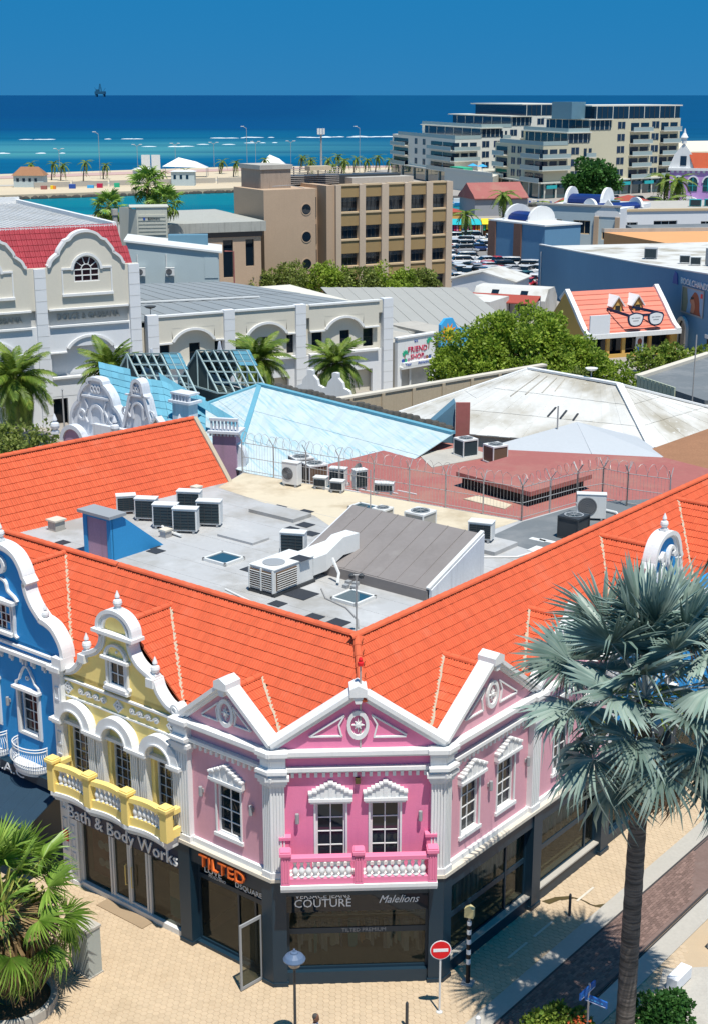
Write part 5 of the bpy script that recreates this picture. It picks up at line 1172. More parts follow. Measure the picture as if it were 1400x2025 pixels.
# bare roof frames
fm = root('roof_truss_frames', 'open green-grey roof trusses left standing behind the blue tiles', 'roof frame', (-9, 93, 0))
mat('truss_paint', (0.40, 0.52, 0.52), 0.7, 0.2, 2, 0.2); mat('truss_dark', (0.06, 0.085, 0.08), 0.9, 0.2)
for (cx, cy, w, zr_, n) in ((-11.6, 92.5, 2.5, 11.6, 2), (-7.3, 96, 2.6, 11.2, 2)):
    ap = [V(cx, cy, zr_), V(cx - 3.6, cy + 1.8, zr_ - .3)]       # ridge running back to the left
    rt_ = V(.62, -.78, 0); ze_ = zr_ - 2.6
    sk = MB(); nu = 6
    for sg in (-1, 1):
        base = [p + rt_*sg*w - Z*2.6 for p in ap]
        for k in range(nu + 1): bar(sk, ap[0].lerp(ap[1], k/nu), base[0].lerp(base[1], k/nu), .10, .10)
        for k in range(5): t = k/4; bar(sk, ap[0].lerp(base[0], t), ap[1].lerp(base[1], t), .09, .09)
    for e in (0, 1):
        bar(sk, ap[e] + rt_*w - Z*2.6, ap[e] - rt_*w - Z*2.6, .12, .12); bar(sk, ap[e], ap[e] - Z*2.6, .1, .1)
        for s_ in (-.5, .5): bar(sk, ap[e] + rt_*w*s_ - Z*1.3, ap[e] + rt_*w*s_ - Z*2.6, .08, .08)
    sk.build('truss', M['truss_paint'], fm)
    dk = MB(); dk.add([ap[1] + V(.1, -.1, 0), ap[1] + rt_*w - Z*2.6, ap[1] - rt_*w - Z*2.6], [(0, 1, 2)]); dk.add([ap[0] - V(0, 0, .12), ap[1] - V(0, 0, .12), ap[1] - rt_*w - Z*2.7, ap[0] - rt_*w - Z*2.7], [(0,1,2,3)]); dk.build('boarding', M['truss_dark'], fm, fix=False)
    for k in range(4):
        a, b_ = k/8, (k+1)/8; q = lambda t, e: ap[0].lerp(ap[1], e).lerp((ap[0].lerp(ap[1], e)) + rt_*w*-1 - Z*2.6, t)
        MB().poly([q(a, -.05) + Z*.07, q(a, .30) + Z*.07, q(b_, .30) + Z*.12, q(b_, -.05) + Z*.12], .04).build('tile_course', M['blue_tile'], fm)
        q2 = lambda t, e: ap[0].lerp(ap[1], e).lerp((ap[0].lerp(ap[1], e)) + rt_*w - Z*2.6, t)
        if k < 3: MB().poly([q2(a, -.05) + Z*.07, q2(a, .30) + Z*.07, q2(b_, .30) + Z*.12, q2(b_, -.05) + Z*.12], .04).build('tile_course', M['blue_tile'], fm)
    mb = MB(); mb.slab([tuple((p + rt_*s_*w)[:2]) for p, s_ in ((ap[0], 1), (ap[0], -1), (ap[1], -1), (ap[1], 1))], 0, ze_ - .15); mb.build('wall', M['truss_dark'], fm)
for x, y, z, l in ((-13.6, 94, 9.4, 'left'), (-9.4, 98, 9.2, 'right')):
    fo_ = root('ornate_gable_top', 'weathered white gable crest behind the %s roof frame' % l, 'gable crest', (x, y, 0)); f_ = frame_deg((x, y, 0), -15)
    MB().prism(f_, curve([(-1.1, z - 2), (-.8, z + .3), (-.5, z + 1.0), (-.15, z + 1.6), (0, z + 2.3), (.15, z + 1.6), (.5, z + 1.0), (.8, z + .3), (1.1, z - 2)], 4), -.3, 0).build('crest', M['white_old'], fo_); MB().disc(f_, 0, z + .5, .35, 0, .1, 12).build('boss', M['concrete'], fo_)

# ================================================================== WHITE HIP ROOF AND NEIGHBOURS
wh = root('white_hip_roofed_house', 'low house with a large whitewashed corrugated hip roof', 'building', (12, 88, 0))
w0, w1 = V(11.9, 95.6, 10.0), V(17.1, 90.0, 10.0); ea, eb, ec, ed_ = V(3.0, 92.6, 7.6), V(4.2, 87.8, 7.5), V(17.9, 82.9, 7.5), V(26.0, 91.5, 7.5)
sheets(wh, w0, w1, ec, eb, 20, 'roof_whitewash', rows=3); sheets(wh, w0, w0 + V(.02, 0, 0), eb, ea, 5, 'roof_whitewash', rows=2); sheets(wh, w1, w1 + V(.02, .02, 0), ed_, ec, 12, 'roof_whitewash', rows=3)
mb = MB(); bar(mb, w0 + Z*.08, w1 + Z*.08, .35, .14); bar(mb, w1 + Z*.08, ec + Z*.08, .45, .12); bar(mb, w1 + Z*.08, ed_ + Z*.08, .3, .12); bar(mb, w0 + Z*.06, ea + Z*.06, .2, .12); mb.build('ridge_cap', M['white'], wh)
for k in range(3): 
    mb = MB(); t = .50 + .07*k; a = w0.lerp(w1, t).lerp(eb.lerp(ec, t + .04), .45 + .04*k); b_ = w0.lerp(w1, t).lerp(eb.lerp(ec, t - .0), .72); bar(mb, a.lerp(b_, .25) + Z*.09, b_.lerp(a, .2) + Z*.09, .12, .04); mb.build('tar_strip', M['patch_black'], wh)
for k, t in enumerate((.18, .26, .36, .44)): 
    mb = MB(); bar(mb, w0.lerp(w1, t).lerp(eb.lerp(ec, t), .06) + Z*.05, w0.lerp(w1, t).lerp(eb.lerp(ec, t), .42 - .05*k) + Z*.06, .06, .05); mb.build('sheet_seam', M['kerb'], wh)
MB().slab([(3.1, 92.5), (4.3, 88), (17.9, 83.2), (25.8, 91.4), (18, 100), (11.9, 99)], 0, 7.45).build('wall', M['concrete'], wh)
sdish = root('satellite_dish', 'satellite dish on the ridge of the whitewashed roof', 'satellite dish', (15.6, 92, 10)); MB().tube([(15.6, 92, 9.5), (15.6, 92, 10.5)], .04).build('stand', M['galv'], sdish); MB().lathe((15.6, 92, 10.7), [(.05, -.15), (.3, -.08), (.42, .05), (.3, .0), (.05, -.1)], 14).build('dish', M['metal_white'], sdish)
mat('pale_sheet', (.46, .48, .50), .7, .08, .4, .05); gh = root('grey_hip_roof', 'small pale grey hip roof in front of the whitewashed roof', 'roof', (12.5, 76, 0))
ga, gb, gc, gd, ge = V(12.8, 79.7, 9.9), V(7.4, 77.5, 8.9), V(13.0, 73.4, 8.9), V(17.6, 74.9, 8.7), V(16.5, 80.5, 8.8)
[sheets(gh, ga, ga + V(.02, .01, 0), p_, q_, 1, 'pale_sheet') for p_, q_ in ((gc, gb), (gd, gc), (ge, gd), (gb, ge))]
mb = MB(); bar(mb, gb, gc, .1, .2); bar(mb, gc, gd, .1, .2); mb.build('eaves_board', M['metal_grey'], gh); MB().slab([(7.6, 77.4), (13, 73.7), (17.3, 75), (16.4, 80.2), (12.8, 79.6)], 0, 8.7).build('wall', M['white_old'], gh)
MB().tube([(11.6, 79.0, 9.2), (11.6, 79.0, 11.0)], .05).build('vent_pipe', M['galv'], gh)
rr = root('red_flat_roofs', 'dusty red flat roof beyond the fence, with a raised red canopy', 'roof', (7, 67, 0))
MB().slab([(-1.9, 64.6), (7.3, 58.7), (10.1, 61.2), (11.4, 62.0), (12.5, 61.0), (14, 62.2), (19.5, 69.2), (16.5, 73.2), (7.8, 75), (4, 77.2), (-1.6, 71.5)], 0, 9.45).build('flat_roof', M['red_roof'], rr)
MB().slab([(5.0, 67.3), (7.8, 70.3), (9.5, 70.9), (11.6, 66.8), (8.2, 63.6)], 10.0, 10.22).build('canopy', M['red_roof'], rr)
mb = MB(); mb.slab([(5.3, 67.3), (7.8, 70.0), (9.4, 70.5), (11.2, 66.8), (8.2, 64.0)], 9.4, 10.0); mb.build('canopy_wall', M['dark_interior'], rr)
MB().slab([(6.0, 65.6), (7.4, 64.0), (7.0, 63.3), (5.2, 65.0)], 9.45, 9.5).build('cream_patch', M['roof_cream'], rr); MB().slab([(4.0, 71), (7.5, 73.5), (6.0, 75.5), (3.4, 74)], 9.45, 9.48).build('grey_patch', M['concrete'], rr)
for k in range(4): 
    mb = MB(); a = V(-.6 + k*.9, 66.9 - k*.1, 9.46); bar(mb, a, a + V(.9, -.8, .03), .07, .05); mb.build('batten', M['metal_white'], rr)
top_fan_unit(V(5.95, 73.6, 9.47), .95, .95, 'dark condenser with white corners on the red roof, left one', 'fin_dark', deg=30); top_fan_unit(V(7.4, 72.2, 9.47), .95, .95, 'dark condenser with white corners on the red roof, right one', 'fin_rust', deg=30)
for P_, l in ((V(-1.9, 66.6, RZ - .9), 'behind the fence post'), (V(-2.6, 67.9, RZ - .9), 'at the edge of the blue roof')): top_fan_unit(P_, 1.0, 1.35, 'large rusty condenser ' + l, 'fin_rust', deg=25)
bw = root('brown_roof', 'gravelly brown flat roof at the right beyond the red one', 'roof', (20, 78, 0)); MB().slab([(16.3, 76.9), (17.9, 73.0), (20.5, 69.5), (30, 76), (28, 86), (22, 83.4)], 0, 8.9).build('flat_roof', M['brown_roof'], bw)
pw = root('rooftop_stair_hood', 'slate-blue stair hood with a rust-red end panel beside the blue hip roof', 'stair hood', (5.6, 77.5, 9)); MB().box(W, 5.65, 6.45, 77.3, 77.45, 8.8, 11.55).build('end_panel', M['red_roof'], pw)
mb = MB(); mb.prism(frame_deg((5.65, 77.6, 0), 0), [(0, 8.8), (0, 11.5), (-2.1, 9.6), (-2.6, 8.8)], -1.2, 0); mb.build('side_wall', mat('slate_blue', (0.12, 0.24, 0.32), 0.8, 0.15), pw)
mat('tan_wall', (0.50, 0.41, 0.29), 0.9, 0.16, 0.5, 0.12, streak=0.4, dirt=(.36, .28, .18))
tw_ = root('tan_parapet_wall', 'long tan rendered wall between the roofs and the shopping street', 'wall', (6, 106, 0)); ft_ = Fr((-1.5, 99.6, 0), V(.776, .630, 0), V(.63, -.776, 0)); MB().box(ft_, 0, 22, -.4, 0, 0, 6.9).build('wall_face', M['tan_wall'], tw_); MB().box(ft_, 0, 22, -.5, .08, 6.9, 7.05).build('coping', M['ledge_concrete'], tw_)
for k in range(7): MB().box(ft_, 1.5 + 3*k, 1.8 + 3*k, 0, .1, 0, 6.9).build('pier', M['tan_wall'], tw_)
for i, (x, y) in enumerate(((-3.3, 105.2), (-1.4, 104))):
    f_ = frame_deg((x, y, 0), -25); w_ = root('curved_parapet', 'small white scalloped parapet behind the light-blue ridge, %s one' % ('left', 'right')[i], 'parapet', (x, y, 0))
    MB().prism(f_, curve([(-1.3, 4), (-1.3, 6.4), (-1.0, 6.9), (-.7, 7.0), (-.6, 7.4), (-.25, 7.75), (-.25, 8.1), (.25, 8.1), (.25, 7.75), (.6, 7.4), (.7, 7.0), (1.0, 6.9), (1.3, 6.4), (1.3, 4)], 2), -.35, 0).build('panel', M['white'], w_)
dkr = root('dark_flat_roof', 'dark grey felt roof with ribbed pale green parapet at the right edge', 'roof', (27, 106, 0))
MB().slab([(22.0, 108.3), (30, 118.5), (45, 112), (36, 96), (25.2, 100)], 0, 6.9).build('flat_roof', M['roof_dark'], dkr); mb = MB(); bar(mb, (22, 108.3, 7.0), (30, 118.5, 7.0), .6, .3); mb.build('edge_kerb', M['ledge_concrete'], dkr)
mat('ribbed_green', (0.46, 0.50, 0.38), 0.7, 0.12); fr_ = Fr((22.0, 108.2, 0), V(.36, -.93, 0), V(-.93, -.36, 0))
for k in range(10): MB().box(fr_, k*.52, k*.52 + .46, 0, .12, 3, 7.15).build('parapet_panel', M['ribbed_green'], dkr)
MB().wall(fr_, 5.3, 16, 3, 6.6, -.4, -.05).build('parapet_wall', M['concrete'], dkr)
MB().tube([(24.5, 100.8, 6), (24.5, 100.8, 11.5)], .05).build('antenna', M['galv'], dkr)

# ================================================================== SHOPPING STREET: WHITE GABLED STORE AND ARCADED STORE
FD = Fr((3.65, 137.66, 0), V(-.883, -.469, 0), V(.469, -.883, 0))
dg = root('white_gabled_store', 'large white store with scrolled gables and crimson tile roof at the left', 'building', FD.p(33, -10, 0))
C1, C2 = 30.3, 39.0
holes = []
for c in (C1, C2): holes += [(c - 1.15, c + 1.15, 12.45, 14.6)]
mb = MB()
MB().wall(FD, 25.6, 48, 10.2, 13.8, -.4, 0, [(h[0], h[1], h[2], 13.8) for h in holes]).build('upper_wall', M['cream_wall'], dg)
MB().wall(FD, 25.6, 48, 2.6, 8.8, -.4, 0, [(c - 3.6, c + 3.55, 4.3, 6.45) for c in (C1, C2)] + [(c - 2.15, c + 2.15, 6.4, 6.9) for c in (C1, C2)]).build('lower_wall', M['block_white'], dg)
MB().box(FD, 25.6, 48, -.45, -.3, 8.8, 10.2).build('sign_band', M['recess_grey'], dg); MB().wall(FD, 25.6, 48, 4.2, 7.9, -1.0, -.7).build('recess_wall', M['block_white'], dg)
for c in (C1, C2):
    half = [[(3.42, 13.8), (3.2, 13.9), (2.95, 14.4), (2.35, 14.85)], [(2.35, 14.85), (2.25, 15.2), (1.75, 15.85)], [(1.75, 15.9), (1.35, 16.05), (1.0, 16.4), (.5, 16.62), (0, 16.68)]]
    path = []
    for run in half: path += curve(run, 4) if len(run) > 2 else list(run)
    out = [(c + x, z) for x, z in path] + [(c - x, z) for x, z in path[-2::-1]]
    hole_top = [(c - 1.15, 13.8)] + [(c + 1.15*math.cos(R(180 - 15*k)), 13.5 + 1.12*math.sin(R(180 - 15*k))) for k in range(1, 12)] + [(c + 1.15, 13.8)]
    left = [p for p in out if p[0] >= c]; right = [p for p in out if p[0] <= c]
    la = [(c, 16.68)] + [(c, 14.62)] + [p for p in reversed(hole_top) if p[0] >= c and p[1] > 13.8][::-1] + [(c + 1.15, 13.8), (c + 3.42, 13.8)] + left[1:-1]
    ra = [(c, 14.62), (c, 16.68)] + right[1:-1] + [(c - 3.42, 13.8), (c - 1.15, 13.8)] + [p for p in hole_top if p[0] < c and p[1] > 13.8]
    MB().prism(FD, la, -.4, 0).build('gable', M['cream_wall'], dg); MB().prism(FD, ra, -.4, 0).build('gable', M['cream_wall'], dg)
    MB().ribbon(FD, out, .22, -.6, .2, side=-1).build('gable_coping', M['white'], dg)
    # arched window
    mb = MB(); mb.ring(FD, c, 13.5, 1.08, 1.16, -.2, -.05, 0, 180, 14); mb.ring(FD, c, 13.5, .42, .48, -.2, -.05, 0, 180, 10)
    for x in (-1.14, -.42, .34, 1.06): mb.box(FD, c + x, c + x + .08, -.2, -.05, 12.45, 13.5)
    for z in (12.45, 12.95, 13.45): mb.box(FD, c - 1.14, c + 1.14, -.21, -.06, z, z + .08)
    for a in (36, 72, 108, 144): mb.ribbon(FD, [(c + .45*math.cos(R(a)), 13.5 + .45*math.sin(R(a))), (c + 1.1*math.cos(R(a)), 13.5 + 1.1*math.sin(R(a)))], .06, -.2, -.06)
    w_ = mb.build('arched_window', M['white'], dg); MB().prism(FD, [(c - 1.15, 12.45), (c + 1.15, 12.45)] + [(c + 1.13*math.cos(R(15*k)), 13.5 + 1.13*math.sin(R(15*k))) for k in range(13)], -.26, -.2).build('pane', mat('plum_glass', (.05, .02, .03), .15, .3, 1) if c == C1 else M['plum_glass'], w_)
    mb = MB(); mb.ring(FD, c, 13.5, 1.2, 1.42, 0, .14, 0, 180, 14); mb.box(FD, c - 2.3, c + 2.3, 0, .25, 11.28, 11.5)
    for sg in (-1, 1): mb.box(FD, c + sg*1.75 - .5, c + sg*1.75 + .5, 0, .12, 13.55, 13.72); mb.box(FD, c + sg*2.2 - .06, c + sg*2.2 + .06, 0, .1, 11.5, 13.6)
    mb.build('window_surround', M['white'], dg)
    for z in (10.12, 8.66): MB().box(FD, c - 3.6, c + 3.55, -.1, .22, z, z + .16).build('string_course', M['white'], dg)
    MB().ring(FD, c, 5.9, 2.15, 2.4, -.3, .15, 27, 153, 14, .82).build('arch_hood', M['white'], dg)
    mb = MB(); arc = [(c + 2.25*math.cos(R(a)), 5.9 + 2.25*.82*math.sin(R(a))) for a in range(28, 153, 9)]
    mb.prism(FD, [(c + 2.15, 6.9), (c + 2.15, 7.95)] + [(c + 2.15, 7.95)] + [(c - 2.15, 7.95), (c - 2.15, 6.9)] + arc[::-1], -.39, -.012); mb.build('spandrel', M['block_white'], dg)
    for sg in (-1, 1): MB().box(FD, c + sg*2.9 - .75, c + sg*2.9 + .72, -.3, .16, 6.38, 6.5).build('string_course', M['white'], dg)
    MB().box(FD, c - 3.6, c + 3.55, -.1, .22, 4.15, 4.32).build('string_course', M['white'], dg)
    text('lettering', 'DOLCE & GABBANA', FD, c - .05, 9.45, .78, -.29, M['kerb'], dg, flip=-1, depth=.10, font_scale=.8)
for a in (25.6, 34.0, 42.6):
    MB().box(FD, a, a + .98, -.2, .25, 0, 13.75).build('pilaster', M['block_white'], dg)
    for k in range(13): MB().box(FD, a - .01, a + .99, .2, .262, 1.0 + k, 1.03 + k).build('joint', M['recess_grey'], dg)
MB().wall(FD, 25.6, 48, 0, 2.6, -.4, -.02, [(32.6, 34.3, 0, 2.4), (35.8, 38.0, 0, 2.4), (27.5, 31, 0, 2.4), (39, 41, 0, 2.4)]).build('street_wall', M['block_white'], dg); MB().box(FD, 25.8, 47, -1.2, -1.1, 0, 2.6).build('shop_glass', M['glass_dark'], dg)
dtile = tile_mesh(M['crimson_tile']); rm = ridge_mesh(M['crimson_tile'], .16)
tr = TileRoof(dg, 'crimson_tile', .44, .62, None); me = bpy.data.meshes.new('tile'); me.from_pydata([(v.co.x*2, v.co.y*1.8, v.co.z*1.5) for v in dtile.vertices], [], [tuple(p.vertices) for p in dtile.polygons]); me.materials.append(M['crimson_tile']); tr.me = me; tr.rme = rm
eu = -FD.ey*2.6 + Z*3.2; tr.field(FD.p(48, -.4, 13.7), -FD.ex, eu, 0, 21.6, 0, eu.length, lambda x, u: 48 - x > 25.9 + u*.18); tr.done()
mb = MB(); mb.box(FD, 26.6, 48, -35, -3.0, 0, 16.75); mb.build('roof_block', M['roof_grey'], dg)
mb = MB(); mb.box(FD, 26.4, 26.8, -35, -3.0, 16.75, 17.15); mb.box(FD, 26.4, 48, -35.4, -35, 16.75, 17.4); mb.box(FD, 26.4, 48, -3.3, -2.9, 16.75, 16.95); mb.build('roof_parapet', M['white'], dg)
for k in range(40): MB().box(FD, 26.9 + k*.52, 26.95 + k*.52, -34.9, -3.4, 16.75, 16.81).build('roof_rib', M['metal_white'], dg)
# arcaded store
mat('sheet_grey', (.25, .27, .28), .6, .12, .4, .08); ar = root('arcaded_store', 'cream two-storey store with segmental arches and white piers along the palm street', 'building', FD.p(12, -8, 0))
AC = (5.15, 13.3, 20.6); hol = []
for c in AC: hol += [(c - 3.3, c - 2.2, 4.5, 6.25), (c - .75, c + .3, 4.5, 6.25), (c + 2.2, c + 3.3, 4.5, 6.25)]
MB().wall(FD, .2, 25.0, 4.2, 8.95, -.7, -.4, hol).build('wall', M['cream_wall'], ar)
MB().wall(FD, .2, 25.0, 7.75, 8.95, -.4, 0).build('upper_wall', M['cream_wall'], ar)
for c in AC:
    for sg in (-1, 1): MB().box(FD, c + sg*2.9 - .82, c + sg*2.9 + .82, -.4, 0, 6.45, 7.75).build('upper_wall', M['cream_wall'], ar); MB().box(FD, c + sg*2.9 - .8, c + sg*2.9 + .8, -.3, .16, 6.38, 6.52).build('string_course', M['white'], ar)
    MB().ring(FD, c, 5.75, 2.1, 2.35, -.3, .18, 25, 155, 14, .84).build('arch_hood', M['white'], ar)
    arc = [(c + 2.15*math.cos(R(a)), 5.75 + 2.15*.84*math.sin(R(a))) for a in range(25, 156, 10)]
    MB().prism(FD, [(c + 2.1, 7.76), (c - 2.1, 7.76)] + arc[::-1], -.4, -.012).build('spandrel', M['cream_wall'], ar)
    for a, b_, z0, z1 in [h for h in hol if c - 3.4 < h[0] < c + 3.4]: window(ar, FD, a, b_, z0, z1, -.62, 1, 2, fmat='metal_dark', gmat='glass_dark', fw=.06, sill=False)
    MB().box(FD, c - 3.75, c + 3.75, -.35, .2, 4.1, 4.3).build('string_course', M['white'], ar)
    MB().box(FD, c - 3.75, c + 3.75, -.35, .12, 8.85, 9.02).build('coping', M['white'], ar)
for a in (.0, 9.35, 16.6, 24.0): MB().box(FD, a, a + 1.05, -.5, .28, 0, 9.1).build('pier', M['block_white'], ar)
for a in (.0, 9.35, 16.6, 24.0):
    for k in range(8): MB().box(FD, a - .01, a + 1.06, .25, .29, .9 + k*1.05, .93 + k*1.05).build('joint', M['recess_grey'], ar)
MB().wall(FD, 1.0, 25.0, 0, 4.15, -.6, -.2, [(2, 4.3, 0, 2.3), (5.5, 8.6, 0, 2.3), (11, 15, 0, 2.3), (18, 22, 0, 2.3)]).build('street_wall', M['block_white'], ar); MB().box(FD, 1.2, 25, -1.4, -1.3, 0, 2.8).build('shop_glass', M['glass_dark'], ar)
mb = MB(); mb.box(FD, .4, 25.6, -22, -.9, 0, 7.9); mb.build('body', M['cream_wall'], ar)
sheets(ar, FD.p(26, -22.5, 9.2), FD.p(8, -22.5, 8.6), FD.p(.3, -.8, 8.15), FD.p(25.6, -.8, 8.4), 26, 'sheet_grey', 'roof_sheet', rows=2, lift=.08)
mb = MB(); bar(mb, FD.p(25.5, -10, 8.95), FD.p(9.5, -10, 8.6), .3, .12); mb.build('roof_flashing', M['metal_white'], ar)
dsh = root('satellite_dish', 'black satellite dish on the arcaded store parapet', 'satellite dish', FD.p(24.2, -1.2, 8.5)); MB().lathe(FD.p(24.2, -1.2, 9.6), [(.05, -.1), (.4, 0), (.55, .15), (.35, .08), (.05, -.02)], 14).build('dish', M['metal_dark'], dsh); MB().tube([FD.p(24.2, -1.2, 8.5), FD.p(24.2, -1.2, 9.5)], .04).build('stand', M['galv'], dsh)
# souvenir shop
FS_ = Fr((4.25, 137.75, 0), V(.735, .678, 0), V(.678, -.735, 0))
fs = root('friend_shop', 'white souvenir shop with colourful FRIEND SHOP lettering', 'building', FS_.p(2.6, -3, 0))
MB().wall(FS_, 0, 5.3, 0, 5.0, -.4, 0, [(.55, 4.75, .1, 2.0)]).build('wall', M['white'], fs); MB().box(FS_, 0, 5.3, -11, -.4, 0, 4.6).build('body', M['concrete'], fs); MB().box(FS_, -.05, 5.35, -.5, .12, 5.0, 5.16).build('coping', M['white'], fs)
MB().box(FS_, .3, 5.0, 0, .35, 2.0, 2.22).build('shutter_box', M['metal_white'], fs); MB().box(FS_, .5, 4.8, -1.6, -1.5, 0, 2).build('back_wall', M['dark_interior'], fs); MB().box(FS_, 1.9, 2.0, -.3, -.1, .1, 2).build('mullion', M['metal_white'], fs)
mat('crimson', (.50, .02, .08), .5, .1); mat('leaf_paint', (.03, .42, .24), .5, .1); mat('brown_paint', (.25, .12, .05), .6, .1); mat('blue_paint', (.03, .09, .36), .5, .1); mat('sun_yellow', (.85, .62, .03), .5, .08); mat('sun_orange', (.80, .26, .04), .5, .1); mat('sky_paint', (.06, .40, .75), .5, .1); mat('teal_paint', (.03, .42, .45), .5, .1)
text('lettering', 'FRIEND', FS_, 2.75, 3.75, .82, .03, M['crimson'], fs, depth=.03, font_scale=1.0); text('lettering', 'SHOP', FS_, 2.7, 3.0, .75, .03, M['crimson'], fs, depth=.03); text('lettering', 'Your', FS_, 1.15, 2.42, .42, .37, M['blue_paint'], fs, depth=.02); text('lettering', 'Attractions', FS_, 3.45, 2.42, .42, .37, M['blue_paint'], fs, depth=.02); MB().box(FS_, .5, 4.8, .0, .36, 2.22, 2.62).build('sign_board', M['white'], fs); text('lettering', 'N.V.', FS_, 2.55, 4.55, .3, .03, M['blue_paint'], fs)
for x, z in ((1.0, 3.4), (4.35, 4.3)):
    mb = MB().ribbon(FS_, [(x, z - .7), (x + .08, z)], .1, .01, .04); mb.build('painted_trunk', M['brown_paint'], fs)
    mb = MB()
    for k in range(7): a = R(-20 + 37*k); mb.prism(FS_, [(x + .08, z + .05), (x + .08 + .45*math.cos(a), z + .1 + .35*math.sin(a)), (x + .08 + .35*math.cos(a + .5), z + .05 + .3*math.sin(a + .5))], .01, .045)
    mb.build('painted_fronds', M['leaf_paint'], fs)
for x, m in ((.75, 'blue_paint'), (1.1, 'leaf_paint'), (4.1, 'brown_paint'), (4.5, 'blue_paint'), (1.55, 'mauve'), (3.8, 'mauve')): MB().disc(FS_, x, 2.78, .2, .01, .04, 8).build('painted_bird', M[m], fs)
random.seed(9)
for k in range(12):
    x = .7 + k*.34; m = random.choice(['crimson', 'blue_paint', 'teal_paint', 'letter_white', 'sun_yellow', 'mauve', 'pink_rail']); z0 = random.uniform(.15, .7)
    tag(MB().prism(FS_, [(x, z0), (x + .26, z0), (x + .3, z0 + .9), (x + .2, z0 + 1.1), (x + .06, z0 + 1.1), (x - .04, z0 + .9)], -.9, -.75).build('hanging_garment', M[m]), 'garment hanging in the souvenir shop doorway, %s from the left' % 'first second third fourth fifth sixth seventh eighth ninth tenth eleventh twelfth'.split()[k], 'garment', 'garments in the souvenir shop')
for k in range(5): condenser(FS_.p(1.0 + k*.95, -7.5 - .1*k, 4.6), 40, .85, .8, .4, 'white condenser on the souvenir shop roof, %s in the row' % ('first', 'second', 'third', 'fourth', 'last')[k], fan=True)
ss = root('painted_facade_shop', 'blue painted facade with a smiling sun behind the souvenir shop', 'building', (9.6, 142, 0)); f_ = frame_deg((8.7, 141.6, 0), 35)
MB().prism(f_, [(0, 0), (3.6, 0), (3.6, 5.2), (2.2, 5.3), (1.5, 6.4), (.6, 6.4), (0, 5.8)], -.4, 0).build('wall', M['sky_paint'], ss); MB().disc(f_, 1.0, 4.9, .62, .0, .05, 18).build('sun_face', M['sun_yellow'], ss)
mb = MB()
for k in range(11): a = R(33*k); mb.prism(f_, [(1.0 + .6*math.cos(a - .25), 4.9 + .6*math.sin(a - .25)), (1.0 + 1.05*math.cos(a), 4.9 + 1.05*math.sin(a)), (1.0 + .6*math.cos(a + .25), 4.9 + .6*math.sin(a + .25))], .0, .04)
mb.build('sun_rays', M['sun_orange'], ss); MB().disc(f_, 1.15, 5.1, .12, .05, .07, 8).build('sun_eye', M['black'], ss); MB().box(f_, 0, 3.6, -9, -.4, 0, 4.8).build('body', M['concrete'], ss)
# grey gently pitched roof behind the souvenir shop
mat('sheet_pale', (.36, .355, .33), .8, .12, .4, .08); gr_ = root('grey_corrugated_shed', 'long shed with pale grey corrugated roof behind the souvenir shop', 'building', (5, 160, 0))
sheets(gr_, (-4, 172, 5.6), (13.5, 172, 5.6), (17, 150, 4.4), (1.5, 143, 4.4), 22, 'sheet_pale', lift=.08); MB().slab([(-3.8, 171.5), (13.2, 171.5), (16.6, 150.4), (1.6, 144)], 0, 4.2).build('wall', M['dark_interior'], gr_)

# ================================================================== BUILDINGS BEHIND
sd = root('blue_grey_shed', 'pale blue-grey rendered block with sloping parapet behind the arcaded store', 'building', (-20, 163, 0)); f_ = Fr((-25.2, 158.6, 0), V(.996, .09, 0), V(.09, -.996, 0))
MB().prism(f_, [(0, 0), (10.2, 0), (10.2, 11.1), (0, 12.4)], -7, 0).build('wall', mat('pale_bluegrey', (.46, .54, .56), .8, .06), sd)
mb = MB(); mb.prism(f_, [(-.2, 12.4), (10.6, 11.05), (10.6, 11.25), (-.2, 12.6)], -7.2, .25); mb.build('parapet', M['metal_white'], sd); MB().box(f_, 4.5, 9.0, -6.5, -4.8, 11.4, 12.6).build('roof_upstand', M['slate_blue'], sd); MB().box(f_, 8.6, 10.1, .0, .06, 8.3, 10.6).build('door', M['pale_bluegrey'], sd)
for i, x in enumerate((1.6, 4.8)): condenser(f_.p(x, .75, 8.6), 5, .95, .95, .5, 'white condenser with fan against the blue-grey wall, %s one' % ('left', 'right')[i], fan=True); tag(MB().tube([f_.p(x - .4, .08, 8.7), f_.p(x - .4, .08, 11)], .06).build('wall_pipe', M['metal_white']), 'white pipe up the blue-grey wall above the %s condenser' % ('left', 'right')[i], 'pipe')
tag(MB().tube([(-13.4, 160, 5), (-13.4, 160, 11.2), (-14.4, 160, 11.2)], .09, 6).build('red_post', M['red_roof']), 'thin rust-red post at the end of the blue-grey block', 'post')
ct = root('cooling_tower', 'tall beige ribbed cooling tower on the roof behind the crimson tiles', 'cooling tower', (-25, 171, 11)); f_ = Fr((-27.6, 170, 0), V(.985, .17, 0), V(.17, -.985, 0)); mat('beige_panel', (.54, .53, .45), .6, .06, 1, .05, streak=.1)
MB().box(f_, 2.0, 5.6, -3.5, 0, 9.5, 15.2).build('casing', M['beige_panel'], ct); MB().add([f_.p(0, -2.5, 9.5), f_.p(2.0, 0, 9.5), f_.p(2.0, 0, 15.0), f_.p(0, -2.5, 15.1), f_.p(1.5, -3.5, 9.5), f_.p(1.5, -3.5, 15.1)], [(0,1,2,3),(0,3,5,4)]).build('side_panel', M['beige_panel'], ct, fix=False)
for k in range(6): MB().box(f_, 2.2, 5.4, 0, .10, 12.0 + k*.42, 12.25 + k*.42).build('rib', M['beige_panel'], ct)
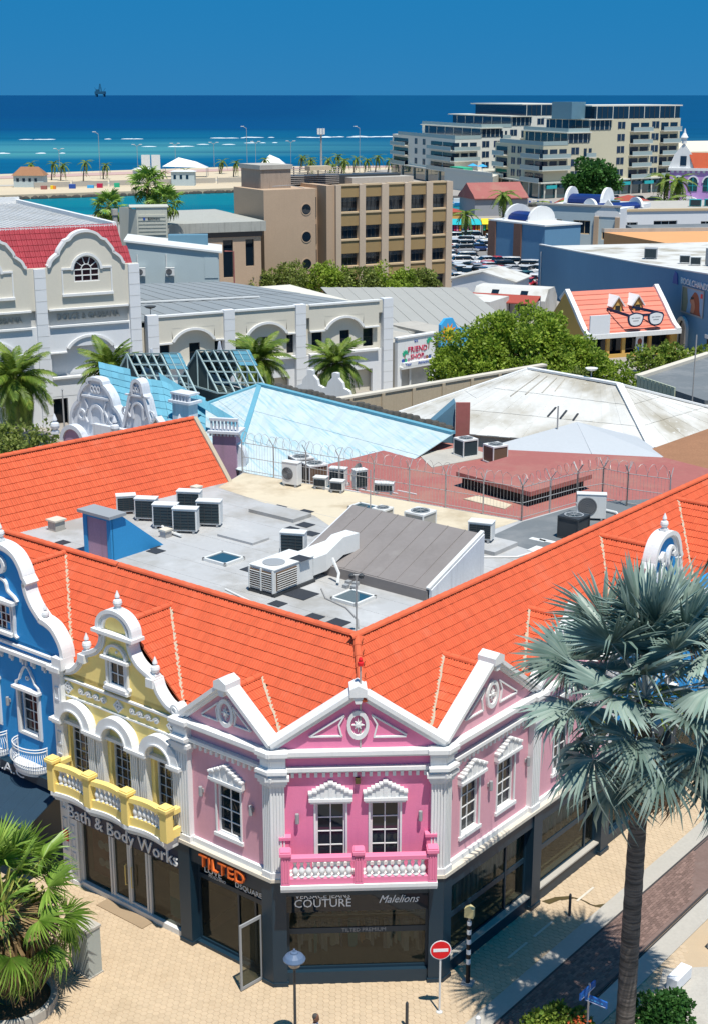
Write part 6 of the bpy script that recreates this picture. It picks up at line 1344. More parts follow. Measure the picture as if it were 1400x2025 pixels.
text('lettering', 'Baltimore', f_, 4.0, 13.9, .36, .12, M['black'], ct); MB().box(f_, 2.75, 3.0, .1, .13, 13.75, 14.05).build('emblem', M['blue_paint'], ct); MB().box(f_, 1.2, 5.8, -3.7, .1, 15.2, 15.3).build('top_rim', M['beige_panel'], ct); MB().lathe((-28.3, 171, 9), [(.3, 0), (.3, 5.2), (.4, 5.3), (.4, 6)], 10).build('stack', M['concrete'], ct)
mat('tan_render', (.50, .36, .25), .9, .10, .5, .1, streak=.12, dirt=(.3, .22, .16)); mat('brown_panel', (.36, .245, .115), .85, .12, .8, .1, streak=.1); mat('sill_cream', (.60, .45, .28), .85, .08)
lt = root('low_tan_annex', 'low tan annex with slit windows left of the beige office block', 'building', (-18, 200, 0)); f_ = Fr((-12.6, 195, 0), V(-.92, -.39, 0), V(.39, -.92, 0))
MB().wall(f_, 0, 14, 0, 9.6, -.5, 0, [(1.0, 2.2, 5.6, 9.2), (4.0, 5.4, 4.2, 9.2), (8.4, 9.8, 4.2, 9.2)]).build('wall', M['tan_render'], lt); MB().box(f_, .1, 13.8, -22, -.7, 0, 9.6).build('body', M['dark_interior'], lt); MB().box(f_, -.6, 14.4, -22, .5, 10.3, 11.6).build('roof_fascia', mat('stained_fascia', (.42, .42, .38), .9, .2, 1.2, .2, streak=.5, dirt=(.12, .12, .11)), lt); MB().box(f_, -.2, 14, -21.5, .1, 9.6, 10.3).build('clerestory', M['glass_dark'], lt)
for a in (1.0, 4.0, 8.4): MB().box(f_, a, a + 1.4, -.4, -.3, 4.2, 9.2).build('window', M['glass_dark'], lt)
# office block
FO = Fr((14.48, 214.24, 0), V(-.866, -.5, 0), V(.5, -.866, 0)); of = root('beige_office_block', 'weathered beige concrete office block with brown panels and a stair tower with portholes', 'building', FO.p(16, -8, 0))
MB().box(FO, .3, 19.2, -14, -.9, 0, 15.2).build('body', M['tan_render'], of)
PX = [(0, 1.05), (3.5, 4.6), (7.25, 8.3), (11.05, 12.2), (14.9, 15.9), (18.85, 19.7)]
for a, b_ in PX: MB().box(FO, a, b_, -1.2, .15, 0, 15.75).build('pier', mat('pier_beige', (.56, .44, .33), .9, .08, .6, .1) if 'pier_beige' not in M else M['pier_beige'], of)
for (a, b_), (c, d) in zip(PX, PX[1:]):
    for z0, z1 in ((14.0, 15.6), (10.0, 11.75), (6.1, 7.9), (2.3, 4.1)):
        MB().box(FO, b_, c, -.9, -.15, z0, z1).build('spandrel', M['brown_panel'], of); MB().box(FO, b_, c, -.9, -.02, z1 - .02, z1 + .22).build('sill', M['sill_cream'], of)
    for z0, z1 in ((11.95, 14.0), (8.1, 10.0), (4.3, 6.1), (.5, 2.3)):
        w_ = MB(); w_.box(FO, b_, c, -.75, -.70, z0, z1); w_ = w_.build('window', M['glass_dark'], of)
        for k in range(1, 4): x = b_ + (c-b_)*k/4; MB().box(FO, x - .04, x + .04, -.72, -.64, z0, z1).build('mullion', M['metal_dark'], w_, fix=False)
        for k in range(5): MB().box(FO, b_ + .02, c - .02, -.6 + k*.07, -.55 + k*.07, z1 - .62 + k*.13, z1 - .60 + k*.13).build('louvre', M['galv'], w_, fix=False)
MB().box(FO, 19.7, 22.9, -9, -3.0, 0, 15.2).build('link_wall', M['tan_render'], of); MB().box(FO, 19.7, 21.0, -9, -.3, 0, 15.7).build('end_wall', M['tan_render'], of)
for z in (3.8, 7.4, 11.2): MB().box(FO, 21.2, 22.9, -3.05, -2.9, z, z + 2.8).build('window', M['glass_dark'], of)
st_h = [(24.4, 12.6), (24.4, 8.8), (24.4, 5.0)]
MB().box(FO, 22.9, 31.0, -9.5, -.0, 0, 15.4).build('stair_tower', M['tan_render'], of)
for x, z in st_h: MB().disc(FO, x, z, .75, 0, .03, 20).build('porthole', M['glass_dark'], of); MB().ring(FO, x, z, .72, .85, 0, .06, n=20).build('porthole_rim', M['tan_render'], of)
mb = MB(); mb.box(FO, 25.2, 29.9, -9.2, -3, 15.4, 18.0); mb.build('roof_tower', mat('raw_concrete', (.38, .30, .24), .9, .2, .8, .15, streak=.5, dirt=(.12, .10, .08)), of); MB().box(FO, 25.0, 30.1, -9.4, -2.8, 18.0, 18.6).build('roof_slab', M['concrete'], of)
for k in range(9): MB().box(FO, 14.6, 26.0, -8, -7.9, 15.5 + k*.27, 15.6 + k*.27).build('screen_slat', M['galv'], of)
for x in (14.6, 18, 22, 26): MB().box(FO, x, x + .12, -8.1, -7.95, 15.2, 18).build('screen_post', M['metal_dark'], of)
MB().box(FO, 4, 26, -12, -8.2, 15.2, 16.6).build('plant_room', M['metal_dark'], of); MB().box(FO, 3, 13.5, -9, -6, 15.2, 16.3).build('roof_deck', M['concrete'], of); MB().box(FO, 17, 20.5, -7.6, -6.0, 17.5, 18.1).build('roof_unit', M['sand'], of)
MB().tube([FO.p(24, -1, 15.4), FO.p(26.5, -1, 15.9), FO.p(29, -1.2, 15.8)], .05).build('railing', M['metal_grey'], of)

# ================================================================== PARKED CARS
CARCOL = {'white': (.72, .73, .74), 'red': (.50, .02, .035), 'dark': (.03, .04, .05), 'teal': (.03, .14, .16), 'grey': (.30, .31, .33), 'blue': (.02, .05, .16)}
for k, c in CARCOL.items():
    m = mat('paint_' + k, c, .25, .03, 1, 0, spec=.5); m.node_tree.nodes['Principled BSDF'].inputs['Coat Weight'].default_value = .6
mat('tyre', (.02, .02, .022), .9, .1); mat('rim_alloy', (.5, .5, .52), .35, .05, metal=.6); mat('tail_red', (.5, .01, .01), .3, .1); mat('lamp_clear', (.75, .76, .74), .2, .05)
def loft(secs):
    """closed body from side-profile stations: each (x, z0, z1, half width bottom, half width top)"""
    mb = MB(); vs = []
    for x, z0, z1, wb, wt in secs: zm = z0 + (z1-z0)*.55; vs += [V(x, -wb*.9, z0), V(x, -wb, zm), V(x, -wt, z1), V(x, wt, z1), V(x, wb, zm), V(x, wb*.9, z0)]
    n = len(secs); fs = [(6*i + k, 6*i + (k+1) % 6, 6*i + 6 + (k+1) % 6, 6*i + 6 + k) for i in range(n-1) for k in range(6)] + [(5,4,3,2,1,0), tuple(6*(n-1) + k for k in range(6))]
    return mb.add(vs, fs)
CARS = {}
def car_proto(kind, colour):
    if (kind, colour) in CARS: return CARS[(kind, colour)]
    r = root('parked_car', 'x', 'car', (0, 0, 0)); m = M['paint_' + colour]
    L_, h, hb_, cab = {'sedan': (4.5, 1.42, .92, (-1.55, -.85, .75, 1.5)), 'suv': (4.6, 1.75, 1.05, (-2.1, -1.8, .85, 1.5)), 'jeep': (4.5, 1.85, 1.1, (-2.15, -2.05, .75, 1.0)), 'van': (4.9, 2.0, 1.1, (-2.35, -2.2, 1.2, 1.9)), 'pickup': (5.1, 1.75, 1.05, (-.55, -.35, .95, 1.6))}[kind]
    hl = L_/2; w = .9
    loft([(-hl, .42, hb_*.86, w*.86, w*.78), (-hl + .18, .28, hb_ - .02, w*.97, w*.88), (-hl*.4, .25, hb_, w, w*.92), (hl*.3, .25, hb_, w, w*.92), (hl*.62, .26, hb_ - .08, w*.98, w*.86), (hl - .2, .28, hb_ - .2, w*.92, w*.74), (hl, .40, hb_ - .34, w*.8, w*.66)]).build('body', m, r, smooth=False, bevel=.05)
    a, b_, c, d = cab
    loft([(a, hb_ - .04, hb_ + .05, w*.90, w*.84), (b_, hb_ - .04, h - .03, w*.90, w*.78), ((b_ + c)/2 - .2, hb_ - .04, h, w*.91, w*.80), (c, hb_ - .06, h - .05, w*.90, w*.78), (d, hb_ - .12, hb_ + .02, w*.88, w*.80)]).build('cabin_glass', M['glass_dark'], r)
    loft([(b_ - .10, h - .12, h - .01, w*.80, w*.74), ((b_ + c)/2 - .2, h - .10, h + .035, w*.83, w*.77), (c + .08, h - .14, h - .03, w*.80, w*.74)]).build('roof', m, r, bevel=.02)
    for sg in (-1, 1):
        for x in (b_ + .05, (b_ + c)/2): MB().add([V(x, sg*w*.905, hb_), V(x + .09, sg*w*.905, hb_), V(x + .09, sg*w*.815, h - .03), V(x, sg*w*.815, h - .03)], [(0,1,2,3)]).build('pillar', m, r, fix=False)
        for x in (-hl*.6, hl*.62):
            wr = MB(); n = 14; R_ = .34
            for rr, mm, nm, yy in ((R_, 'tyre', 'wheel', (.70, .90)),):
                wf = Fr((x, 0, .34), V(1, 0, 0), V(0, sg, 0)); wr.disc(wf, 0, 0, rr, yy[0], yy[1], n)
            wo = wr.build('wheel', M['tyre'], r); MB().disc(wf, 0, 0, .21, .90, .915, 10).build('rim', M['rim_alloy'], wo)
        MB().box(W, hl - .16, hl - .02, sg*.62 - .16, sg*.62 + .16, hb_ - .36, hb_ - .22).build('headlight', M['lamp_clear'], r)
        MB().box(W, -hl - .01, -hl + .1, sg*.66 - .12, sg*.66 + .12, hb_ - .34, hb_ - .12).build('tail_light', M['tail_red'], r)
        MB().box(W, c - .1, c + .05, sg*(w + .05) - .06, sg*(w + .05) + .06, hb_ - .02, hb_ + .12).build('mirror', m, r)
    MB().box(W, hl - .05, hl + .02, -.5, .5, .42, .60).build('grille', M['black'], r); MB().box(W, -hl - .02, -hl + .05, -.28, .28, .52, .64).build('number_plate', M['letter_white'], r)
    CARS[(kind, colour)] = r; return r
used = set()
def car(kind, colour, x, y, deg, label, z=0, group='cars in the car park'):
    p = car_proto(kind, colour)
    o_ = p if (kind, colour) not in used else copy_tree(p)
    used.add((kind, colour)); o_.location = (x, y, z + .01); o_.rotation_euler = (0, 0, R(deg)); o_["label"] = label; o_["category"] = 'car'; o_["group"] = group
    return o_
struct(MB().slab([(14, 208), (36, 206), (34, 250), (30, 300), (14, 300)], 0, .02).build('car_park', mat('car_park_surface', (.22, .21, .20), .9, .15, .1, .08)))
CL_ = [('suv', 'white', 20.1, 249.5, 5, 'white estate car alone by the kerb of the car park'), ('sedan', 'white', 22.7, 245.4, 200, 'white saloon beside the red pickup'), ('pickup', 'red', 24.0, 242.2, 15, 'red pickup in the second row of the car park'), ('jeep', 'white', 27.0, 240.4, 0, 'boxy white off-roader next to the red pickup'), ('suv', 'white', 28.6, 237.0, 170, 'white hatchback in front of the stone-clad pier'), ('suv', 'white', 30.4, 231.5, 60, 'white car nearest the long blue wall'), ('van', 'white', 16.6, 228.6, 100, 'white van half hidden by the office block'), ('sedan', 'dark', 19.0, 236.6, 150, 'dark saloon behind the white van'), ('suv', 'white', 18.0, 227.2, -100, 'white car with open bonnet shadow beside the van'), ('sedan', 'red', 21.0, 233.0, 30, 'dark red saloon, left of two red ones'), ('sedan', 'red', 23.2, 231.8, 40, 'dark red saloon, right of two red ones'), ('suv', 'dark', 19.9, 227.0, 120, 'dark car between two white ones in the front row'), ('suv', 'white', 21.8, 225.5, -90, 'white car in the front row, centre left'), ('suv', 'white', 23.9, 227.0, 30, 'white car behind the front row, centre'), ('sedan', 'white', 22.8, 221.5, 180, 'white car with red tail lights behind the white roof'), ('suv', 'white', 25.1, 222.6, -60, 'white car left of the teal one'), ('sedan', 'teal', 27.0, 224.4, 45, 'dark teal car in the front row'), ('sedan', 'white', 25.2, 218.9, -20, 'white car beside the bright red one at the front'), ('sedan', 'red', 26.4, 215.9, -110, 'bright red car nearest the white roof'), ('suv', 'white', 28.3, 214.8, 90, 'white car by the foot of the blue wall'), ('van', 'white', 23.6, 286.0, 10, 'white van in front of the market stalls'), ('suv', 'white', 21.3, 279.0, 170, 'white car under the palm by the stalls'), ('sedan', 'white', 24.9, 275.0, 10, 'white car at the head of the back row'), ('suv', 'white', 26.6, 283.0, 90, 'white car next to the stalls, right'), ('sedan', 'blue', 23.2, 267.2, 15, 'dark blue car near the stone-clad pier'), ('suv', 'white', 18.8, 273.5, 100, 'white car at the left of the back row'), ('suv', 'white', 25.6, 269.6, 20, 'white car between blue car and stone pier'), ('sedan', 'white', 16.3, 221.8, 0, 'white car lowest left, by the office corner'), ('sedan', 'grey', 29.0, 222.6, 80, 'grey car close to the blue wall'), ('sedan', 'grey', 17.6, 263, 60, 'grey car in the gap behind the office')]
CL_ += [('sedan', 'white', 17.5, 232.0, 95, 'white car filling a gap in the car park, eighth counting from the near end'), ('suv', 'grey', 19.8, 232.2, 95, 'grey car filling a gap in the car park, ninth counting from the near end'), ('sedan', 'white', 22.2, 236.5, 20, 'white car filling a gap in the car park, eleventh counting from the near end'), ('suv', 'dark', 25.2, 236.8, 10, 'dark car filling a gap in the car park, thirteenth counting from the near end'), ('sedan', 'white', 25.6, 232.5, 35, 'white car filling a gap in the car park, tenth counting from the near end'), ('suv', 'white', 27.9, 229.5, 60, 'white car filling a gap in the car park, seventh counting from the near end'), ('sedan', 'grey', 26.0, 228.5, 40, 'grey car filling a gap in the car park, fifth counting from the near end'), ('suv', 'white', 22.0, 229.0, 40, 'white car filling a gap in the car park, sixth counting from the near end'), ('sedan', 'white', 17.0, 236.5, 100, 'white car filling a gap in the car park, twelfth counting from the near end'), ('suv', 'white', 20.2, 222.4, -90, 'white car filling a gap in the car park, fourth counting from the near end'), ('sedan', 'teal', 23.6, 217.6, 0, 'teal car filling a gap in the car park, second counting from the near end'), ('suv', 'white', 27.6, 218.4, 80, 'white car filling a gap in the car park, third counting from the near end'), ('sedan', 'red', 21.2, 217.0, 0, 'red car filling a gap in the car park, first counting from the near end'), ('suv', 'white', 18.8, 243.5, 5, 'white car filling a gap in the car park, fourteenth counting from the near end'), ('sedan', 'white', 17.0, 255.5, 95, 'white car filling a gap in the car park, fifteenth counting from the near end'), ('suv', 'grey', 20.5, 262.5, 20, 'grey car filling a gap in the car park, sixteenth counting from the near end'), ('sedan', 'white', 26.6, 263.5, 15, 'white car filling a gap in the car park, seventeenth counting from the near end'), ('suv', 'white', 21.5, 271.0, 10, 'white car filling a gap in the car park, eighteenth counting from the near end'), ('sedan', 'white', 28.2, 276.5, 90, 'white car filling a gap in the car park, nineteenth counting from the near end'), ('suv', 'white', 20.6, 286.0, 5, 'white car filling a gap in the car park, twentieth counting from the near end')]
for k, c, x, y, d, l in CL_: car(k, c, x, y, d, l)

# ================================================================== RIGHT OF THE CAR PARK
mat('long_blue', (.13, .28, .44), .85, .10, .3, .06, streak=.12, dirt=(.05, .13, .24)); mat('stone_clad', (.23, .13, .10), .9, .35, 2.5, .35); mat('cobalt_tile', (.008, .03, .16), .5, .35, 1.5, .3, island=.4); mat('rust_roof', (.36, .07, .05), .8, .15); mat('ochre', (.66, .40, .11), .8, .08); mat('salmon_tile', (.72, .23, .16), .75, .12, .5, .1, island=.1)
lb = root('long_blue_store', 'long windowless blue store with flat pale roof, sign and billboard at the right', 'building', (36, 180, 0))
A_, B_ = V(27.1, 210.2, 0), V(39.9, 152.5, 0); dv = (B_ - A_).normalized(); FLB = Fr(A_, dv, V(dv.y, -dv.x, 0)); Lw = (B_-A_).length
if FLB.ey.x > 0: FLB = Fr(A_, dv, -FLB.ey)
MB().prism(FLB, [(0, 0), (Lw, 0), (Lw, 9.2), (38, 8.2), (0, 6.85)], -.4, 0).build('wall', M['long_blue'], lb); mb = MB(); mb.poly([FLB.p(0, -.3, 6.7), FLB.p(38, -.3, 8.0), FLB.p(Lw, -.3, 9.0), FLB.p(Lw, -60, 9.0), FLB.p(0, -30, 6.7)], .4); mb.build('flat_roof', M['roof_whitewash'], lb)
mb = MB(); mb.ribbon(FLB, [(0, 6.85), (38, 8.2), (Lw, 9.2)], .14, -.5, .06); mb.build('coping', M['metal_white'], lb)
text('lettering', "BOOLCHAND'S", FLB, 51.7, 7.55, 1.05, .06, M['letter_white'], lb, flip=1, depth=.05, font_scale=1.0); MB().prism(FLB, [(45.9, 7.0), (47.3, 7.0), (47.0, 8.2), (46.4, 8.4), (46.1, 7.9)], .02, .1).build('emblem', M['blue_paint'], lb)
bb = root('billboard', 'framed billboard of a red-haired woman against sky on the blue wall', 'billboard', FLB.p(51, .1, 5)); mb = MB()
for q in ((48.60, 54.20, 4.05, 4.2), (48.60, 54.20, 6.95, 7.1), (48.60, 48.75, 4.2, 6.95), (54.05, 54.20, 4.2, 6.95)): mb.box(FLB, q[0], q[1], .02, .14, q[2], q[3])
mb.build('frame', M['metal_grey'], bb); MB().box(FLB, 48.70, 54.10, .02, .06, 4.15, 7.0).build('sheet', mat('print_sky', (.22, .40, .58), .5, .1), bb)
MB().prism(FLB, [(48.70, 4.2), (49.90, 4.2), (50.20, 5.4), (49.80, 6.9), (48.70, 6.95)], .06, .065).build('print', mat('print_tree', (.22, .24, .16), .5, .3, 2), bb)
MB().prism(FLB, curve([(50.90, 4.2), (51.10, 5.2), (50.70, 5.6), (51.30, 6.3), (51.90, 6.7), (52.70, 6.4), (53.10, 5.6), (53.20, 4.8), (53.60, 4.2)], 4), .065, .075).build('print', mat('print_hair', (.28, .075, .035), .5, .3, 2), bb); MB().prism(FLB, curve([(50.95, 4.3), (51.20, 5.1), (50.80, 5.5), (51.20, 6.0), (51.80, 5.7), (52.10, 5.0), (51.80, 4.3)], 4), .078, .085).build('print', mat('print_skin', (.50, .22, .13), .5, .15), bb); MB().prism(FLB, [(50.90, 5.75), (51.60, 5.85), (51.70, 6.1), (50.95, 6.05)], .088, .093).build('print', M['black'], bb); MB().box(FLB, 53.30, 53.80, .07, .08, 6.2, 6.7).build('print', M['sign_red'], bb)
mb = MB(); mb.ring(FLB, 49.3, 2.2, 1.0, 1.4, -.1, .3, 0, 180, 16); mb.box(FLB, 47.9, 48.3, -.1, .3, 0, 2.2); mb.box(FLB, 50.3, 50.7, -.1, .3, 0, 2.2); mb.build('arch_surround', M['white'], lb); MB().prism(FLB, [(48.3, 0), (50.3, 0)] + [(49.3 + math.cos(R(15*k)), 2.2 + math.sin(R(15*k))) for k in range(13)], .01, .05).build('arched_door', M['glass_dark'], lb); MB().box(FLB, 56, 60, 0, .3, 0, 2.2).build('entrance', M['glass_dark'], lb); MB().box(FLB, 55.8, 60, 0, .5, 2.2, 2.6).build('canopy', M['metal_white'], lb); MB().tube([FLB.p(1.2, .1, 6), FLB.p(1.2, .1, 1)], .08).build('downpipe', M['metal_white'], lb)
roofz = lambda x: 6.72 + (x*1.3/38 if x < 38 else 1.3 + (x-38)/(Lw-38))
for i, (x, y, w, h, d) in enumerate(((28, -5, 1.6, 1.3, 1.6), (36, -6, 1.3, 1.0, .8), (39, -6, 1.3, 1.0, .8), (33, -12, 1.6, 1.2, 1.6), (30, -16, 1.5, 2.0, 1.4), (32, -17, 1.5, 2.0, 1.4), (38, -17, 2.0, 1.3, 1.6))):
    condenser(FLB.p(x, y, roofz(x) + .02), -15, w, h, d, 'rooftop condenser on the long blue store, %s' % ('front left', 'front pair left', 'front pair right', 'grey one in the middle', 'tall pair left', 'tall pair right', 'maroon one at the back')[i], cm=('metal_grey', 'metal_white', 'metal_white', 'metal_grey', 'metal_white', 'metal_white', 'red_roof')[i])
bu = root('rooftop_air_handler', 'large dark grey rooftop air handler on the long blue store', 'air conditioner', FLB.p(42, -9, roofz(42))); MB().box(FLB, 39.5, 44.5, -11, -7, roofz(42), roofz(42) + 2.0).build('casing', M['metal_grey'], bu)
for k in range(3): MB().box(FLB, 42.2 + k*.75, 42.8 + k*.75, -7, -6.95, roofz(42) + .3, roofz(42) + 1.8).build('louvre', M['fin_dark'], bu)
# wing with stone piers and blue-tiled vault
wg = root('stone_pier_wing', 'blue wing with stone-clad piers and arched white parapets over cobalt tiles', 'building', (30, 255, 0)); FW = Fr((24.0, 255.6, 0), V(.546, -.838, 0), V(-.838, -.546, 0)); 
MB().box(FW, 0, 15, -8, 0, 0, 6.6).build('wall', M['long_blue'], wg); MB().box(FW, -.2, 15.2, -8.2, .2, 6.6, 6.85).build('coping', M['metal_white'], wg)
for a in (-.1, 7.0): MB().box(FW, a, a + 2.0, -.1, .25, 0, 6.55).build('stone_pier', M['stone_clad'], wg)
def vault(rt, fr, x0, x1, y0, y1, z, r, n=8, tm='cobalt_tile'):
    c = (y0 + y1)/2; fx = Fr(fr.p(0, 0, 0), fr.ey, fr.ex)
    for x in (x0, x1):
        pts = [(c - r - .35, z), (c - r - .35, z + .3)] + [(c + r*math.cos(R(180 - 180*k/12)), z + .3 + r*.8*math.sin(R(180*k/12))) for k in range(13)] + [(c + r + .35, z + .3), (c + r + .35, z)]
        MB().prism(fx, pts, x - .25, x + .25).build('arched_parapet', M['white'], rt)
    for k in range(n):
        a0, a1 = R(180*k/n), R(180*(k+1)/n); q = [fr.p(x, c - r*.86*math.cos(a), z + .2 + r*.42*math.sin(a)) for x, a in ((x0, a0), (x1, a0), (x1, a1), (x0, a1))]
        MB().add(q + [p - Z*.15 for p in q], [(0,1,2,3),(7,6,5,4),(0,4,5,1),(2,6,7,3)]).build('tile_course', M[tm], rt, fix=False)
vault(wg, FW, 2.2, 8.6, -7.6, -1.6, 6.85, 2.9)
# white two-storey block with blue tiles
wb = root('white_blue_tiled_block', 'white two-storey block with cobalt tiled vaults behind the long blue store', 'building', (45, 262, 0)); FWB = Fr((33.2, 262, 0), V(.87, -.49, 0), V(-.49, -.87, 0))
MB().wall(FWB, 0, 15.5, 0, 9.0, -.4, 0, [(1.6, 4.8, 4.0, 6.4), (7, 10.2, 4.0, 6.4), (12.4, 14.6, 3.2, 5.2)]).build('wall', M['pale_bluegrey'], wb); MB().box(FWB, 0, 15.4, -18, -.5, 0, 8.6).build('body', M['block_white'], wb)
for a, b_, c, d in ((1.6, 4.8, 4.0, 6.4), (7, 10.2, 4.0, 6.4), (12.4, 14.6, 3.2, 5.2)): window(wb, FWB, a, b_, c, d, -.3, 3, 1, fmat='sill_cream', fw=.14, mw=.1, panes=False)
mb = MB(); mb.box(FWB, -.2, 15.7, -.5, .25, 8.9, 9.2); mb.build('coping', M['concrete'], wb)
for a in (11.0, 14.9): MB().box(FWB, a, a + .8, 0, .4, 0, 7.2).build('column', M['tan_render'], wb)
MB().prism(FWB, [(11, 7.2), (15.7, 7.2), (15.7, 7.8), (14.8, 8.6), (13.4, 10.2), (12, 8.6), (11, 7.8)], -.3, .1).build('gable', M['white'], wb); FWB2 = Fr(FWB.p(0, 0, 0), FWB.ex, FWB.ey)
vault(wb, FWB, 2.0, 9.0, -15, -8.5, 8.7, 3.2); mb = MB()
FWC = Fr(FWB.p(15.5, 0, 0), V(.49, .87, 0)*1.0, V(.87, -.49, 0))
vault(wb, Fr(FWB.p(11, 0, 0), V(.9, .43, 0), V(.43, -.9, 0)), 1.0, 11, -5.2, -.6, 8.2, 2.0)
lw2 = root('low_white_range', 'long low white range with small windows behind the orange roof', 'building', (60, 268, 0)); FW2 = Fr((46, 258, 0), V(.985, .17, 0), V(.17, -.985, 0)); MB().wall(FW2, 0, 45, 0, 8.0, -.4, 0, [(8, 12.5, 4, 6.2), (17, 20, 4.6, 6.0), (1, 5, 4, 6)]).build('wall', M['block_white'], lw2); MB().box(FW2, 0, 45, -26, -.5, 0, 7.8).build('body', M['concrete'], lw2); MB().box(FW2, -.2, 45, -.6, .2, 7.9, 8.3).build('coping', M['sill_cream'], lw2)
for a, b_, c, d in ((8, 12.5, 4, 6.2), (17, 20, 4.6, 6.0), (1, 5, 4, 6)): window(lw2, FW2, a, b_, c, d, -.3, 3, 1, fmat='metal_white', fw=.12, mw=.1, panes=False)
for i, x in enumerate((4, 20, 23, 27)): condenser(FW2.p(x, -10, 7.8), -10, 2.2, 1.3, 1.2, 'dark green condenser on the low white range, %s' % ('far left', 'left of pair', 'right of pair', 'far right')[i], cm='teal_paint' if i else 'slate_blue')
orf = root('orange_flat_roof', 'flat orange-painted roof on the right behind the blue store', 'roof', (60, 230, 0)); MB().slab([(41, 236), (75, 240), (80, 214), (52, 206)], 0, 6.3).build('flat_roof', mat('orange_roof', (.66, .33, .14), .85, .1, .2, .06), orf); MB().slab([(40.6, 236.4), (75, 240.4), (75, 240), (41, 236)], 6.3, 6.9).build('parapet', M['concrete'], orf); MB().slab([(46, 244), (80, 250), (80, 241), (46, 237.5)], 0, 6.8).build('grey_strip', M['roof_dark'], orf)
# tile-roofed optician with big glasses
op = root('tile_roofed_optician', 'ochre shop with salmon tile roof, two dormers and giant spectacles sign', 'building', (30, 160, 0)); FOP = Fr((25.4, 154.1, 0), V(.93, .37, 0), V(.37, -.93, 0))
W_ = 11.6; ez, rz_ = 2.3, 6.9; dep = 4.6
MB().wall(FOP, 0, W_, 0, ez, -.3, 0, [(3.0, 4.6, .4, 2.3), (5.0, 8.0, .4, 2.3), (8.4, 10.9, .1, 2.4), (.5, 2.6, .3, 2.3)]).build('wall', M['ochre'], op); MB().box(FOP, .5, 11, -1.2, -1.1, 0, 2.5).build('shop_glass', M['glass_dark'], op); MB().box(FOP, -.2, W_ + .3, -.3, .55, ez, ez + .5).build('fascia', M['white'], op)
fx = Fr(FOP.p(0, 0, 0), -FOP.ey, FOP.ex)
prof = [(-.4, ez + .3), (.6, ez + .85), (1.6, ez + 1.75), (2.6, ez + 2.75), (dep, rz_ + 0)]
for j, ((a, za), (b_, zb)) in enumerate(zip(prof, prof[1:])):
    nn = 2 if j < 3 else 4
    for k in range(nn):
        t0, t1 = k/nn, (k+1)/nn; q = [FOP.p(x, -(a + (b_-a)*t), za + (zb-za)*t + l) for x, t, l in ((0, t0, .10), (W_, t0, .10), (W_, t1, 0), (0, t1, 0))]
        MB().poly(q, .12).build('tile_course', M['salmon_tile'], op)
q = [FOP.p(x, -y, z) for x, y, z in ((0, dep, rz_), (W_, dep, rz_), (W_, dep*2, ez), (0, dep*2, ez))]; MB().poly(q, .2).build('back_slope', M['salmon_tile'], op)
for x, s in ((-.15, 1), (W_ - .15, 1)):
    MB().prism(fx, prof + [(dep*2, ez), (dep*2, 0), (-.0, 0), (-.0, ez)], x, x + .3).build('end_wall', M['ochre'], op); MB().ribbon(fx, prof + [(dep + 1, rz_ - 1)], .35, x - .15, x + .4).build('verge_coping', M['white'], op)
for x in (4.6, 7.2):
    yb, z0 = -2.2, 4.35; mb = MB(); mb.box(FOP, x, x + 1.1, -4.6, yb, z0 - .3, z0 + 1.1); mb.prism(FOP, [(x, z0 + 1.1), (x + 1.1, z0 + 1.1), (x + .55, z0 + 1.9)], -4.6, yb); mb.build('dormer', M['ochre'], op); MB().box(FOP, x + .25, x + .85, yb, yb + .05, z0 + .1, z0 + 1.05).build('dormer_window', M['dark_interior'], op); MB().ribbon(FOP, [(x - .25, z0 + .9), (x + .55, z0 + 2.0), (x + 1.35, z0 + .9)], .16, -4.6, yb + .2).build('dormer_coping', M['white'], op)
gl = root('spectacles_sign', 'giant navy spectacles sign standing on the salmon tile roof', 'sign', FOP.p(9.2, .3, 3.2)); mb = MB()
for x in (5.9, 8.5):
    pts = curve([(x - .95, 4.7), (x - 1.0, 4.2), (x - .7, 3.55), (x, 3.35), (x + .7, 3.55), (x + 1.0, 4.2), (x + .95, 4.7), (x, 4.95), (x - .95, 4.7)], 4); MB().prism(FOP, pts, .3, .42).build('rim', M['blue_paint'] if False else M['navy_sign'], gl); MB().prism(FOP, [(x + (a - x)*.82, 4.2 + (b_ - 4.2)*.80) for a, b_ in pts], .42, .47).build('lens', M['letter_white'], gl)
    [MB().box(FOP, x + a, x + b_, .47, .478, z, z + .09).build('print', M['metal_grey'], gl) for a, b_, z in ((-.55, -.2, 4.3), (-.12, .55, 4.3), (-.35, .35, 4.0))]
MB().box(FOP, 6.7, 7.7, .3, .42, 4.5, 4.75).build('bridge', M['navy_sign'], gl); mb = MB(); bar(mb, FOP.p(5.0, .36, 4.65), FOP.p(3.9, -2.4, 5.1), .12, .3); bar(mb, FOP.p(9.4, .36, 4.65), FOP.p(6.9, -2.0, 5.2), .12, .3); mb.build('temple_arm', M['navy_sign'], gl)
pn = root('poster_panel', 'portrait poster between the optician windows', 'poster', FOP.p(9.6, .1, 1)); MB().box(FOP, 6.3, 7.3, .02, .08, .5, 2.3).build('sheet', M['letter_white'], pn); MB().disc(FOP, 6.8, 1.6, .3, .08, .09, 12, .4).build('print', M['print_hair'], pn); MB().box(FOP, 6.45, 7.15, .08, .088, .6, 1.1).build('print', M['blue_paint'], pn)
sg_ = root('white_gable_sign', 'white sign panel at the left eaves of the optician', 'sign', FOP.p(3.2, .4, 3)); MB().box(FOP, .1, 2.6, .3, .5, 2.6, 4.9).build('panel', M['block_white'], sg_)
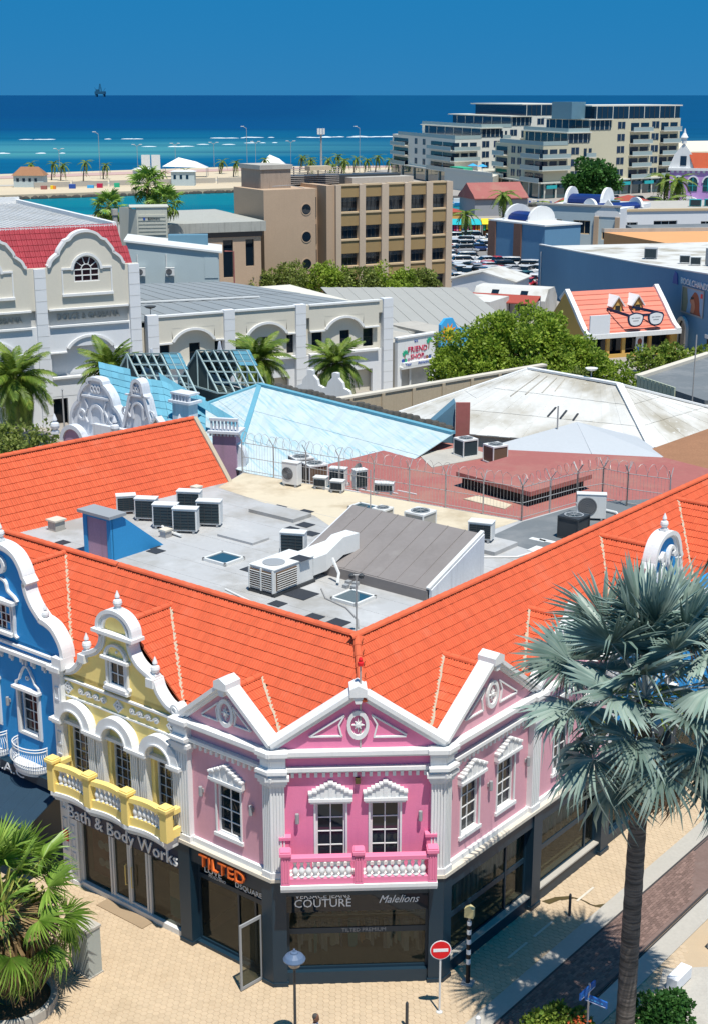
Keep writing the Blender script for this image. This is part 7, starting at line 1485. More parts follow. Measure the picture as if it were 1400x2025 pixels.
# low white and red roofed houses between
lo = root('low_white_house', 'low white-roofed house with small dormer windows below the car park', 'building', (18, 196, 0)); FLO = Fr((13.5, 197, 0), V(.92, -.39, 0), V(-.39, -.92, 0))
MB().prism(FLO, [(0, 0), (9, 0), (9, 3.6), (4.5, 4.6), (0, 3.6)], -7, 0).build('house_body', M['block_white'], lo); mb = MB(); mb.poly([FLO.p(-.3, .3, 3.6), FLO.p(4.5, .3, 4.8), FLO.p(4.5, -7.3, 4.8), FLO.p(-.3, -7.3, 3.6)], .12); mb.poly([FLO.p(4.5, .3, 4.8), FLO.p(9.3, .3, 3.6), FLO.p(9.3, -7.3, 3.6), FLO.p(4.5, -7.3, 4.8)], .12); mb.build('roof', M['roof_whitewash'], lo)
FL2 = FLO.off(5, 6, 0); MB().prism(Fr(FL2.o, FL2.ey, FL2.ex), [(0, 0), (0, 2.0), (-1.5, 3.4), (-4.5, 3.4), (-6, 2.0), (-6, 0)], 0, 10).build('front_wing', M['roof_whitewash'], lo)
for k in range(2): MB().add([FL2.p(2.4 + 4*k, -.25, 2.3), FL2.p(3.4 + 4*k, -.25, 2.3), FL2.p(3.4 + 4*k, -1.1, 3.1), FL2.p(2.4 + 4*k, -1.1, 3.1)], [(0,1,2,3)]).build('roof_window', M['glass_dark'], lo, fix=False)
ra = root('red_awning_house', 'low house front with dull red lean-to roof beside the big green tree', 'building', (18, 182, 0)); f_ = FLO.off(5, 8.2, 0); mb = MB(); mb.poly([f_.p(0, 0, 3.0), f_.p(10, 0, 3.0), f_.p(10, 2.6, 2.3), f_.p(0, 2.6, 2.3)], .12); mb.build('lean_to_roof', M['rust_roof'], ra); MB().wall(f_, 0, 10, 0, 2.4, .2, .5, [(1, 3, .6, 1.9), (4, 6, .6, 1.9), (7, 9, .6, 1.9)]).build('wall', M['block_white'], ra); MB().box(f_, 0, 10, 0, .15, 0, 2.9).build('glazing', M['glass_dark'], ra)
ff = root('flat_white_annex', 'flat white roof in front of the low white house', 'roof', (12, 186, 0)); MB().slab([(9, 190), (20, 183.5), (17, 178), (8, 182)], 0, 3.0).build('flat_roof', M['roof_whitewash'], ff)

# ================================================================== SEAFRONT HOTEL (two stepped blocks)
mat('hotel_sand', (.60, .55, .40), .85, .06, .1, .04); mat('hotel_white', (.72, .70, .62), .85, .05, .1, .04); mat('shutter_navy', (.015, .04, .10), .5, .1); mat('hotel_glass', (.01, .035, .07), .12, .3, .3); mat('rail_glass', (.34, .43, .43), .2, .1); mat('slab_pale', (.66, .64, .56), .8, .05)
FZ = [4.5, 7.8, 11.0, 14.4, 17.8, 21.3, 25.1]
def edge_frame(A, B):
    A, B = V(*A, 0), V(*B, 0); d = (B-A).normalized(); return Fr(A, d, V(d.y, -d.x, 0)), (B-A).length
def hotel(name, label, P0, P1, P2, wallm, depth, setback, ph_from, win_r, bal_r):
    """P0 left-back corner, P1 front corner, P2 right end; stepped terraces towards P0"""
    h = root(name, label, 'building', (*P1, 0)); e_l, e_r = Vector(P0) - Vector(P1), Vector(P2) - Vector(P1); u_l, u_r = e_l.normalized(), e_r.normalized(); bk = V(-u_r.y, u_r.x, 0) if True else None
    P1v = V(*P1, 0); ul, ur = V(*u_l, 0), V(*u_r, 0); wl_, wr_ = e_l.length, e_r.length
    def plan(s, back=depth, r=wr_): a = P1v + ur*s; return [tuple(q[:2]) for q in (a, P1v + ur*r, P1v + ur*r + ul*back, a + ul*back)]
    MB().slab(plan(0, wl_), 0, FZ[0] - .4).build('ground_floor', M['glass_teal'], h)
    for k in range(4): MB().slab([tuple(q[:2]) for q in (P1v - ur*1.2 - ul*1.2, P1v + ur*(wr_ + 1) - ul*1.2, P1v + ur*(wr_ + 1) + ul*(wl_ + 1), P1v - ur*1.2 + ul*(wl_ + 1))], FZ[0] - .4, FZ[0]).build('podium_slab', M['slab_pale'], h) if k == 0 else None
    for i in range(0, int(wr_/4.4)):
        a = P1v + ur*(i*4.4 + .6); MB().box(Fr(a, ur, -ul), 0, .5, .0, .5, 0, FZ[0] - .4).build('arcade_pier', M['slab_pale'], h)
    for i in range(5): a = P1v + ul*(i*wl_/5 + 1); MB().box(Fr(a, ul, -ur), 0, .5, .0, .5, 0, FZ[0] - .4).build('arcade_pier', M['slab_pale'], h)
    MB().slab(plan(0, wl_), FZ[0], FZ[3]).build('lower_storeys', M[wallm], h)
    MB().slab(plan(setback[0], wl_*.9), FZ[3], FZ[4]).build('terrace_storey', M[wallm], h); MB().slab(plan(setback[1], wl_*.8), FZ[4], FZ[5]).build('terrace_storey', M[wallm], h)
    MB().slab(plan(ph_from, wl_*.7, wr_*.99), FZ[5], FZ[6] - .35).build('penthouse_glazing', M['hotel_glass'], h)
    MB().slab([tuple((V(*q, 0))[:2]) for q in plan(ph_from - 1.5, wl_*.7 + 2, wr_*1.01)], FZ[6] - .35, FZ[6]).build('penthouse_roof', M['slab_pale'], h)
    fr = Fr(P1v, ur, V(ur.y, -ur.x, 0)); fl = Fr(P1v, ul, V(-ul.y, ul.x, 0))
    # penthouse mullions and glazed terrace corners
    n = int((wr_ - ph_from)/2.2)
    for i in range(n): x = ph_from + .4 + i*2.2; MB().box(fr, x, x + .22, -.1, .06, FZ[5], FZ[6] - .35).build('mullion', M['slab_pale'] if i % 3 == 0 else M['metal_dark'], h)
    for s, zf in ((setback[0], 3), (setback[1], 4)):
        MB().box(fr, s - .12, s + 8.5, -.3, .10, FZ[zf] + .5, FZ[zf+1] - .4).build('terrace_glazing', M['hotel_glass'], h)
        MB().slab([tuple(q[:2]) for q in (P1v + ur*(s - 1.0) - ul*.8, P1v + ur*(s + 9) - ul*.8, P1v + ur*(s + 9) + ul*wl_*.9, P1v + ur*(s - 1.0) + ul*wl_*.9)], FZ[zf+1] - .25, FZ[zf+1] + .05).build('terrace_roof', M['slab_pale'], h)
        for i in range(5): MB().box(fr, s + i*1.9, s + i*1.9 + .16, .08, .16, FZ[zf] + .5, FZ[zf+1] - .4).build('mullion', M['slab_pale'], h)
        f2 = Fr(P1v + ur*s, ul, V(-ul.y, ul.x, 0)); MB().box(f2, 0, wl_*.85, -.05, .12, FZ[zf] + .5, FZ[zf+1] - .4).build('terrace_glazing', M['hotel_glass'], h)
        for i in range(7): MB().box(f2, i*wl_*.13, i*wl_*.13 + .2, .1, .2, FZ[zf] + .5, FZ[zf+1] - .4).build('mullion', M['slab_pale'], h)
        mb = MB(); mb.box(fr, 0 if zf == 3 else setback[0], s, .0, .06, FZ[zf], FZ[zf] + 1.1); mb.box(fl if zf == 3 else Fr(P1v + ur*setback[0], ul, V(-ul.y, ul.x, 0)), 0, wl_*.9, .0, .06, FZ[zf], FZ[zf] + 1.1); mb.build('terrace_railing', M['rail_glass'], h)
    # windows with shutters on the right-hand front, storey by storey
    def win(f, x, z, w=1.9, hh=1.9, sh=True):
        o_ = MB().box(f, x, x + w, .0, .06, z, z + hh).build('window', M['hotel_glass'], h)
        MB().box(f, x + w*.5 - .06, x + w*.5 + .06, .06, .09, z, z + hh).build('mullion', M['slab_pale'], o_, fix=False)
        if sh:
            for d in (-.55, w + .05): MB().box(f, x + d, x + d + .5, .0, .10, z, z + hh).build('shutter', M['shutter_navy'], o_, fix=False)
    for fl_ in range(0, 5):
        s0 = 0 if fl_ < 3 else setback[fl_ - 3] + 9
        for x in win_r:
            if x > s0: win(fr, x, FZ[fl_] + .75)
    def balcony(f, x0, x1, z, d=1.6, win_n=2):
        MB().box(f, x0, x1, .0, d, z - .25, z).build('balcony_slab', M['slab_pale'], h); MB().box(f, x0 + .05, x1 - .05, d - .08, d - .02, z, z + 1.05).build('balcony_railing', M['rail_glass'], h); MB().box(f, x0, x1, d - .1, d, z + 1.05, z + 1.12).build('handrail', M['slab_pale'], h)
        for k in range(win_n): w = (x1-x0)/win_n; MB().box(f, x0 + k*w + .4, x0 + (k+1)*w - .4, .0, .05, z, z + 2.3).build('balcony_door', M['hotel_glass'], h)
    for fl_ in range(0, 5):
        s0 = 0 if fl_ < 3 else setback[fl_ - 3] + 8
        for x0, x1 in bal_r:
            if x0 >= s0: balcony(fr, x0, x1, FZ[fl_])
    for fl_ in range(0, 3):
        balcony(fl, wl_*.02 - 1.5, wl_*.36, FZ[fl_], 1.5, 2); balcony(fl, wl_*.72, wl_*.98, FZ[fl_], 1.4, 1)
        if fl_ > 0: balcony(fr, -1.5, 9.5, FZ[fl_], 1.5, 3)
        for k in (.45, .58): win(fl, wl_*k, FZ[fl_] + .75, 1.5, 1.9)
    for k in range(int(wr_/5)): MB().box(fr, k*5 + .5, k*5 + 4.4, 1.25, 1.5, 2.7, 3.6).build('shop_fascia', M['awning_navy'] if k % 2 else M['teal_paint'], h)
    return h, fr, fl
hA, _, _ = hotel('seafront_hotel', 'white stepped hotel block with terraces, left of the two on the waterfront', (13.8, 527.7), (31.8, 462.5), (74, 494), 'hotel_white', 60, (11, 24), 30, [12, 17, 24, 36, 42], [(19, 22.5), (28, 34)])
hB, frB, flB = hotel('seafront_hotel', 'sand-coloured stepped hotel block with navy shutters, right of the two on the waterfront', (42.2, 437.9), (52.4, 405.4), (97.5, 439.2), 'hotel_sand', 34, (9.5, 18), 20, [11.5, 30, 44.5], [(15.5, 19.5), (34.5, 43), (47.5, 55.5)])
MB().box(frB, 14.5, 20.0, -12, -4, FZ[5], FZ[6] + .9).build('lift_tower', M['slate_blue'], hB)
for i in range(9):
    c = ['cream', 'teal'][i % 2]; x, y = 33 + i*3.1, 404 - i*2.6; t = root('cafe_parasol_table', 'white cafe table on the quay below the hotels, number %s from the left' % ('one two three four five six seven eight nine'.split()[i]), 'table', (x, y, 0), 'cafe tables on the quay'); MB().lathe((x, y, 0), [(.35, 0), (.35, .05), (.06, .08), (.06, .72), (.75, .74), (.75, .80)], 10).build('top', M['metal_white'], t)
    for sg in (-1, 1): MB().box(W, x + sg*1.1 - .25, x + sg*1.1 + .25, y - .25, y + .25, 0, .48).build('seat', M['blue_paint'], t)
tr_ = root('terrace_garden', 'planted terrace with blue parasols between the hotel blocks', 'terrace', (33, 448, 0)); MB().slab([(28, 452), (40, 420), (44, 436), (34, 468)], 0, 5.2).build('deck', M['slab_pale'], tr_); MB().slab([(29.5, 451), (33, 441), (36, 444), (33, 454)], 5.2, 6.6).build('hedge', M['leaf_paint'], tr_)
for x, y in ((35.5, 437), (38, 433)): mb = MB(); mb.lathe((x, y, 5.2), [(.05, 0), (.05, 2.2), (1.6, 2.3), (.05, 3.0)], 8); mb.build('parasol', M['sky_paint'], tr_)
for y, z in ((0, 5.2),): MB().slab([(27.9, 452), (39.8, 420), (40, 420.3), (28.2, 452.2)], 5.2, 6.3).build('balustrade', M['slab_pale'], tr_)
# purple building at the right edge
pu = root('purple_gabled_building', 'lilac building with arched windows and white gables at the right edge', 'building', (80, 345, 0)); FP_ = Fr((74.2, 342, 0), V(.96, -.28, 0), V(-.28, -.96, 0)); mat('lilac', (.50, .29, .60), .8, .06)
MB().box(FP_, 0, 16, -14, 0, 0, 11).build('wall', M['lilac'], pu); MB().box(FP_, -.4, 16, -14, .4, 10.9, 11.5).build('cornice', M['white'], pu)
for k in range(4): x = 2.0 + k*3.4; MB().prism(FP_, [(x - 1.05, 6.2)] + [(x + 1.05, 6.2)] + [(x + 1.05*math.cos(R(15*j)), 8.2 + 1.3*math.sin(R(15*j))) for j in range(13)], .02, .1).build('arched_window', M['glass_teal'], pu); MB().ring(FP_, x, 8.2, 1.05, 1.35, .0, .2, 0, 180, 12, 1.2).build('arch_hood', M['block_white'], pu); MB().box(FP_, x - .06, x + .06, .1, .16, 6.2, 9.4).build('mullion', M['teal_paint'], pu); MB().box(FP_, x - 1.05, x + 1.05, .1, .15, 7.4, 7.5).build('mullion', M['teal_paint'], pu)
for k in range(12): MB().box(FP_, .3 + k*1.2, .9 + k*1.2, .0, .25, 10.4, 10.9).build('dentil', M['white'], pu)
MB().prism(FP_, [(-.4, 11.5), (6, 11.5), (4.8, 14.6), (2.8, 17.2), (.8, 14.6)], -1.0, -.4).build('gable', M['white'], pu); MB().box(FP_, 2.2, 3.6, -.4, -.3, 12, 14.2).build('gable_window', M['hotel_glass'], pu); mb = MB(); mb.poly([FP_.p(4, -.5, 15), FP_.p(16, -.5, 15), FP_.p(16, .3, 11.5), FP_.p(5.5, .3, 11.5)], .2); mb.build('roof', M['tile'], pu)
MB().lathe(FP_.p(2.8, -.7, 17), [(.6, 0), (.6, 1.2), (.9, 1.4), (.3, 2.4), (.1, 3.4)], 10).build('finial', M['white'], pu); MB().ring(FP_, 5, 2.2, 2.2, 2.8, .1, 1.5, 0, 180, 14).build('porch_arch', M['white'], pu)
# pale terminal roof far right
tm = root('pale_waterfront_hall', 'long low pale-roofed hall on the shore at the far right', 'building', (185, 560, 0)); MB().slab([(120, 530), (230, 560), (230, 680), (128, 640)], 0, 7).build('wall', M['glass_teal'], tm); MB().slab([(118, 528), (235, 558), (235, 682), (126, 642)], 7, 8.2).build('roof', M['sand_pale'], tm)
for i in range(12): MB().box(W, 122 + i*8, 123 + i*8, 529 + i*2.2, 530 + i*2.2, 0, 7).build('column', M['slab_pale'], tm)
# market stalls with coloured awnings
for i, (x0, x1, y, m, l) in enumerate(((19.5, 26.0, 296, 'teal_paint', 'market stall under a turquoise awning behind the car park'), (26.2, 32.0, 297, 'sun_yellow', 'market stall under a yellow awning behind the car park'), (32.4, 36.5, 300, 'sky_paint', 'market stall under a blue awning behind the car park'))):
    s = root('market_stall', l, 'stall', (x0, y, 0), 'market stalls'); mb = MB(); mb.poly([(x0, y - 1.8, 2.5), (x1, y - 1.8, 2.5), (x1, y + 1.5, 3.4), (x0, y + 1.5, 3.4)], .06); mb.build('awning', M[m], s); MB().box(W, x0, x1, y + 1.2, y + 1.4, 0, 3.2).build('back_wall', M['dark_interior'], s); MB().box(W, x0 + .3, x1 - .3, y - .4, y + .4, 0, 1.0).build('counter', M['brown_paint'], s)
    for x in (x0 + .1, x1 - .1): MB().tube([(x, y - 1.7, 0), (x, y - 1.7, 2.5)], .05).build('pole', M['metal_white'], s)
    n = int((x1-x0)/.55); random.seed(40 + i)
    for k in range(n):
        x = x0 + .3 + k*.55; m2 = random.choice(['crimson', 'letter_white', 'sun_yellow', 'pink_rail', 'sky_paint', 'sun_orange', 'leaf_paint', 'blue_paint']); MB().box(W, x, x + .38, y - 1.5, y - 1.35, random.uniform(1.1, 1.5), 2.3).build('hanging_goods', M[m2], s, fix=False)
mr_ = root('market_hall', 'market hall with curved dull-red roof behind the stalls', 'building', (33, 345, 0)); mb = MB()
pr = [(-5.5, 4.2), (-4.5, 5.0), (-2.5, 6.0), (0, 7.6), (2.5, 6.0), (4.5, 5.0), (5.5, 4.2)]; fm_ = Fr((26, 342, 0), V(.38, .92, 0), V(.97, -.26, 0))
fm_ = Fr((27, 350, 0), V(-.3, .954, 0)*-1, V(.954, .3, 0))
MB().prism(fm_, pr + [(5.5, 4.0), (-5.5, 4.0)], 0, 14).build('roof', M['red_roof'], mr_); MB().prism(fm_, [(a*.9, b_ - .4) for a, b_ in pr] + [(5, 0), (-5, 0)], .3, 14.2).build('gable_wall', mat('hall_grey', (.30, .31, .33), .9, .1), mr_)
for i, (x0, y0, x1, y1, z, m, l) in enumerate(((62, 352, 72, 356, 3.2, 'rust_roof', 'small red-roofed kiosk left of the palms on the quay'), (48, 345, 52, 348, 3.0, 'rust_roof', 'tiny red-roofed kiosk behind the white block'), (14, 320, 24, 326, 3.0, 'rust_roof', 'red-roofed kiosk behind the turquoise awning'))):
    k = root('kiosk', l, 'kiosk', (x0, y0, 0)); MB().box(W, x0 + .3, x1 - .3, y0 + .3, y1 - .3, 0, z).build('wall', M['ochre'], k); mb = MB(); xm, ym = (x0+x1)/2, (y0+y1)/2; mb.add([(x0, y0, z), (x1, y0, z), (x1, y1, z), (x0, y1, z), (xm, ym, z + 1.3)], [(0,1,4),(1,2,4),(2,3,4),(3,0,4),(3,2,1,0)]); mb.build('roof', M[m], k)
st = struct(MB().slab([(20, 365), (120, 420), (120, 400), (70, 370), (40, 352), (20, 352)], 0, .03).build('quay_street', M['street_pale'])); cf = tag(MB().slab([(16, 404), (30, 408), (48, 377), (46, 374), (28, 400), (16, 398)], 0, .7).build('quay_wall', M['rock_dark']), 'low dark stone quay wall in front of the cafe tables', 'wall')
struct(MB().slab([(14, 385), (24, 398), (34, 381), (44, 366), (30, 352), (16, 352)], .0, .05).build('inner_harbour', M['sea']))
for i, (k, c, x, y, d) in enumerate((('van', 'white', 66, 392, 20), ('suv', 'white', 71, 396, 30), ('suv', 'dark', 77, 392, 15), ('sedan', 'grey', 82, 395, 20), ('sedan', 'white', 87, 386, 25), ('suv', 'dark', 80, 385, 10))): car(k, c, x, y, d, '%s parked on the hotel street, %s from the left' % ({'van': 'white van', 'suv': 'large car', 'sedan': 'saloon'}[k], ('first', 'second', 'third', 'fourth', 'fifth', 'sixth')[i]), group='cars on the hotel street')
for i, (x, y) in enumerate(((22.5, 372), (27, 377), (33, 371))):
    b = root('moored_boat', 'small moored boat in the inner harbour, %s' % ('left one', 'middle one', 'right one')[i], 'boat', (x, y, .1), 'moored boats'); MB().add([V(x-2.6, y-.9, .2), V(x+1.6, y-.9, .2), V(x+2.9, y, .3), V(x+1.6, y+.9, .2), V(x-2.6, y+.9, .2), V(x-2.6, y-1.1, 1.0), V(x+1.7, y-1.1, 1.0), V(x+3.4, y, 1.2), V(x+1.7, y+1.1, 1.0), V(x-2.6, y+1.1, 1.0)], [(4,3,2,1,0),(5,6,7,8,9),(0,1,6,5),(1,2,7,6),(2,3,8,7),(3,4,9,8),(4,0,5,9)]).build('hull', M[('white', 'sky_paint', 'white')[i]], b); MB().box(W, x - 1.2, x + .8, y - .7, y + .7, 1.0, 2.1).build('cabin', M[('crimson', 'metal_white', 'teal_paint')[i]], b)

# ================================================================== CAUSEWAY FURNITURE
def hut(x, y, w, d, h, m, rm, label, rh=1.2):
    r = root('waterside_hut', label, 'hut', (x, y, -.25)); MB().box(W, x - w/2, x + w/2, y - d/2, y + d/2, -.3, h).build('wall', M[m], r)
    mb = MB(); mb.add([(x-w*.55, y-d*.6, h), (x+w*.55, y-d*.6, h), (x+w*.55, y+d*.6, h), (x-w*.55, y+d*.6, h), (x-w*.3, y, h+rh), (x+w*.3, y, h+rh)], [(0,1,5,4),(1,2,5),(2,3,4,5),(3,0,4),(3,2,1,0)]); mb.build('roof', M[rm], r)
    for k in range(max(2, int(w/2))): MB().box(W, x - w*.4 + k*w*.8/max(2, int(w/2)), x - w*.4 + k*w*.8/max(2, int(w/2)) + .8, y - d/2 - .06, y - d/2, h*.45, h*.75).build('window', M['hotel_glass'], r)
hut(-103, 463, 9.5, 6, 3.4, 'pale_bluegrey', 'brown_roof', 'grey hut with brown roof on the causeway', 2.6); hut(-119, 458, 11, 6, 3.2, 'white', 'metal_white', 'white hut at the left edge of the causeway', .6); hut(-55, 470, 7.5, 4, 4.2, 'pale_bluegrey', 'metal_white', 'small white cabin with dark window on the causeway', .5); hut(-69, 476, 6, 4, 4.5, 'metal_white', 'metal_white', 'white cabin beside the tents', .6)
for i, (x, y, w, h) in enumerate(((-72, 505, 3.0, 8), (-68.5, 505, 3.0, 8))):
    t = root('white_sail_screen', 'upright white fabric screen on the causeway, %s of two' % ('left', 'right')[i], 'screen', (x, y, 0)); MB().box(W, x - w/2, x + w/2, y - .2, y + .2, 0, h).build('fabric', M['metal_white'], t)
for x, y, w, l in ((-60, 520, 16, 'large white marquee on the causeway'), (-30, 545, 9, 'small white tent near the promenade')):
    t = root('white_tent', l, 'tent', (x, y, 0)); mb = MB(); n = 12
    mb.add([V(x - w/2, y - 3, 3.5), V(x + w/2, y - 3, 3.0), V(x + w/2, y + 3, 3.0), V(x - w/2, y + 3, 3.5), V(x - w*.15, y, 6.5), V(x + w*.25, y, 5.0)], [(0,1,5,4),(1,2,5),(2,3,4,5),(3,0,4)]); mb.build('canopy', M['metal_white'], t, fix=False)
    for sx in (-.48, .48):
        for sy in (-2.9, 2.9): MB().tube([(x + sx*w, y + sy, -.2), (x + sx*w, y + sy, 3.1)], .12).build('pole', M['metal_grey'], t)
for i in range(9):
    x = -100 + i*11; y = 432 + i*5.2; s = root('causeway_fence', 'low pale fence panel along the causeway, panel %s' % ('one two three four five six seven eight nine'.split()[i]), 'fence', (x, y, 0), 'fence along the causeway'); MB().add([V(x, y + 22, 0), V(x + 10.4, y + 27, 0), V(x + 10.4, y + 27, 1.6), V(x, y + 22, 1.6)], [(0,1,2,3)]).build('panel', M['kerb'], s, fix=False); MB().tube([(x, y + 22, -.2), (x, y + 22, 2)], .1).build('post', M['metal_grey'], s)
random.seed(12)
for i in range(8):
    x = random.uniform(-100, -60) ; y = 448 + (x + 100)*.5; tag(MB().box(W, x, x + random.uniform(.8, 2.2), y, y + 1.5, -.25, random.uniform(.6, 1.3)).build('painted_container', M[('crimson', 'sun_yellow', 'blue_paint', 'leaf_paint', 'sun_orange', 'white', 'red_roof', 'sky_paint')[i]]), '%s box on the causeway beside the huts' % ('red', 'yellow', 'dark blue', 'green', 'orange', 'white', 'maroon', 'light blue')[i], 'container')
def lamp_post(x, y, h, label, arms=2):
    r = root('causeway_lamp', label, 'street lamp', (x, y, 0), 'lamps on the causeway'); MB().tube([(x, y, -.2), (x, y, h)], .09, 6).build('pole', M['metal_grey'], r)
    for sg in (-1, 1)[:arms]: MB().tube([(x, y, h), (x + sg*1.4, y, h + .7)], .09, 5).build('arm', M['metal_grey'], r); MB().box(W, x + sg*1.4 - .6, x + sg*1.4 + .6, y - .2, y + .2, h + .6, h + .8).build('lamp_head', M['metal_white'], r)
for i, (x, y, h) in enumerate(((-83, 560, 9), (-56, 585, 9), (-40, 596, 9), (-26, 603, 9), (-70, 573, 9), (-110, 545, 8))): lamp_post(x, y, h, 'white twin lamp on the far edge of the causeway, %s' % ('first', 'fourth', 'fifth', 'sixth', 'third', 'leftmost')[i])
for i, (x, y, h) in enumerate(((-38, 520, 22), (2, 520, 22), (-88, 505, 20), (62, 600, 20))[:3]): lamp_post(x, y, h*.75, 'tall light mast on the causeway, %s' % ('middle one', 'behind the beige tower', 'left one', 'near the hotels')[i], 1)
ms = root('telecom_mast', 'tall grey telecom mast with antenna panels behind the office block', 'mast', (-12.5, 560, 0)); MB().lathe((-12.5, 560, 0), [(.5, 0), (.28, 14.4), (.25, 15.4)], 8).build('pole', M['metal_grey'], ms)
for k in range(3): a = R(120*k + 30); MB().box(Fr((-12.5 + 1.2*math.cos(a), 560 + 1.2*math.sin(a), 0), V(1, 0, 0), V(0, -1, 0)), -.42, .42, -.2, .2, 13.4, 15.6).build('antenna_panel', M['metal_white'], ms)
MB().lathe((-12.5, 560, 13.2), [(1.1, 0), (1.1, .15)], 8).build('platform', M['metal_grey'], ms)
# drilling rig on the horizon
rg = root('drilling_rig', 'tiny dark drilling rig on the horizon at the left', 'drilling rig', (-1200, 7000, 0)); mat('rig_haze', (.015, .11, .20), .9, .2)  # distant haze is put into the rig's bluish colour
mb = MB(); mb.box(W, -1232, -1168, 6970, 7030, 16, 34); mb.build('deck', M['rig_haze'], rg)
for x, y in ((-1225, 6975), (-1175, 6975), (-1225, 7025), (-1175, 7025)): MB().box(W, x - 4, x + 4, y - 4, y + 4, -2, 16).build('leg', M['rig_haze'], rg)
mb = MB()
for sx in (-1, 1):
    for sy in (-1, 1): bar(mb, (-1200 + sx*9, 7000 + sy*9, 34), (-1200 + sx*2, 7000 + sy*2, 82), 2, 2)
for k in range(5): z = 38 + k*9; w = 9 - k*1.4; bar(mb, (-1200 - w, 6992, z), (-1200 + w, 6992, z + 6), 1.3, 1.3); bar(mb, (-1200 + w, 6992, z), (-1200 - w, 6992, z + 6), 1.3, 1.3)
mb.build('derrick', M['rig_haze'], rg); rg.scale = (2.06, 2.06, 2.06); rg.location = (-3430, 20000, 0); mb = MB(); bar(mb, (-1222, 7000, 34), (-1236, 7000, 58), 2, 2); bar(mb, (-1178, 7000, 34), (-1166, 7000, 55), 2, 2); mb.build('crane', M['rig_haze'], rg); MB().box(W, -1226, -1206, 6975, 7010, 34, 46).build('quarters', M['rig_haze'], rg)

# ================================================================== TREES AND PALMS
leafmat('leaf_green', (.24, .37, .035), (.46, .56, .09), trans=.45); leafmat('leaf_olive', (.18, .25, .05), (.36, .40, .11), trans=.4); leafmat('leaf_deep', (.04, .14, .03), (.10, .24, .045), trans=.35); leafmat('leaf_yellowish', (.14, .24, .03), (.34, .40, .07), trans=.35)
leafmat('palm_silver', (.20, .30, .25), (.42, .51, .44), .42, .12, .5); leafmat('palm_green', (.17, .32, .04), (.34, .48, .09), .4, .25, .4); leafmat('palm_feather', (.10, .19, .02), (.26, .32, .05), .5, .2); leafmat('palm_dry', (.22, .14, .06), (.36, .25, .13), .8, .15); leafmat('palm_dead', (.24, .15, .09), (.40, .27, .17), .9, .05)
mat('petiole_green', (.34, .36, .08), .5, .15); mat('petiole_silver', (.40, .44, .42), .6, .15)
def tree(name, label, base, trunk_h, blobs, n, leaf, lm, seed, cat='tree', group=None, tr=.22, sq=1.0):
    """blobs: (dx,dy,z,rx,ry,rz) clumps; leaves are small bent quads gathered in sprays"""
    random.seed(seed); x, y, z0 = base; r = root(name, label, cat, base, group); tk = MB(); tk.tube([V(x, y, z0 - .2), V(x + .1, y, z0 + trunk_h*.5), V(x, y, z0 + trunk_h)], [tr*1.3, tr, tr*.8], 8)
    for dx, dy, z, rx, ry, rz in blobs: tk.tube([V(x, y, z0 + trunk_h*.8), V(x + dx*.5, y + dy*.5, z0 + (trunk_h + z)*.5), V(x + dx, y + dy, z0 + z)], [tr*.6, tr*.4, tr*.15], 6)
    tk.build('trunk', M['bark_brown'], r); mb = MB(); vol = [b_[3]*b_[4]*b_[5] for b_ in blobs]; tot = sum(vol)
    for (dx, dy, z, rx, ry, rz), v in zip(blobs, vol):
        m_ = max(5, int(10 + 16*v/max(vol))); per = max(6, int(n*v/tot/m_)); ms_ = (rx*ry*rz)**(1/3)
        for _ in range(m_):                              # tufts of foliage around the limb ends
            while True:
                p = V(random.uniform(-1, 1), random.uniform(-1, 1), random.uniform(-.7, 1))
                if .2 < p.length < 1: break
            p = p.normalized()*random.uniform(.55, 1.0); cr_ = ms_*random.uniform(.24, .44); c = V(x + dx + p.x*rx, y + dy + p.y*ry, z0 + z + p.z*rz)
            for k in range(per):
                d0 = V(random.gauss(0, 1), random.gauss(0, 1), random.gauss(.25, .9)).normalized(); q = c + d0*cr_*random.uniform(.55, 1.12); d = (d0 + V(random.gauss(0, .6), random.gauss(0, .6), random.gauss(-.1, .5))).normalized()
                s = d.cross(V(random.gauss(0, 1), random.gauss(0, 1), random.gauss(0, 1))).normalized(); L_ = leaf*random.uniform(.7, 1.4); wd = s*L_*.36; nn = d.cross(s)*L_*.12
                mb.add([q, q + d*L_*.5 + wd + nn, q + d*L_, q + d*L_*.5 - wd + nn], [(0, 1, 2, 3)])
    mb.build('crown', M[lm], r, fix=False); return r
random.seed(2)
big = [(0, 0, 6.4, 4.6, 3.6, 3.4), (-4.2, .6, 5.6, 3.0, 2.6, 2.6), (4.4, 0, 5.0, 3.2, 2.8, 2.6), (1.5, -1.5, 4.2, 4.0, 2.5, 2.6), (-2.2, -1.2, 3.8, 3.2, 2.4, 2.4), (7.2, .4, 3.6, 2.8, 2.4, 2.4), (2.5, .5, 8.2, 2.4, 2.0, 1.8), (-1.6, .3, 8.4, 1.9, 1.8, 1.6), (-5.6, 0, 4.0, 1.8, 1.6, 2.2), (9.6, -.5, 2.4, 2.2, 2.0, 2.0)]
tree('broad_leafed_tree', 'large bright green tree beside the tile-roofed optician', (14.0, 122, 0), 3.5, big, 46000, .30, 'leaf_green', 5, tr=.4)
tree('flowering_shrub', 'olive bush under the right side of the large tree', (18.6, 117, 0), 1.0, [(0, 0, 3.2, 2.6, 2, 2.2), (3.2, .5, 2.6, 2.4, 2, 1.9), (5.8, 1.5, 2.4, 1.6, 1.6, 1.6)], 9000, .26, 'leaf_olive', 6, 'shrub')
tree('flowering_shrub', 'yellow-green planting in front of the optician', (30.6, 146, 0), .6, [(0, 0, 1.4, 1.8, 1.4, 1.3), (3, .6, 1.8, 1.5, 1.4, 1.5), (6, 1.6, 1.4, 1.6, 1.2, 1.2)], 3600, .34, 'leaf_yellowish', 7, 'shrub')
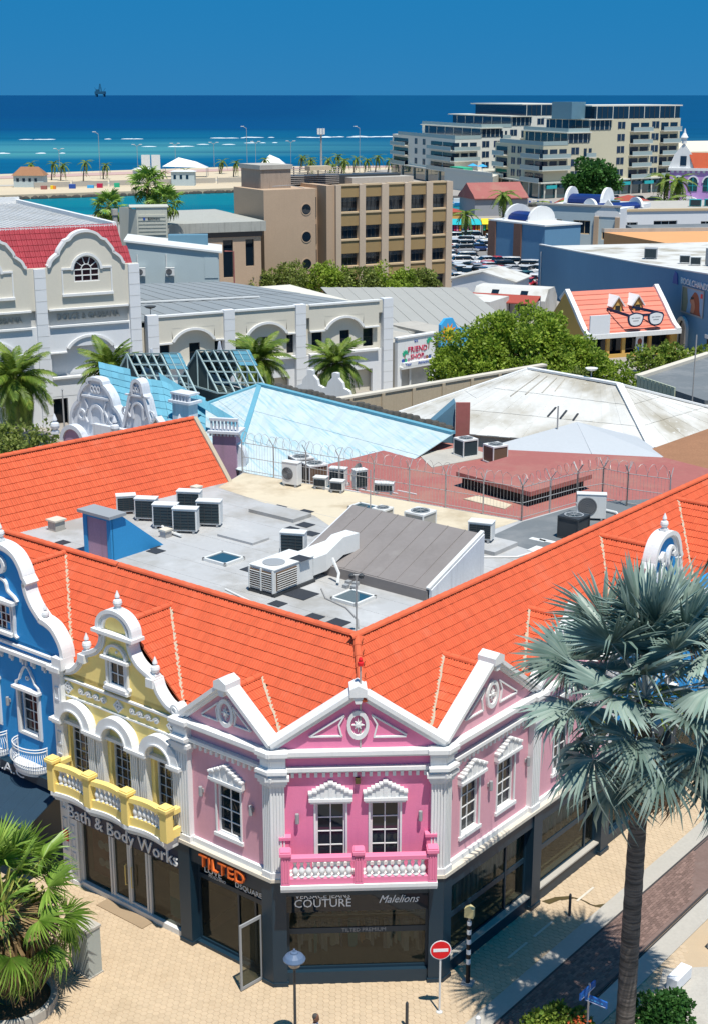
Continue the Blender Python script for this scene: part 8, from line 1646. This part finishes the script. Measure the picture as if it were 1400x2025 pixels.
for i, (x, y, s, h) in enumerate(((-13.5, 196, 1.0, 4.6), (-9.0, 196, 1.3, 5.6), (-4.0, 197, 1.2, 5.4), (.5, 197, 1.2, 4.8), (5.0, 199, 1.25, 5.0), (8.8, 201, 1.0, 4.4))):
    tree('street_tree', 'green tree at the foot of the beige office block, %s from the left' % ('first', 'second', 'third', 'fourth', 'fifth', 'sixth')[i], (x, y, 0), 1.6, [(0, 0, h*.62, 2.5*s, 2*s, h*.36), (1.4*s, .3, h*.45, 2*s, 1.6*s, h*.3), (-1.5*s, -.2, h*.42, 1.9*s, 1.6*s, h*.3)], 4200, .36, ('leaf_olive', 'leaf_olive', 'leaf_green', 'leaf_olive', 'leaf_green', 'leaf_olive')[i], 20 + i, group='trees at the office block')
tree('hotel_tree', 'dense dark green tree in front of the sand-coloured hotel', (62.5, 384, 0), 2.5, [(0, 0, 6.5, 6.2, 5, 4.4), (-4, 0, 4.6, 4, 3, 3), (4.5, 0, 4.8, 4, 3, 3)], 7000, .85, 'leaf_deep', 31)
tree('street_shrub', 'sprawling olive bush at the left edge by the white store', (-24.5, 101, 0), .8, [(0, 0, 2.4, 3.0, 2.4, 2.2), (-4, .5, 2.2, 3.0, 2.4, 2.0), (3.0, -.6, 1.7, 2.0, 1.6, 1.5)], 8000, .30, 'leaf_olive', 33, 'shrub')
for i, (x, y, h) in enumerate(((-20.5, 98, 8), (-16.8, 103, 9))):
    p = root('flag_pole', 'bare flagpole in front of the white store, %s' % ('left one', 'right one')[i], 'flagpole', (x, y, 0)); MB().lathe((x, y, 0), [(.09, 0), (.05, h - .3), (.03, h)], 8).build('pole', M['galv'], p); MB().lathe((x, y, h), [(.02, 0), (.09, .08), (.02, .18)], 8).build('ball', M['metal_grey'], p); MB().lathe((x, y, 0), [(.2, 0), (.2, .15), (.1, .2)], 8).build('base', M['concrete'], p)
# ---- fronds
def feather_frond(L_, droop, m, n=26, lw=.05, ll=.55, seed=0):
    random.seed(seed); pts = []; mb = MB()
    for k in range(9): t = k/8; pts.append(V(L_*t*(1 - .18*droop*t), 0, L_*(.55*t - (.55 + droop)*t*t)))
    mb.tube(pts, .03, 4, r1=.008)
    for k in range(n):
        t = .14 + .86*k/(n-1); i = min(7, int(t*8)); f = t*8 - i; P_ = pts[i].lerp(pts[i+1], f); d = (pts[i+1] - pts[i]).normalized(); l = ll*L_*.42*(math.sin(math.pi*(.12 + .82*t))**.7)
        for sg in (-1, 1):
            q = (V(0, sg, 0)*.85 + d*.75 + V(0, 0, -.18 + random.uniform(-.15, .1))).normalized(); s = d*lw; e = P_ + q*l + V(0, 0, -.2*l); m_ = P_ + q*l*.55
            mb.add([P_ - s*.5, m_ - s + V(0, 0, .02), e, m_ + s + V(0, 0, .02), P_ + s*.5], [(0,1,2,3,4)])
    me = mb.mesh('frond'); me.materials.append(M[m]); return me
def fan_frond(pl, R_, m, pm, seg=30, spread=290, droop=.35, seed=0, ragged=.3, cup=.25):
    """petiole along +x, then a costapalmate fan of free-tipped blades"""
    random.seed(seed); mb = MB(); pp = [V(pl*t, 0, .18*pl*t*(1 - t*.9)) for t in (0, .33, .66, 1)]; mb.tube(pp, .03, 5, r1=.018)
    np_ = len(mb.f); c = pp[-1]
    for k in range(seg):
        a = R(-spread/2 + spread*(k + .5)/seg) + random.uniform(-.02, .02); w = R(spread/seg)*.60; l = R_*(.74 + .26*math.cos(a*.55))*random.uniform(1 - ragged*.5, 1.06)
        dr = droop*random.uniform(.6, 1.5); mid = cup*abs(math.sin(a*.5)); bend = random.uniform(-.06, .06)
        if random.random() < ragged*.25: dr += 1.0; l *= .85
        fold = .028*R_
        def zz(t): return l*t*mid*.5 - dr*l*(t**2.6)*.75
        def pt(t, da, dz): rr = l*t*(1 - .28*min(1.5, dr)*t*t); return c + V(rr*math.cos(a + da + bend*t), rr*math.sin(a + da + bend*t), zz(t) + dz)
        r1 = .40
        mb.add([c, pt(r1, -w, -fold), pt(r1, 0, fold), pt(r1, w, -fold), pt(.72, -w*.42, -fold*.7), pt(.72, 0, fold*.5), pt(.72, w*.42, -fold*.7), pt(1.0, 0, 0)], [(0, 1, 2), (0, 2, 3), (1, 4, 5, 2), (2, 5, 6, 3), (4, 7, 5), (5, 7, 6)])
    me = mb.mesh('frond'); me.materials.append(M[m]); me.materials.append(M[pm])
    for i in range(np_): me.polygons[i].material_index = 1
    return me
def skirt(P_, r, l, n, m, parent, seed=1):
    random.seed(seed); mb = MB()
    for k in range(n):
        a = random.uniform(0, 2*math.pi); rr = r*random.uniform(.7, 1.3); L_ = l*random.uniform(.5, 1.2); q = Vector(P_) + V(.2*math.cos(a), .2*math.sin(a), random.uniform(-.1, .4)); e = q + V(rr*math.cos(a), rr*math.sin(a), -.25*L_); f = e + V(.12*math.cos(a) + random.gauss(0, .08), .12*math.sin(a) + random.gauss(0, .08), -L_); s = V(-math.sin(a), math.cos(a), 0)*random.uniform(.02, .06)
        mb.add([q - s*.6, e - s, f, e + s, q + s*.6], [(0,1,3,4),(1,2,3)])
    return mb.build('dead_skirt', M[m], parent, fix=False, kind='stuff')
def trunk(P_, h, r0, r1, m, parent, lean=(0, 0), rings=0):
    x, y, z = P_; n = 10 if not rings else rings; mb = MB(); pts = []; rs = []
    for k in range(n + 1):
        t = k/n; pts.append(V(x + lean[0]*t*t, y + lean[1]*t*t, z + h*t)); rs.append((r0 + (r1-r0)*min(1, t*1.2))*(1 + (.05 if k % 2 else 0)))
    mb.tube(pts, rs, 12); mb.build('trunk', M[m], parent, smooth=True); return pts[-1]
FEA = [feather_frond(2.6, d, 'palm_feather', n=30, ll=.62, seed=k) for k, d in enumerate((.0, .12, .3, .6))]
def feather_palm(P_, h, scale, label, n=26, name='palm_tree', lean=(0, 0), group=None, seed=0, meshes=None, tm='bark_grey', dry=True):
    r = root(name, label, 'palm tree', P_, group); top = trunk(P_, h, .22*scale**.5, .16*scale**.5, tm, r, lean); random.seed(seed + 50); ms_ = meshes or FEA
    for k in range(n):
        f = k/n; el = R(78 - 100*f + random.uniform(-8, 8)); az = k*2.39996 + random.uniform(-.2, .2); me = ms_[min(len(ms_)-1, int(f*len(ms_)))]; s = scale*random.uniform(.88, 1.1)
        mt = Matrix.Translation(top - Vector(P_)) @ Matrix.Rotation(az, 4, 'Z') @ Matrix.Rotation(-el + R(28), 4, 'Y') @ Matrix.Rotation(random.uniform(-.3, .3), 4, 'X') @ Matrix.Scale(s, 4)
        link_copy(me, 'frond', r, mt)
    if dry: skirt(top - Z*.1, .45*scale, .8*scale, 40, 'palm_dry', r, seed)
    return r
for i, (x, y, h, s, l) in enumerate(((-1.6, 124, 5.0, 1.2, 'date palm right of centre in front of the arcaded store'), (-8.5, 124.5, 5.2, 1.2, 'date palm behind the roof frames, in front of the arcaded store'), (-20.4, 117, 5.8, 1.2, 'date palm behind the white ruined gables'), (-27.9, 115, 5.4, 1.4, 'date palm at the left edge by the white store'))): feather_palm((x, y, 0), h, s, l, 46, 'date_palm', seed=i, group='date palms in the shopping street')
# coconut palms by the water: fewer, smaller
COC = [feather_frond(2.4, d, 'palm_feather', n=14, lw=.13, seed=60 + k) for k, d in enumerate((.5, .9, 1.3))]
coc = [(21.6, 279.8, 5.4, 1.2, 'palm standing among the cars by the turquoise awning'), (34.3, 332.4, 5.6, 1.6, 'palm in front of the curved red market roof'), (41.5, 300, 5.2, 1.7, 'palm behind the stone-pier wing'), (58.5, 330, 4.0, 1.2, 'small palm above the cobalt vault'), (68.5, 318, 4.6, 2.0, 'wide palm on the quay street, left'), (73.5, 330, 8.6, 2.0, 'tall palm left of the purple building'), (71, 312, 3.4, 1.6, 'low palm beside the green condenser'), (76, 355, 8, 1.8, 'palm behind the tall quay palm')]
for i, (x, y, h, s, l) in enumerate(coc): feather_palm((x, y, 0), h, s, l, 18, 'coconut_palm', seed=80 + i, meshes=COC, dry=False)
cs = [(-97, 490, 7.5, 'leftmost'), (-92, 500, 7, 'second'), (-88.5, 496, 6.6, 'third'), (-81, 492, 8, 'fourth'), (-77, 505, 6, 'beside the white screens'), (-62.5, 485, 5.5, 'left of the cabin'), (-57, 480, 4.2, 'right of the cabin'), (-52, 500, 3.6, 'behind the cabin'), (-44, 540, 5.4, 'short one near the tent'), (-38, 520, 6.2, 'between the tents'), (-31, 510, 4.0, 'small one on the road'), (-28.5, 515, 8.0, 'tall one in the middle'), (-14.4, 515, 6.4, 'wide one near the tower'), (-7.5, 520, 4.8, 'pair left, near the tower'), (-4, 525, 6.2, 'pair right, near the tower')]
for i, (x, y, h, l) in enumerate(cs): feather_palm((x*1.13, y, -.2), h*.74, 1.15, 'coconut palm on the causeway, ' + l, 14, 'coconut_palm', lean=(1.0, 0), seed=120 + i, meshes=COC, dry=False, group='palms on the causeway')
cs2 = [(-20, 540, 11, 'dark pair left'), (-17, 542, 9.5, 'dark pair right'), (-10.5, 545, 9, 'left of the mast foot'), (-7, 548, 11, 'tallest by the mast'), (-4.5, 545, 8, 'right of the mast'), (0, 545, 9.5, 'middle of the row'), (4, 550, 8, 'second from the hotel'), (8, 548, 10.5, 'near the hotel'), (12.5, 540, 9, 'beside the hotel corner')]
for i, (x, y, h, l) in enumerate(cs2): feather_palm((x, y, 0), h*.5, 1.25, 'windswept palm behind the office roof, ' + l, 14, 'coconut_palm', lean=(1.0, 0), seed=150 + i, meshes=COC, dry=False, group='palms behind the office roof')
# fan palms behind the cooling tower
FAN_S = [fan_frond(1.0, 1.0, 'palm_green', 'petiole_green', 16, 280, .5, k, .3) for k in range(2)] + [fan_frond(1.0, 1.0, 'palm_yell' if False else 'palm_feather', 'petiole_green', 16, 280, .9, 5, .4)]
def fan_palm(P_, h, scale, n, label, meshes, name='fan_palm', seed=0, lo=-55, hi=80, tm='bark_brown', r0=.3, r1=.22, lean=(0, 0), sk=None, rings=0):
    r = root(name, label, 'palm tree', P_); top = trunk(P_, h, r0, r1, tm, r, lean, rings); random.seed(seed)
    for k in range(n):
        f = (k + .5)/n; el = R(hi - (hi - lo)*f + random.uniform(-6, 6)); az = k*2.39996 + random.uniform(-.15, .15); me = meshes[min(len(meshes)-1, int(f*len(meshes)))]; s = scale*random.uniform(.88, 1.08)
        mt = Matrix.Translation(top - Vector(P_) + Z*(.25 - .5*f)*scale*.4) @ Matrix.Rotation(az, 4, 'Z') @ Matrix.Rotation(-el, 4, 'Y') @ Matrix.Rotation(random.uniform(-.5, .5), 4, 'X') @ Matrix.Scale(s, 4)
        link_copy(me, 'frond', r, mt)
    if sk: skirt(top - Z*.25, sk[0], sk[1], sk[2], 'palm_dry', r, seed)
    return r, top
for i, (x, y, h, s) in enumerate(((-31.5, 186, 14.0, 1.5), (-27.0, 190, 16.6, 1.6), (-24.5, 188, 14.4, 1.55), (-26.8, 194, 12.6, 1.3))): fan_palm((x, y, 0), h, s, 26, 'fan palm behind the cooling tower, %s' % ('leftmost', 'tallest', 'rightmost', 'lowest')[i], FAN_S, seed=200 + i)
fan_palm((10.6, 132, 0), 3.3, 1.15, 34, 'fan palm with a brown skirt of dead leaves beside the souvenir shop', FAN_S, seed=210, sk=(.9, 1.9, 260), lo=-30)

# ================================================================== FOREGROUND
# silver fan palm on the right
SIL = [fan_frond(2.2, 1.7, 'palm_silver', 'petiole_silver', 46, 300, d, 300 + k, .38, c) for k, (d, c) in enumerate(((.06, .5), (.12, .45), (.2, .4), (.30, .3), (.4, .2), (.5, .15)))]
DEAD = fan_frond(1.5, 1.35, 'palm_dead', 'palm_dead', 34, 250, .95, 390, .6, 0)
sp, top = fan_palm((8.25, 37.0, 0), 11.6, 1.1, 42, 'tall silver-blue fan palm in front of the right-hand street', SIL, 'silver_fan_palm', seed=77, lo=-50, hi=88, tm='bark_palm', r0=.29, r1=.25, rings=44)
random.seed(5)
for k, az in enumerate((-1.9, -1.25, -2.6, -.6, .4)):
    link_copy(DEAD, 'dead_frond', sp, Matrix.Translation(top - V(8.25, 37, 0) - Z*.8) @ Matrix.Rotation(az, 4, 'Z') @ Matrix.Rotation(R(50 + 6*k % 20), 4, 'Y') @ Matrix.Scale(1.15, 4))
for az, dz, t_ in ((-2.5, -1.5, 38), (-.75, -1.7, 40), (-1.7, -1.3, 46), (2.2, -1.2, 40)): link_copy(DEAD, 'dead_frond', sp, Matrix.Translation(top - V(8.25, 37, 0) + Z*dz) @ Matrix.Rotation(az, 4, 'Z') @ Matrix.Rotation(R(t_), 4, 'Y') @ Matrix.Scale(.85, 4))
random.seed(6); mb = MB()
for k in range(420):
    a = random.uniform(0, 6.28); rr = random.uniform(.3, 1.5); q = top + V(rr*math.cos(a), rr*math.sin(a), random.uniform(-.5, .25)); d = V(random.gauss(0, 1), random.gauss(0, 1), random.gauss(-.6, .6)).normalized()*.11; s = d.cross(Z).normalized()*.04; mb.add([q - s, q + d, q + s], [(0, 1, 2)])
for k in range(9): a = k*.7; mb.tube([top + V(.2*math.cos(a), .2*math.sin(a), 0), top + V(.9*math.cos(a), .9*math.sin(a), .1), top + V(1.5*math.cos(a), 1.5*math.sin(a), -.35)], .02, 4)
mb.build('flower_stalks', M['leaf_yellowish'], sp, fix=False, kind='stuff')
# green fan palm on the left
GRN = [fan_frond(1.9, 1.25, 'palm_green', 'petiole_green', 42, 230, d, 400 + k, .5, c) for k, (d, c) in enumerate(((.15, .5), (.3, .4), (.5, .3), (.75, .2), (.95, .1)))]
gp, top = fan_palm((-11.0, 39.1, 0), 3.3, 1.05, 36, 'lush green fan palm with drooping dead fronds at the lower left', GRN, 'green_fan_palm', seed=91, lo=-62, hi=84, tm='bark_brown', r0=.34, r1=.3, rings=16)
random.seed(9); DRY = fan_frond(1.7, 1.2, 'palm_dry', 'palm_dry', 26, 200, 1.25, 470, .7, 0)
for k in range(8): link_copy(DRY, 'dead_frond', gp, Matrix.Translation(top - V(-11.0, 39.1, 0) - Z*.35) @ Matrix.Rotation(k*.53 + .1, 4, 'Z') @ Matrix.Rotation(R(48 + (k*7) % 22), 4, 'Y') @ Matrix.Scale(random.uniform(.9, 1.1), 4))
skirt(top - Z*.3, 1.2, 1.6, 260, 'palm_dry', gp, 12)
tree('potted_shrub', 'bright green bush tucked behind the left fan palm', (-11.6, 42.0, 0), .6, [(0, 0, 1.6, 1.1, .9, 1.2), (.7, -.3, 1.1, .8, .7, .9)], 4200, .17, 'leaf_yellowish', 41, 'shrub')
pl = root('planter_kerb', 'low pale planter kerb under the left fan palm', 'planter', (-11, 39, 0)); MB().lathe((-11.0, 39.1, 0), [(1.5, 0), (1.5, .35), (1.3, .35), (1.3, .2)], 24).build('kerb_ring', M['kerb'], pl); MB().lathe((-11.0, 39.1, 0), [(1.3, .18), (1.3, .22)], 24).build('soil', M['bark_brown'], pl)
# utility cabinet
ub = root('utility_cabinet', 'grey-green street cabinet on the paving beside the left palm', 'cabinet', (-8.7, 40.4, 0)); fu = Fr((-8.7, 40.41, 0), EL, -ER); mat('cabinet_grey', (.40, .43, .40), .55, .08, 1.5, .06, streak=.12)
MB().box(fu, 0, .84, -.56, 0, .06, 1.74).build('body', M['cabinet_grey'], ub, bevel=.01); MB().box(fu, -.03, .87, -.59, .03, 1.74, 1.82).build('lid', M['concrete'], ub); MB().box(fu, -.03, .87, -.59, .03, .0, .07).build('plinth', M['kerb'], ub); MB().box(fu, .05, .41, 0, .012, .15, 1.65).build('door', M['cabinet_grey'], ub); MB().box(fu, .43, .79, 0, .012, .15, 1.65).build('door', M['cabinet_grey'], ub)
# street lamp
sl = root('street_lamp', 'dark lamp post with blue-grey bell cap and glass bowl before the front window', 'street lamp', (-1.78, 36.9, 0)); c = V(-1.78, 36.9, 0); mat('lamp_cap', (.10, .15, .24), .4, .1); glass('lamp_glass', (.5, .42, .34), .35, 1.5, .15)
MB().lathe(c, [(.13, 0), (.13, .3), (.06, .4), (.045, 1.0), (.04, 2.78), (.07, 2.82), (.07, 2.88)], 10).build('post', M['metal_dark'], sl); MB().lathe(c, [(.10, 2.88), (.17, 2.93), (.24, 3.12), (.24, 3.16)], 16).build('bowl', M['lamp_glass'], sl); MB().lathe(c, [(.33, 3.13), (.34, 3.17), (.27, 3.27), (.12, 3.36), (.11, 3.40), (.05, 3.42), (.03, 3.50)], 18).build('cap', M['lamp_cap'], sl); MB().lathe(c, [(.05, 2.92), (.06, 3.1)], 8).build('bulb', M['letter_white'], sl)
# no-entry sign
ne = root('no_entry_sign', 'round red no-entry sign on a thin white pole at the corner', 'road sign', (2.70, 38.70, 0)); fn = frame_deg((2.70, 38.70, 0), 4); MB().lathe((2.70, 38.70, 0), [(.09, 0), (.09, .03), (.033, .05), (.033, 2.60)], 8).build('pole', M['metal_white'], ne); MB().disc(fn, 0, 2.30, .335, .035, .05, 28).build('rim', M['letter_white'], ne); MB().disc(fn, 0, 2.30, .31, .05, .056, 28).build('disc', M['sign_red'], ne); MB().box(fn, -.235, .235, .056, .062, 2.245, 2.355).build('bar', M['letter_white'], ne); MB().lathe((2.70, 38.70, 0), [(.13, 0), (.12, .025)], 10).build('foot', M['kerb'], ne)
# striped post with cream box
zp = root('striped_post', 'black and white striped post with a cream lamp box beside the shop corner', 'post', (3.72, 40.22, 0)); c = V(3.72, 40.22, 0); zs = [.05, .75, .95, 1.12, 1.3, 1.5, 1.68, 1.86, 2.04, 2.2, 2.32]
for k, (a, b_) in enumerate(zip(zs, zs[1:])): MB().lathe(c, [(.075, a), (.075, b_)], 12).build('band', M['black'] if k % 2 == 0 else M['letter_white'], zp)
MB().lathe(c, [(.045, 2.32), (.045, 2.52)], 8).build('neck', M['galv'], zp); fz = frame_deg(c, -20); mat('box_cream', (.66, .56, .28), .5, .08); MB().box(fz, -.15, .15, -.1, .1, 2.5, 2.80).build('lamp_box', M['box_cream'], zp); MB().prism(fz, [(-.16, 2.80), (.16, 2.80), (.0, 2.90)], -.11, .11).build('box_roof', M['box_cream'], zp); MB().box(fz, -.2, .2, -.2, .2, .018, .05).build('base_plate', M['metal_grey'], zp)
for x, y, h, m, l in ((7.63, 44.16, .92, 'metal_dark', 'thin black bollard standing in the cracked paving'), (1.64, 37.9, .95, 'metal_dark', 'thin black bollard at the bottom edge of the square'), (3.81, 37.41, .78, 'metal_white', 'white bollard leaning at the bottom edge')):
    b = root('bollard', l, 'bollard', (x, y, 0)); MB().lathe((x, y, 0), [(.05, 0), (.05, h - .05), (.03, h)] if m == 'metal_dark' else [(.09, 0), (.08, h - .1), (.085, h - .04), (.05, h)], 10).build('post', M[m], b); MB().lathe((x, y, 0), [(.09, 0), (.085, .03)], 10).build('collar', M['metal_grey'], b)
cb = root('concrete_block', 'white concrete barrier block at the right edge of the tram street', 'block', (10.46, 39.65, 0)); fb = Fr((10.46, 39.65, .03), ER, -EL); MB().box(fb, 0, 1.05, -.40, 0, .02, .46).build('block', M['block_white'], cb, bevel=.025); MB().box(fb, .06, .99, -.36, -.04, 0, .03).build('foot', M['kerb'], cb)
cb = root('concrete_block', 'white concrete block cut by the right edge of the picture', 'block', (12.6, 42.1, 0)); fb = Fr((12.35, 41.9, .03), ER, -EL); MB().box(fb, 0, 1.05, -.40, 0, .02, .46).build('block', M['block_white'], cb, bevel=.025); MB().box(fb, .06, .99, -.36, -.04, 0, .03).build('foot', M['kerb'], cb)
# street name signs
ss_ = root('street_name_sign', 'post with blue street name blades beside the silver palm', 'road sign', (7.1, 37.0, 0)); mat('sign_blue', (.02, .12, .42), .4, .08); MB().lathe((7.1, 37.0, 0), [(.035, 0), (.035, 2.25)], 8).build('post', M['galv'], ss_)
for dx, dy, z, l in ((.80, -.60, 1.62, .62), (.62, .78, 1.95, .8)):
    f_ = Fr((7.1, 37.0, 0), V(dx, dy, 0).normalized(), V(dy, -dx, 0).normalized()); MB().box(f_, -.12 if dy < 0 else -.55, l if dy < 0 else .35, -.03, .03, z, z + .22).build('blade', M['sign_blue'], ss_); MB().box(f_, -.08 if dy < 0 else -.5, (l if dy < 0 else .35) - .04, .03, .034, z + .02, z + .035).build('border', M['letter_white'], ss_)
    for q in range(5): MB().box(f_, -.02 + q*.11 - (.42 if dy > 0 else 0), .05 + q*.11 - (.42 if dy > 0 else 0), .03, .0335, z + .09, z + .13).build('faint_lettering', M['sky_paint'], ss_)
f_ = Fr((7.1, 37.0, 0), V(-.5, -.866, 0), V(.866, -.5, 0)); MB().box(f_, -.05, .35, -.02, .02, 1.98, 2.2).build('blade', M['sign_blue'], ss_)
# planted bed at the foot of the palm
tree('planter_bush', 'leafy green bush with red flowers at the bottom edge beside the street sign', (6.0, 37.2, 0), .3, [(0, 0, .55, .75, .6, .5), (.75, -.1, .5, .65, .6, .5), (-.5, -.3, .45, .5, .5, .4)], 5600, .13, 'leaf_yellowish', 51, 'shrub', tr=.05)
tree('planter_bush', 'dark green bush in the shade right of the silver palm trunk', (9.5, 37.4, 0), .3, [(0, 0, .7, .8, .7, .75), (.5, .3, .9, .6, .5, .6)], 4200, .13, 'leaf_deep', 52, 'shrub', tr=.05)
random.seed(3); mb = MB()
for k in range(90):
    q = V(6.75, 36.9, .95) + V(random.gauss(0, .22), random.gauss(0, .2), random.gauss(0, .08)); d = V(random.gauss(0, 1), random.gauss(0, 1), random.gauss(.3, .6)).normalized()*.09; s = d.cross(V(.2, .1, 1)).normalized()*.04; mb.add([q - s, q + d, q + s], [(0, 1, 2)])
tag(mb.build('flower_cluster', mat('flower_red', (.45, .08, .02), .6, .2), fix=False), 'rust-red flowers on the bush at the bottom edge', 'flowers')["kind"] = "stuff"
# litter bin basket by the cabinet and small signs on the shop front
# ---- person at the bottom edge
def person(P_, label, face):
    r = root('person', label, 'person', P_); a = R(face); f = V(math.cos(a), math.sin(a), 0); s = V(-f.y, f.x, 0)
    J = {}; 
    def j(n, fx, sx, z, rr): J[n] = (f*fx + s*sx + Z*z, rr)
    j('pelvis', 0, 0, .95, .15); j('waist', .01, 0, 1.10, .14); j('chest', .02, 0, 1.30, .165); j('neck0', .01, 0, 1.46, .075); j('neck', .02, 0, 1.53, .06)
    for sg, n in ((1, 'l'), (-1, 'r')):
        st_ = .16*sg
        j('sh' + n, .0, .18*sg, 1.42, .075); j('el' + n, -.12*sg, .24*sg, 1.15, .05); j('wr' + n, -.02*sg + .05, .24*sg, .92, .036); j('ha' + n, -.02*sg + .08, .24*sg, .84, .04)
        j('hip' + n, 0, .09*sg, .90, .11); j('kn' + n, .12*sg + .04, .10*sg, .50, .07); j('an' + n, .22*sg - .06, .10*sg, .10, .048); j('to' + n, .22*sg + .10, .11*sg, .045, .04)
    E_ = [('pelvis', 'waist'), ('waist', 'chest'), ('chest', 'neck0'), ('neck0', 'neck')]
    for n in 'lr': E_ += [('chest', 'sh' + n), ('sh' + n, 'el' + n), ('el' + n, 'wr' + n), ('wr' + n, 'ha' + n), ('pelvis', 'hip' + n), ('hip' + n, 'kn' + n), ('kn' + n, 'an' + n), ('an' + n, 'to' + n)]
    ks = list(J); me = bpy.data.meshes.new('body'); me.from_pydata([tuple(J[k][0]) for k in ks], [(ks.index(a_), ks.index(b_)) for a_, b_ in E_], [])
    o_ = bpy.data.objects.new('body', me); COL.objects.link(o_); o_.parent = r; o_["_b"] = list(P_)
    sk = o_.modifiers.new('skin', 'SKIN'); 
    for k, v in enumerate(me.skin_vertices[0].data): v.radius = (J[ks[k]][1],)*2; v.use_root = (ks[k] == 'pelvis')
    o_.modifiers.new('sub', 'SUBSURF').levels = 2; o_.modifiers['sub'].render_levels = 2
    m = bpy.data.materials.new('person_clothes'); nt, N, L, b = nodes(m); tc = N.new('ShaderNodeTexCoord'); sx = N.new('ShaderNodeSeparateXYZ'); L.new(tc.outputs['Object'], sx.inputs[0])
    c = mix(nt, ramp(nt, sx.outputs['Z'], .0, 1.0), (0, 0, 0), (1, 1, 1)); mr = N.new('ShaderNodeMath'); mr.operation = 'GREATER_THAN'; mr.inputs[1].default_value = .98; L.new(sx.outputs['Z'], mr.inputs[0]); m2 = N.new('ShaderNodeMath'); m2.operation = 'GREATER_THAN'; m2.inputs[1].default_value = 1.49; L.new(sx.outputs['Z'], m2.inputs[0])
    c = mix(nt, mr.outputs[0], (.04, .05, .09), (.42, .55, .68)); c = mix(nt, m2.outputs[0], c, (.16, .075, .045)); L.new(c, b.inputs['Base Color']); b.inputs['Roughness'].default_value = .8; me.materials.append(m)
    mat('skin_dark', (.17, .08, .05), .5, .1, 6, .08); mat('hair_grey', (.08, .075, .07), .9, .3, 20, .2)
    hd = MB(); c0 = Vector(P_) + f*.045 + Z*1.665
    # head: lathe shaped as a skull, stretched front to back
    prof = [(.045, -.13), (.062, -.11), (.072, -.06), (.078, 0), (.079, .045), (.070, .09), (.045, .118), (.012, .128)]
    n = 16; vs = []
    for rr, z in prof:
        for k in range(n):
            t = 2*math.pi*k/n; q = f*math.cos(t)*rr*1.22 + s*math.sin(t)*rr
            if math.cos(t) > .9: q += f*(.012 if z < -.05 else 0)
            vs.append(c0 + q + Z*z)
    hd.add(vs, [(i*n + k, i*n + (k+1) % n, (i+1)*n + (k+1) % n, (i+1)*n + k) for i in range(len(prof)-1) for k in range(n)] + [tuple(range(n-1, -1, -1)), tuple((len(prof)-1)*n + k for k in range(n))])
    hd.lathe(c0 + f*.097 - Z*.025, [(.006, .03), (.014, 0), (.018, -.014), (.006, -.022)], 6)
    for sg in (-1, 1): hd.lathe(c0 + s*sg*.082 - Z*.015, [(.008, -.03), (.018, -.01), (.02, .015), (.008, .03)], 6)
    h_ = hd.build('head', M['skin_dark'], r, smooth=True)
    for sg in (-1, 1): MB().lathe(c0 + f*.090 + s*sg*.03 + Z*.012, [(.004, -.008), (.011, 0), (.004, .008)], 6).build('eye', M['black'], h_)
    MB().box(Fr(c0 + f*.088, s, f), -.022, .022, 0, .01, -.066, -.056).build('mouth', M['print_hair'], h_)
    hr = MB(); vs = []
    for rr, z in ((.081, .0), (.083, .05), (.074, .097), (.048, .124), (.014, .134)):
        for k in range(n): t = 2*math.pi*k/n; vs.append(c0 - f*.012 + f*math.cos(t)*rr*1.16 + s*math.sin(t)*rr + Z*(z + (.05 if math.cos(t) > .3 and z < .02 else 0)))
    hr.add(vs, [(i*n + k, i*n + (k+1) % n, (i+1)*n + (k+1) % n, (i+1)*n + k) for i in range(4) for k in range(n)]); hr.build('hair', M['hair_grey'], r, smooth=True, fix=False)
    return r
person((-1.17, 36.15, 0), 'person in a light blue shirt walking at the bottom edge, only the head in view', -15)
bpy.context.view_layer.update()
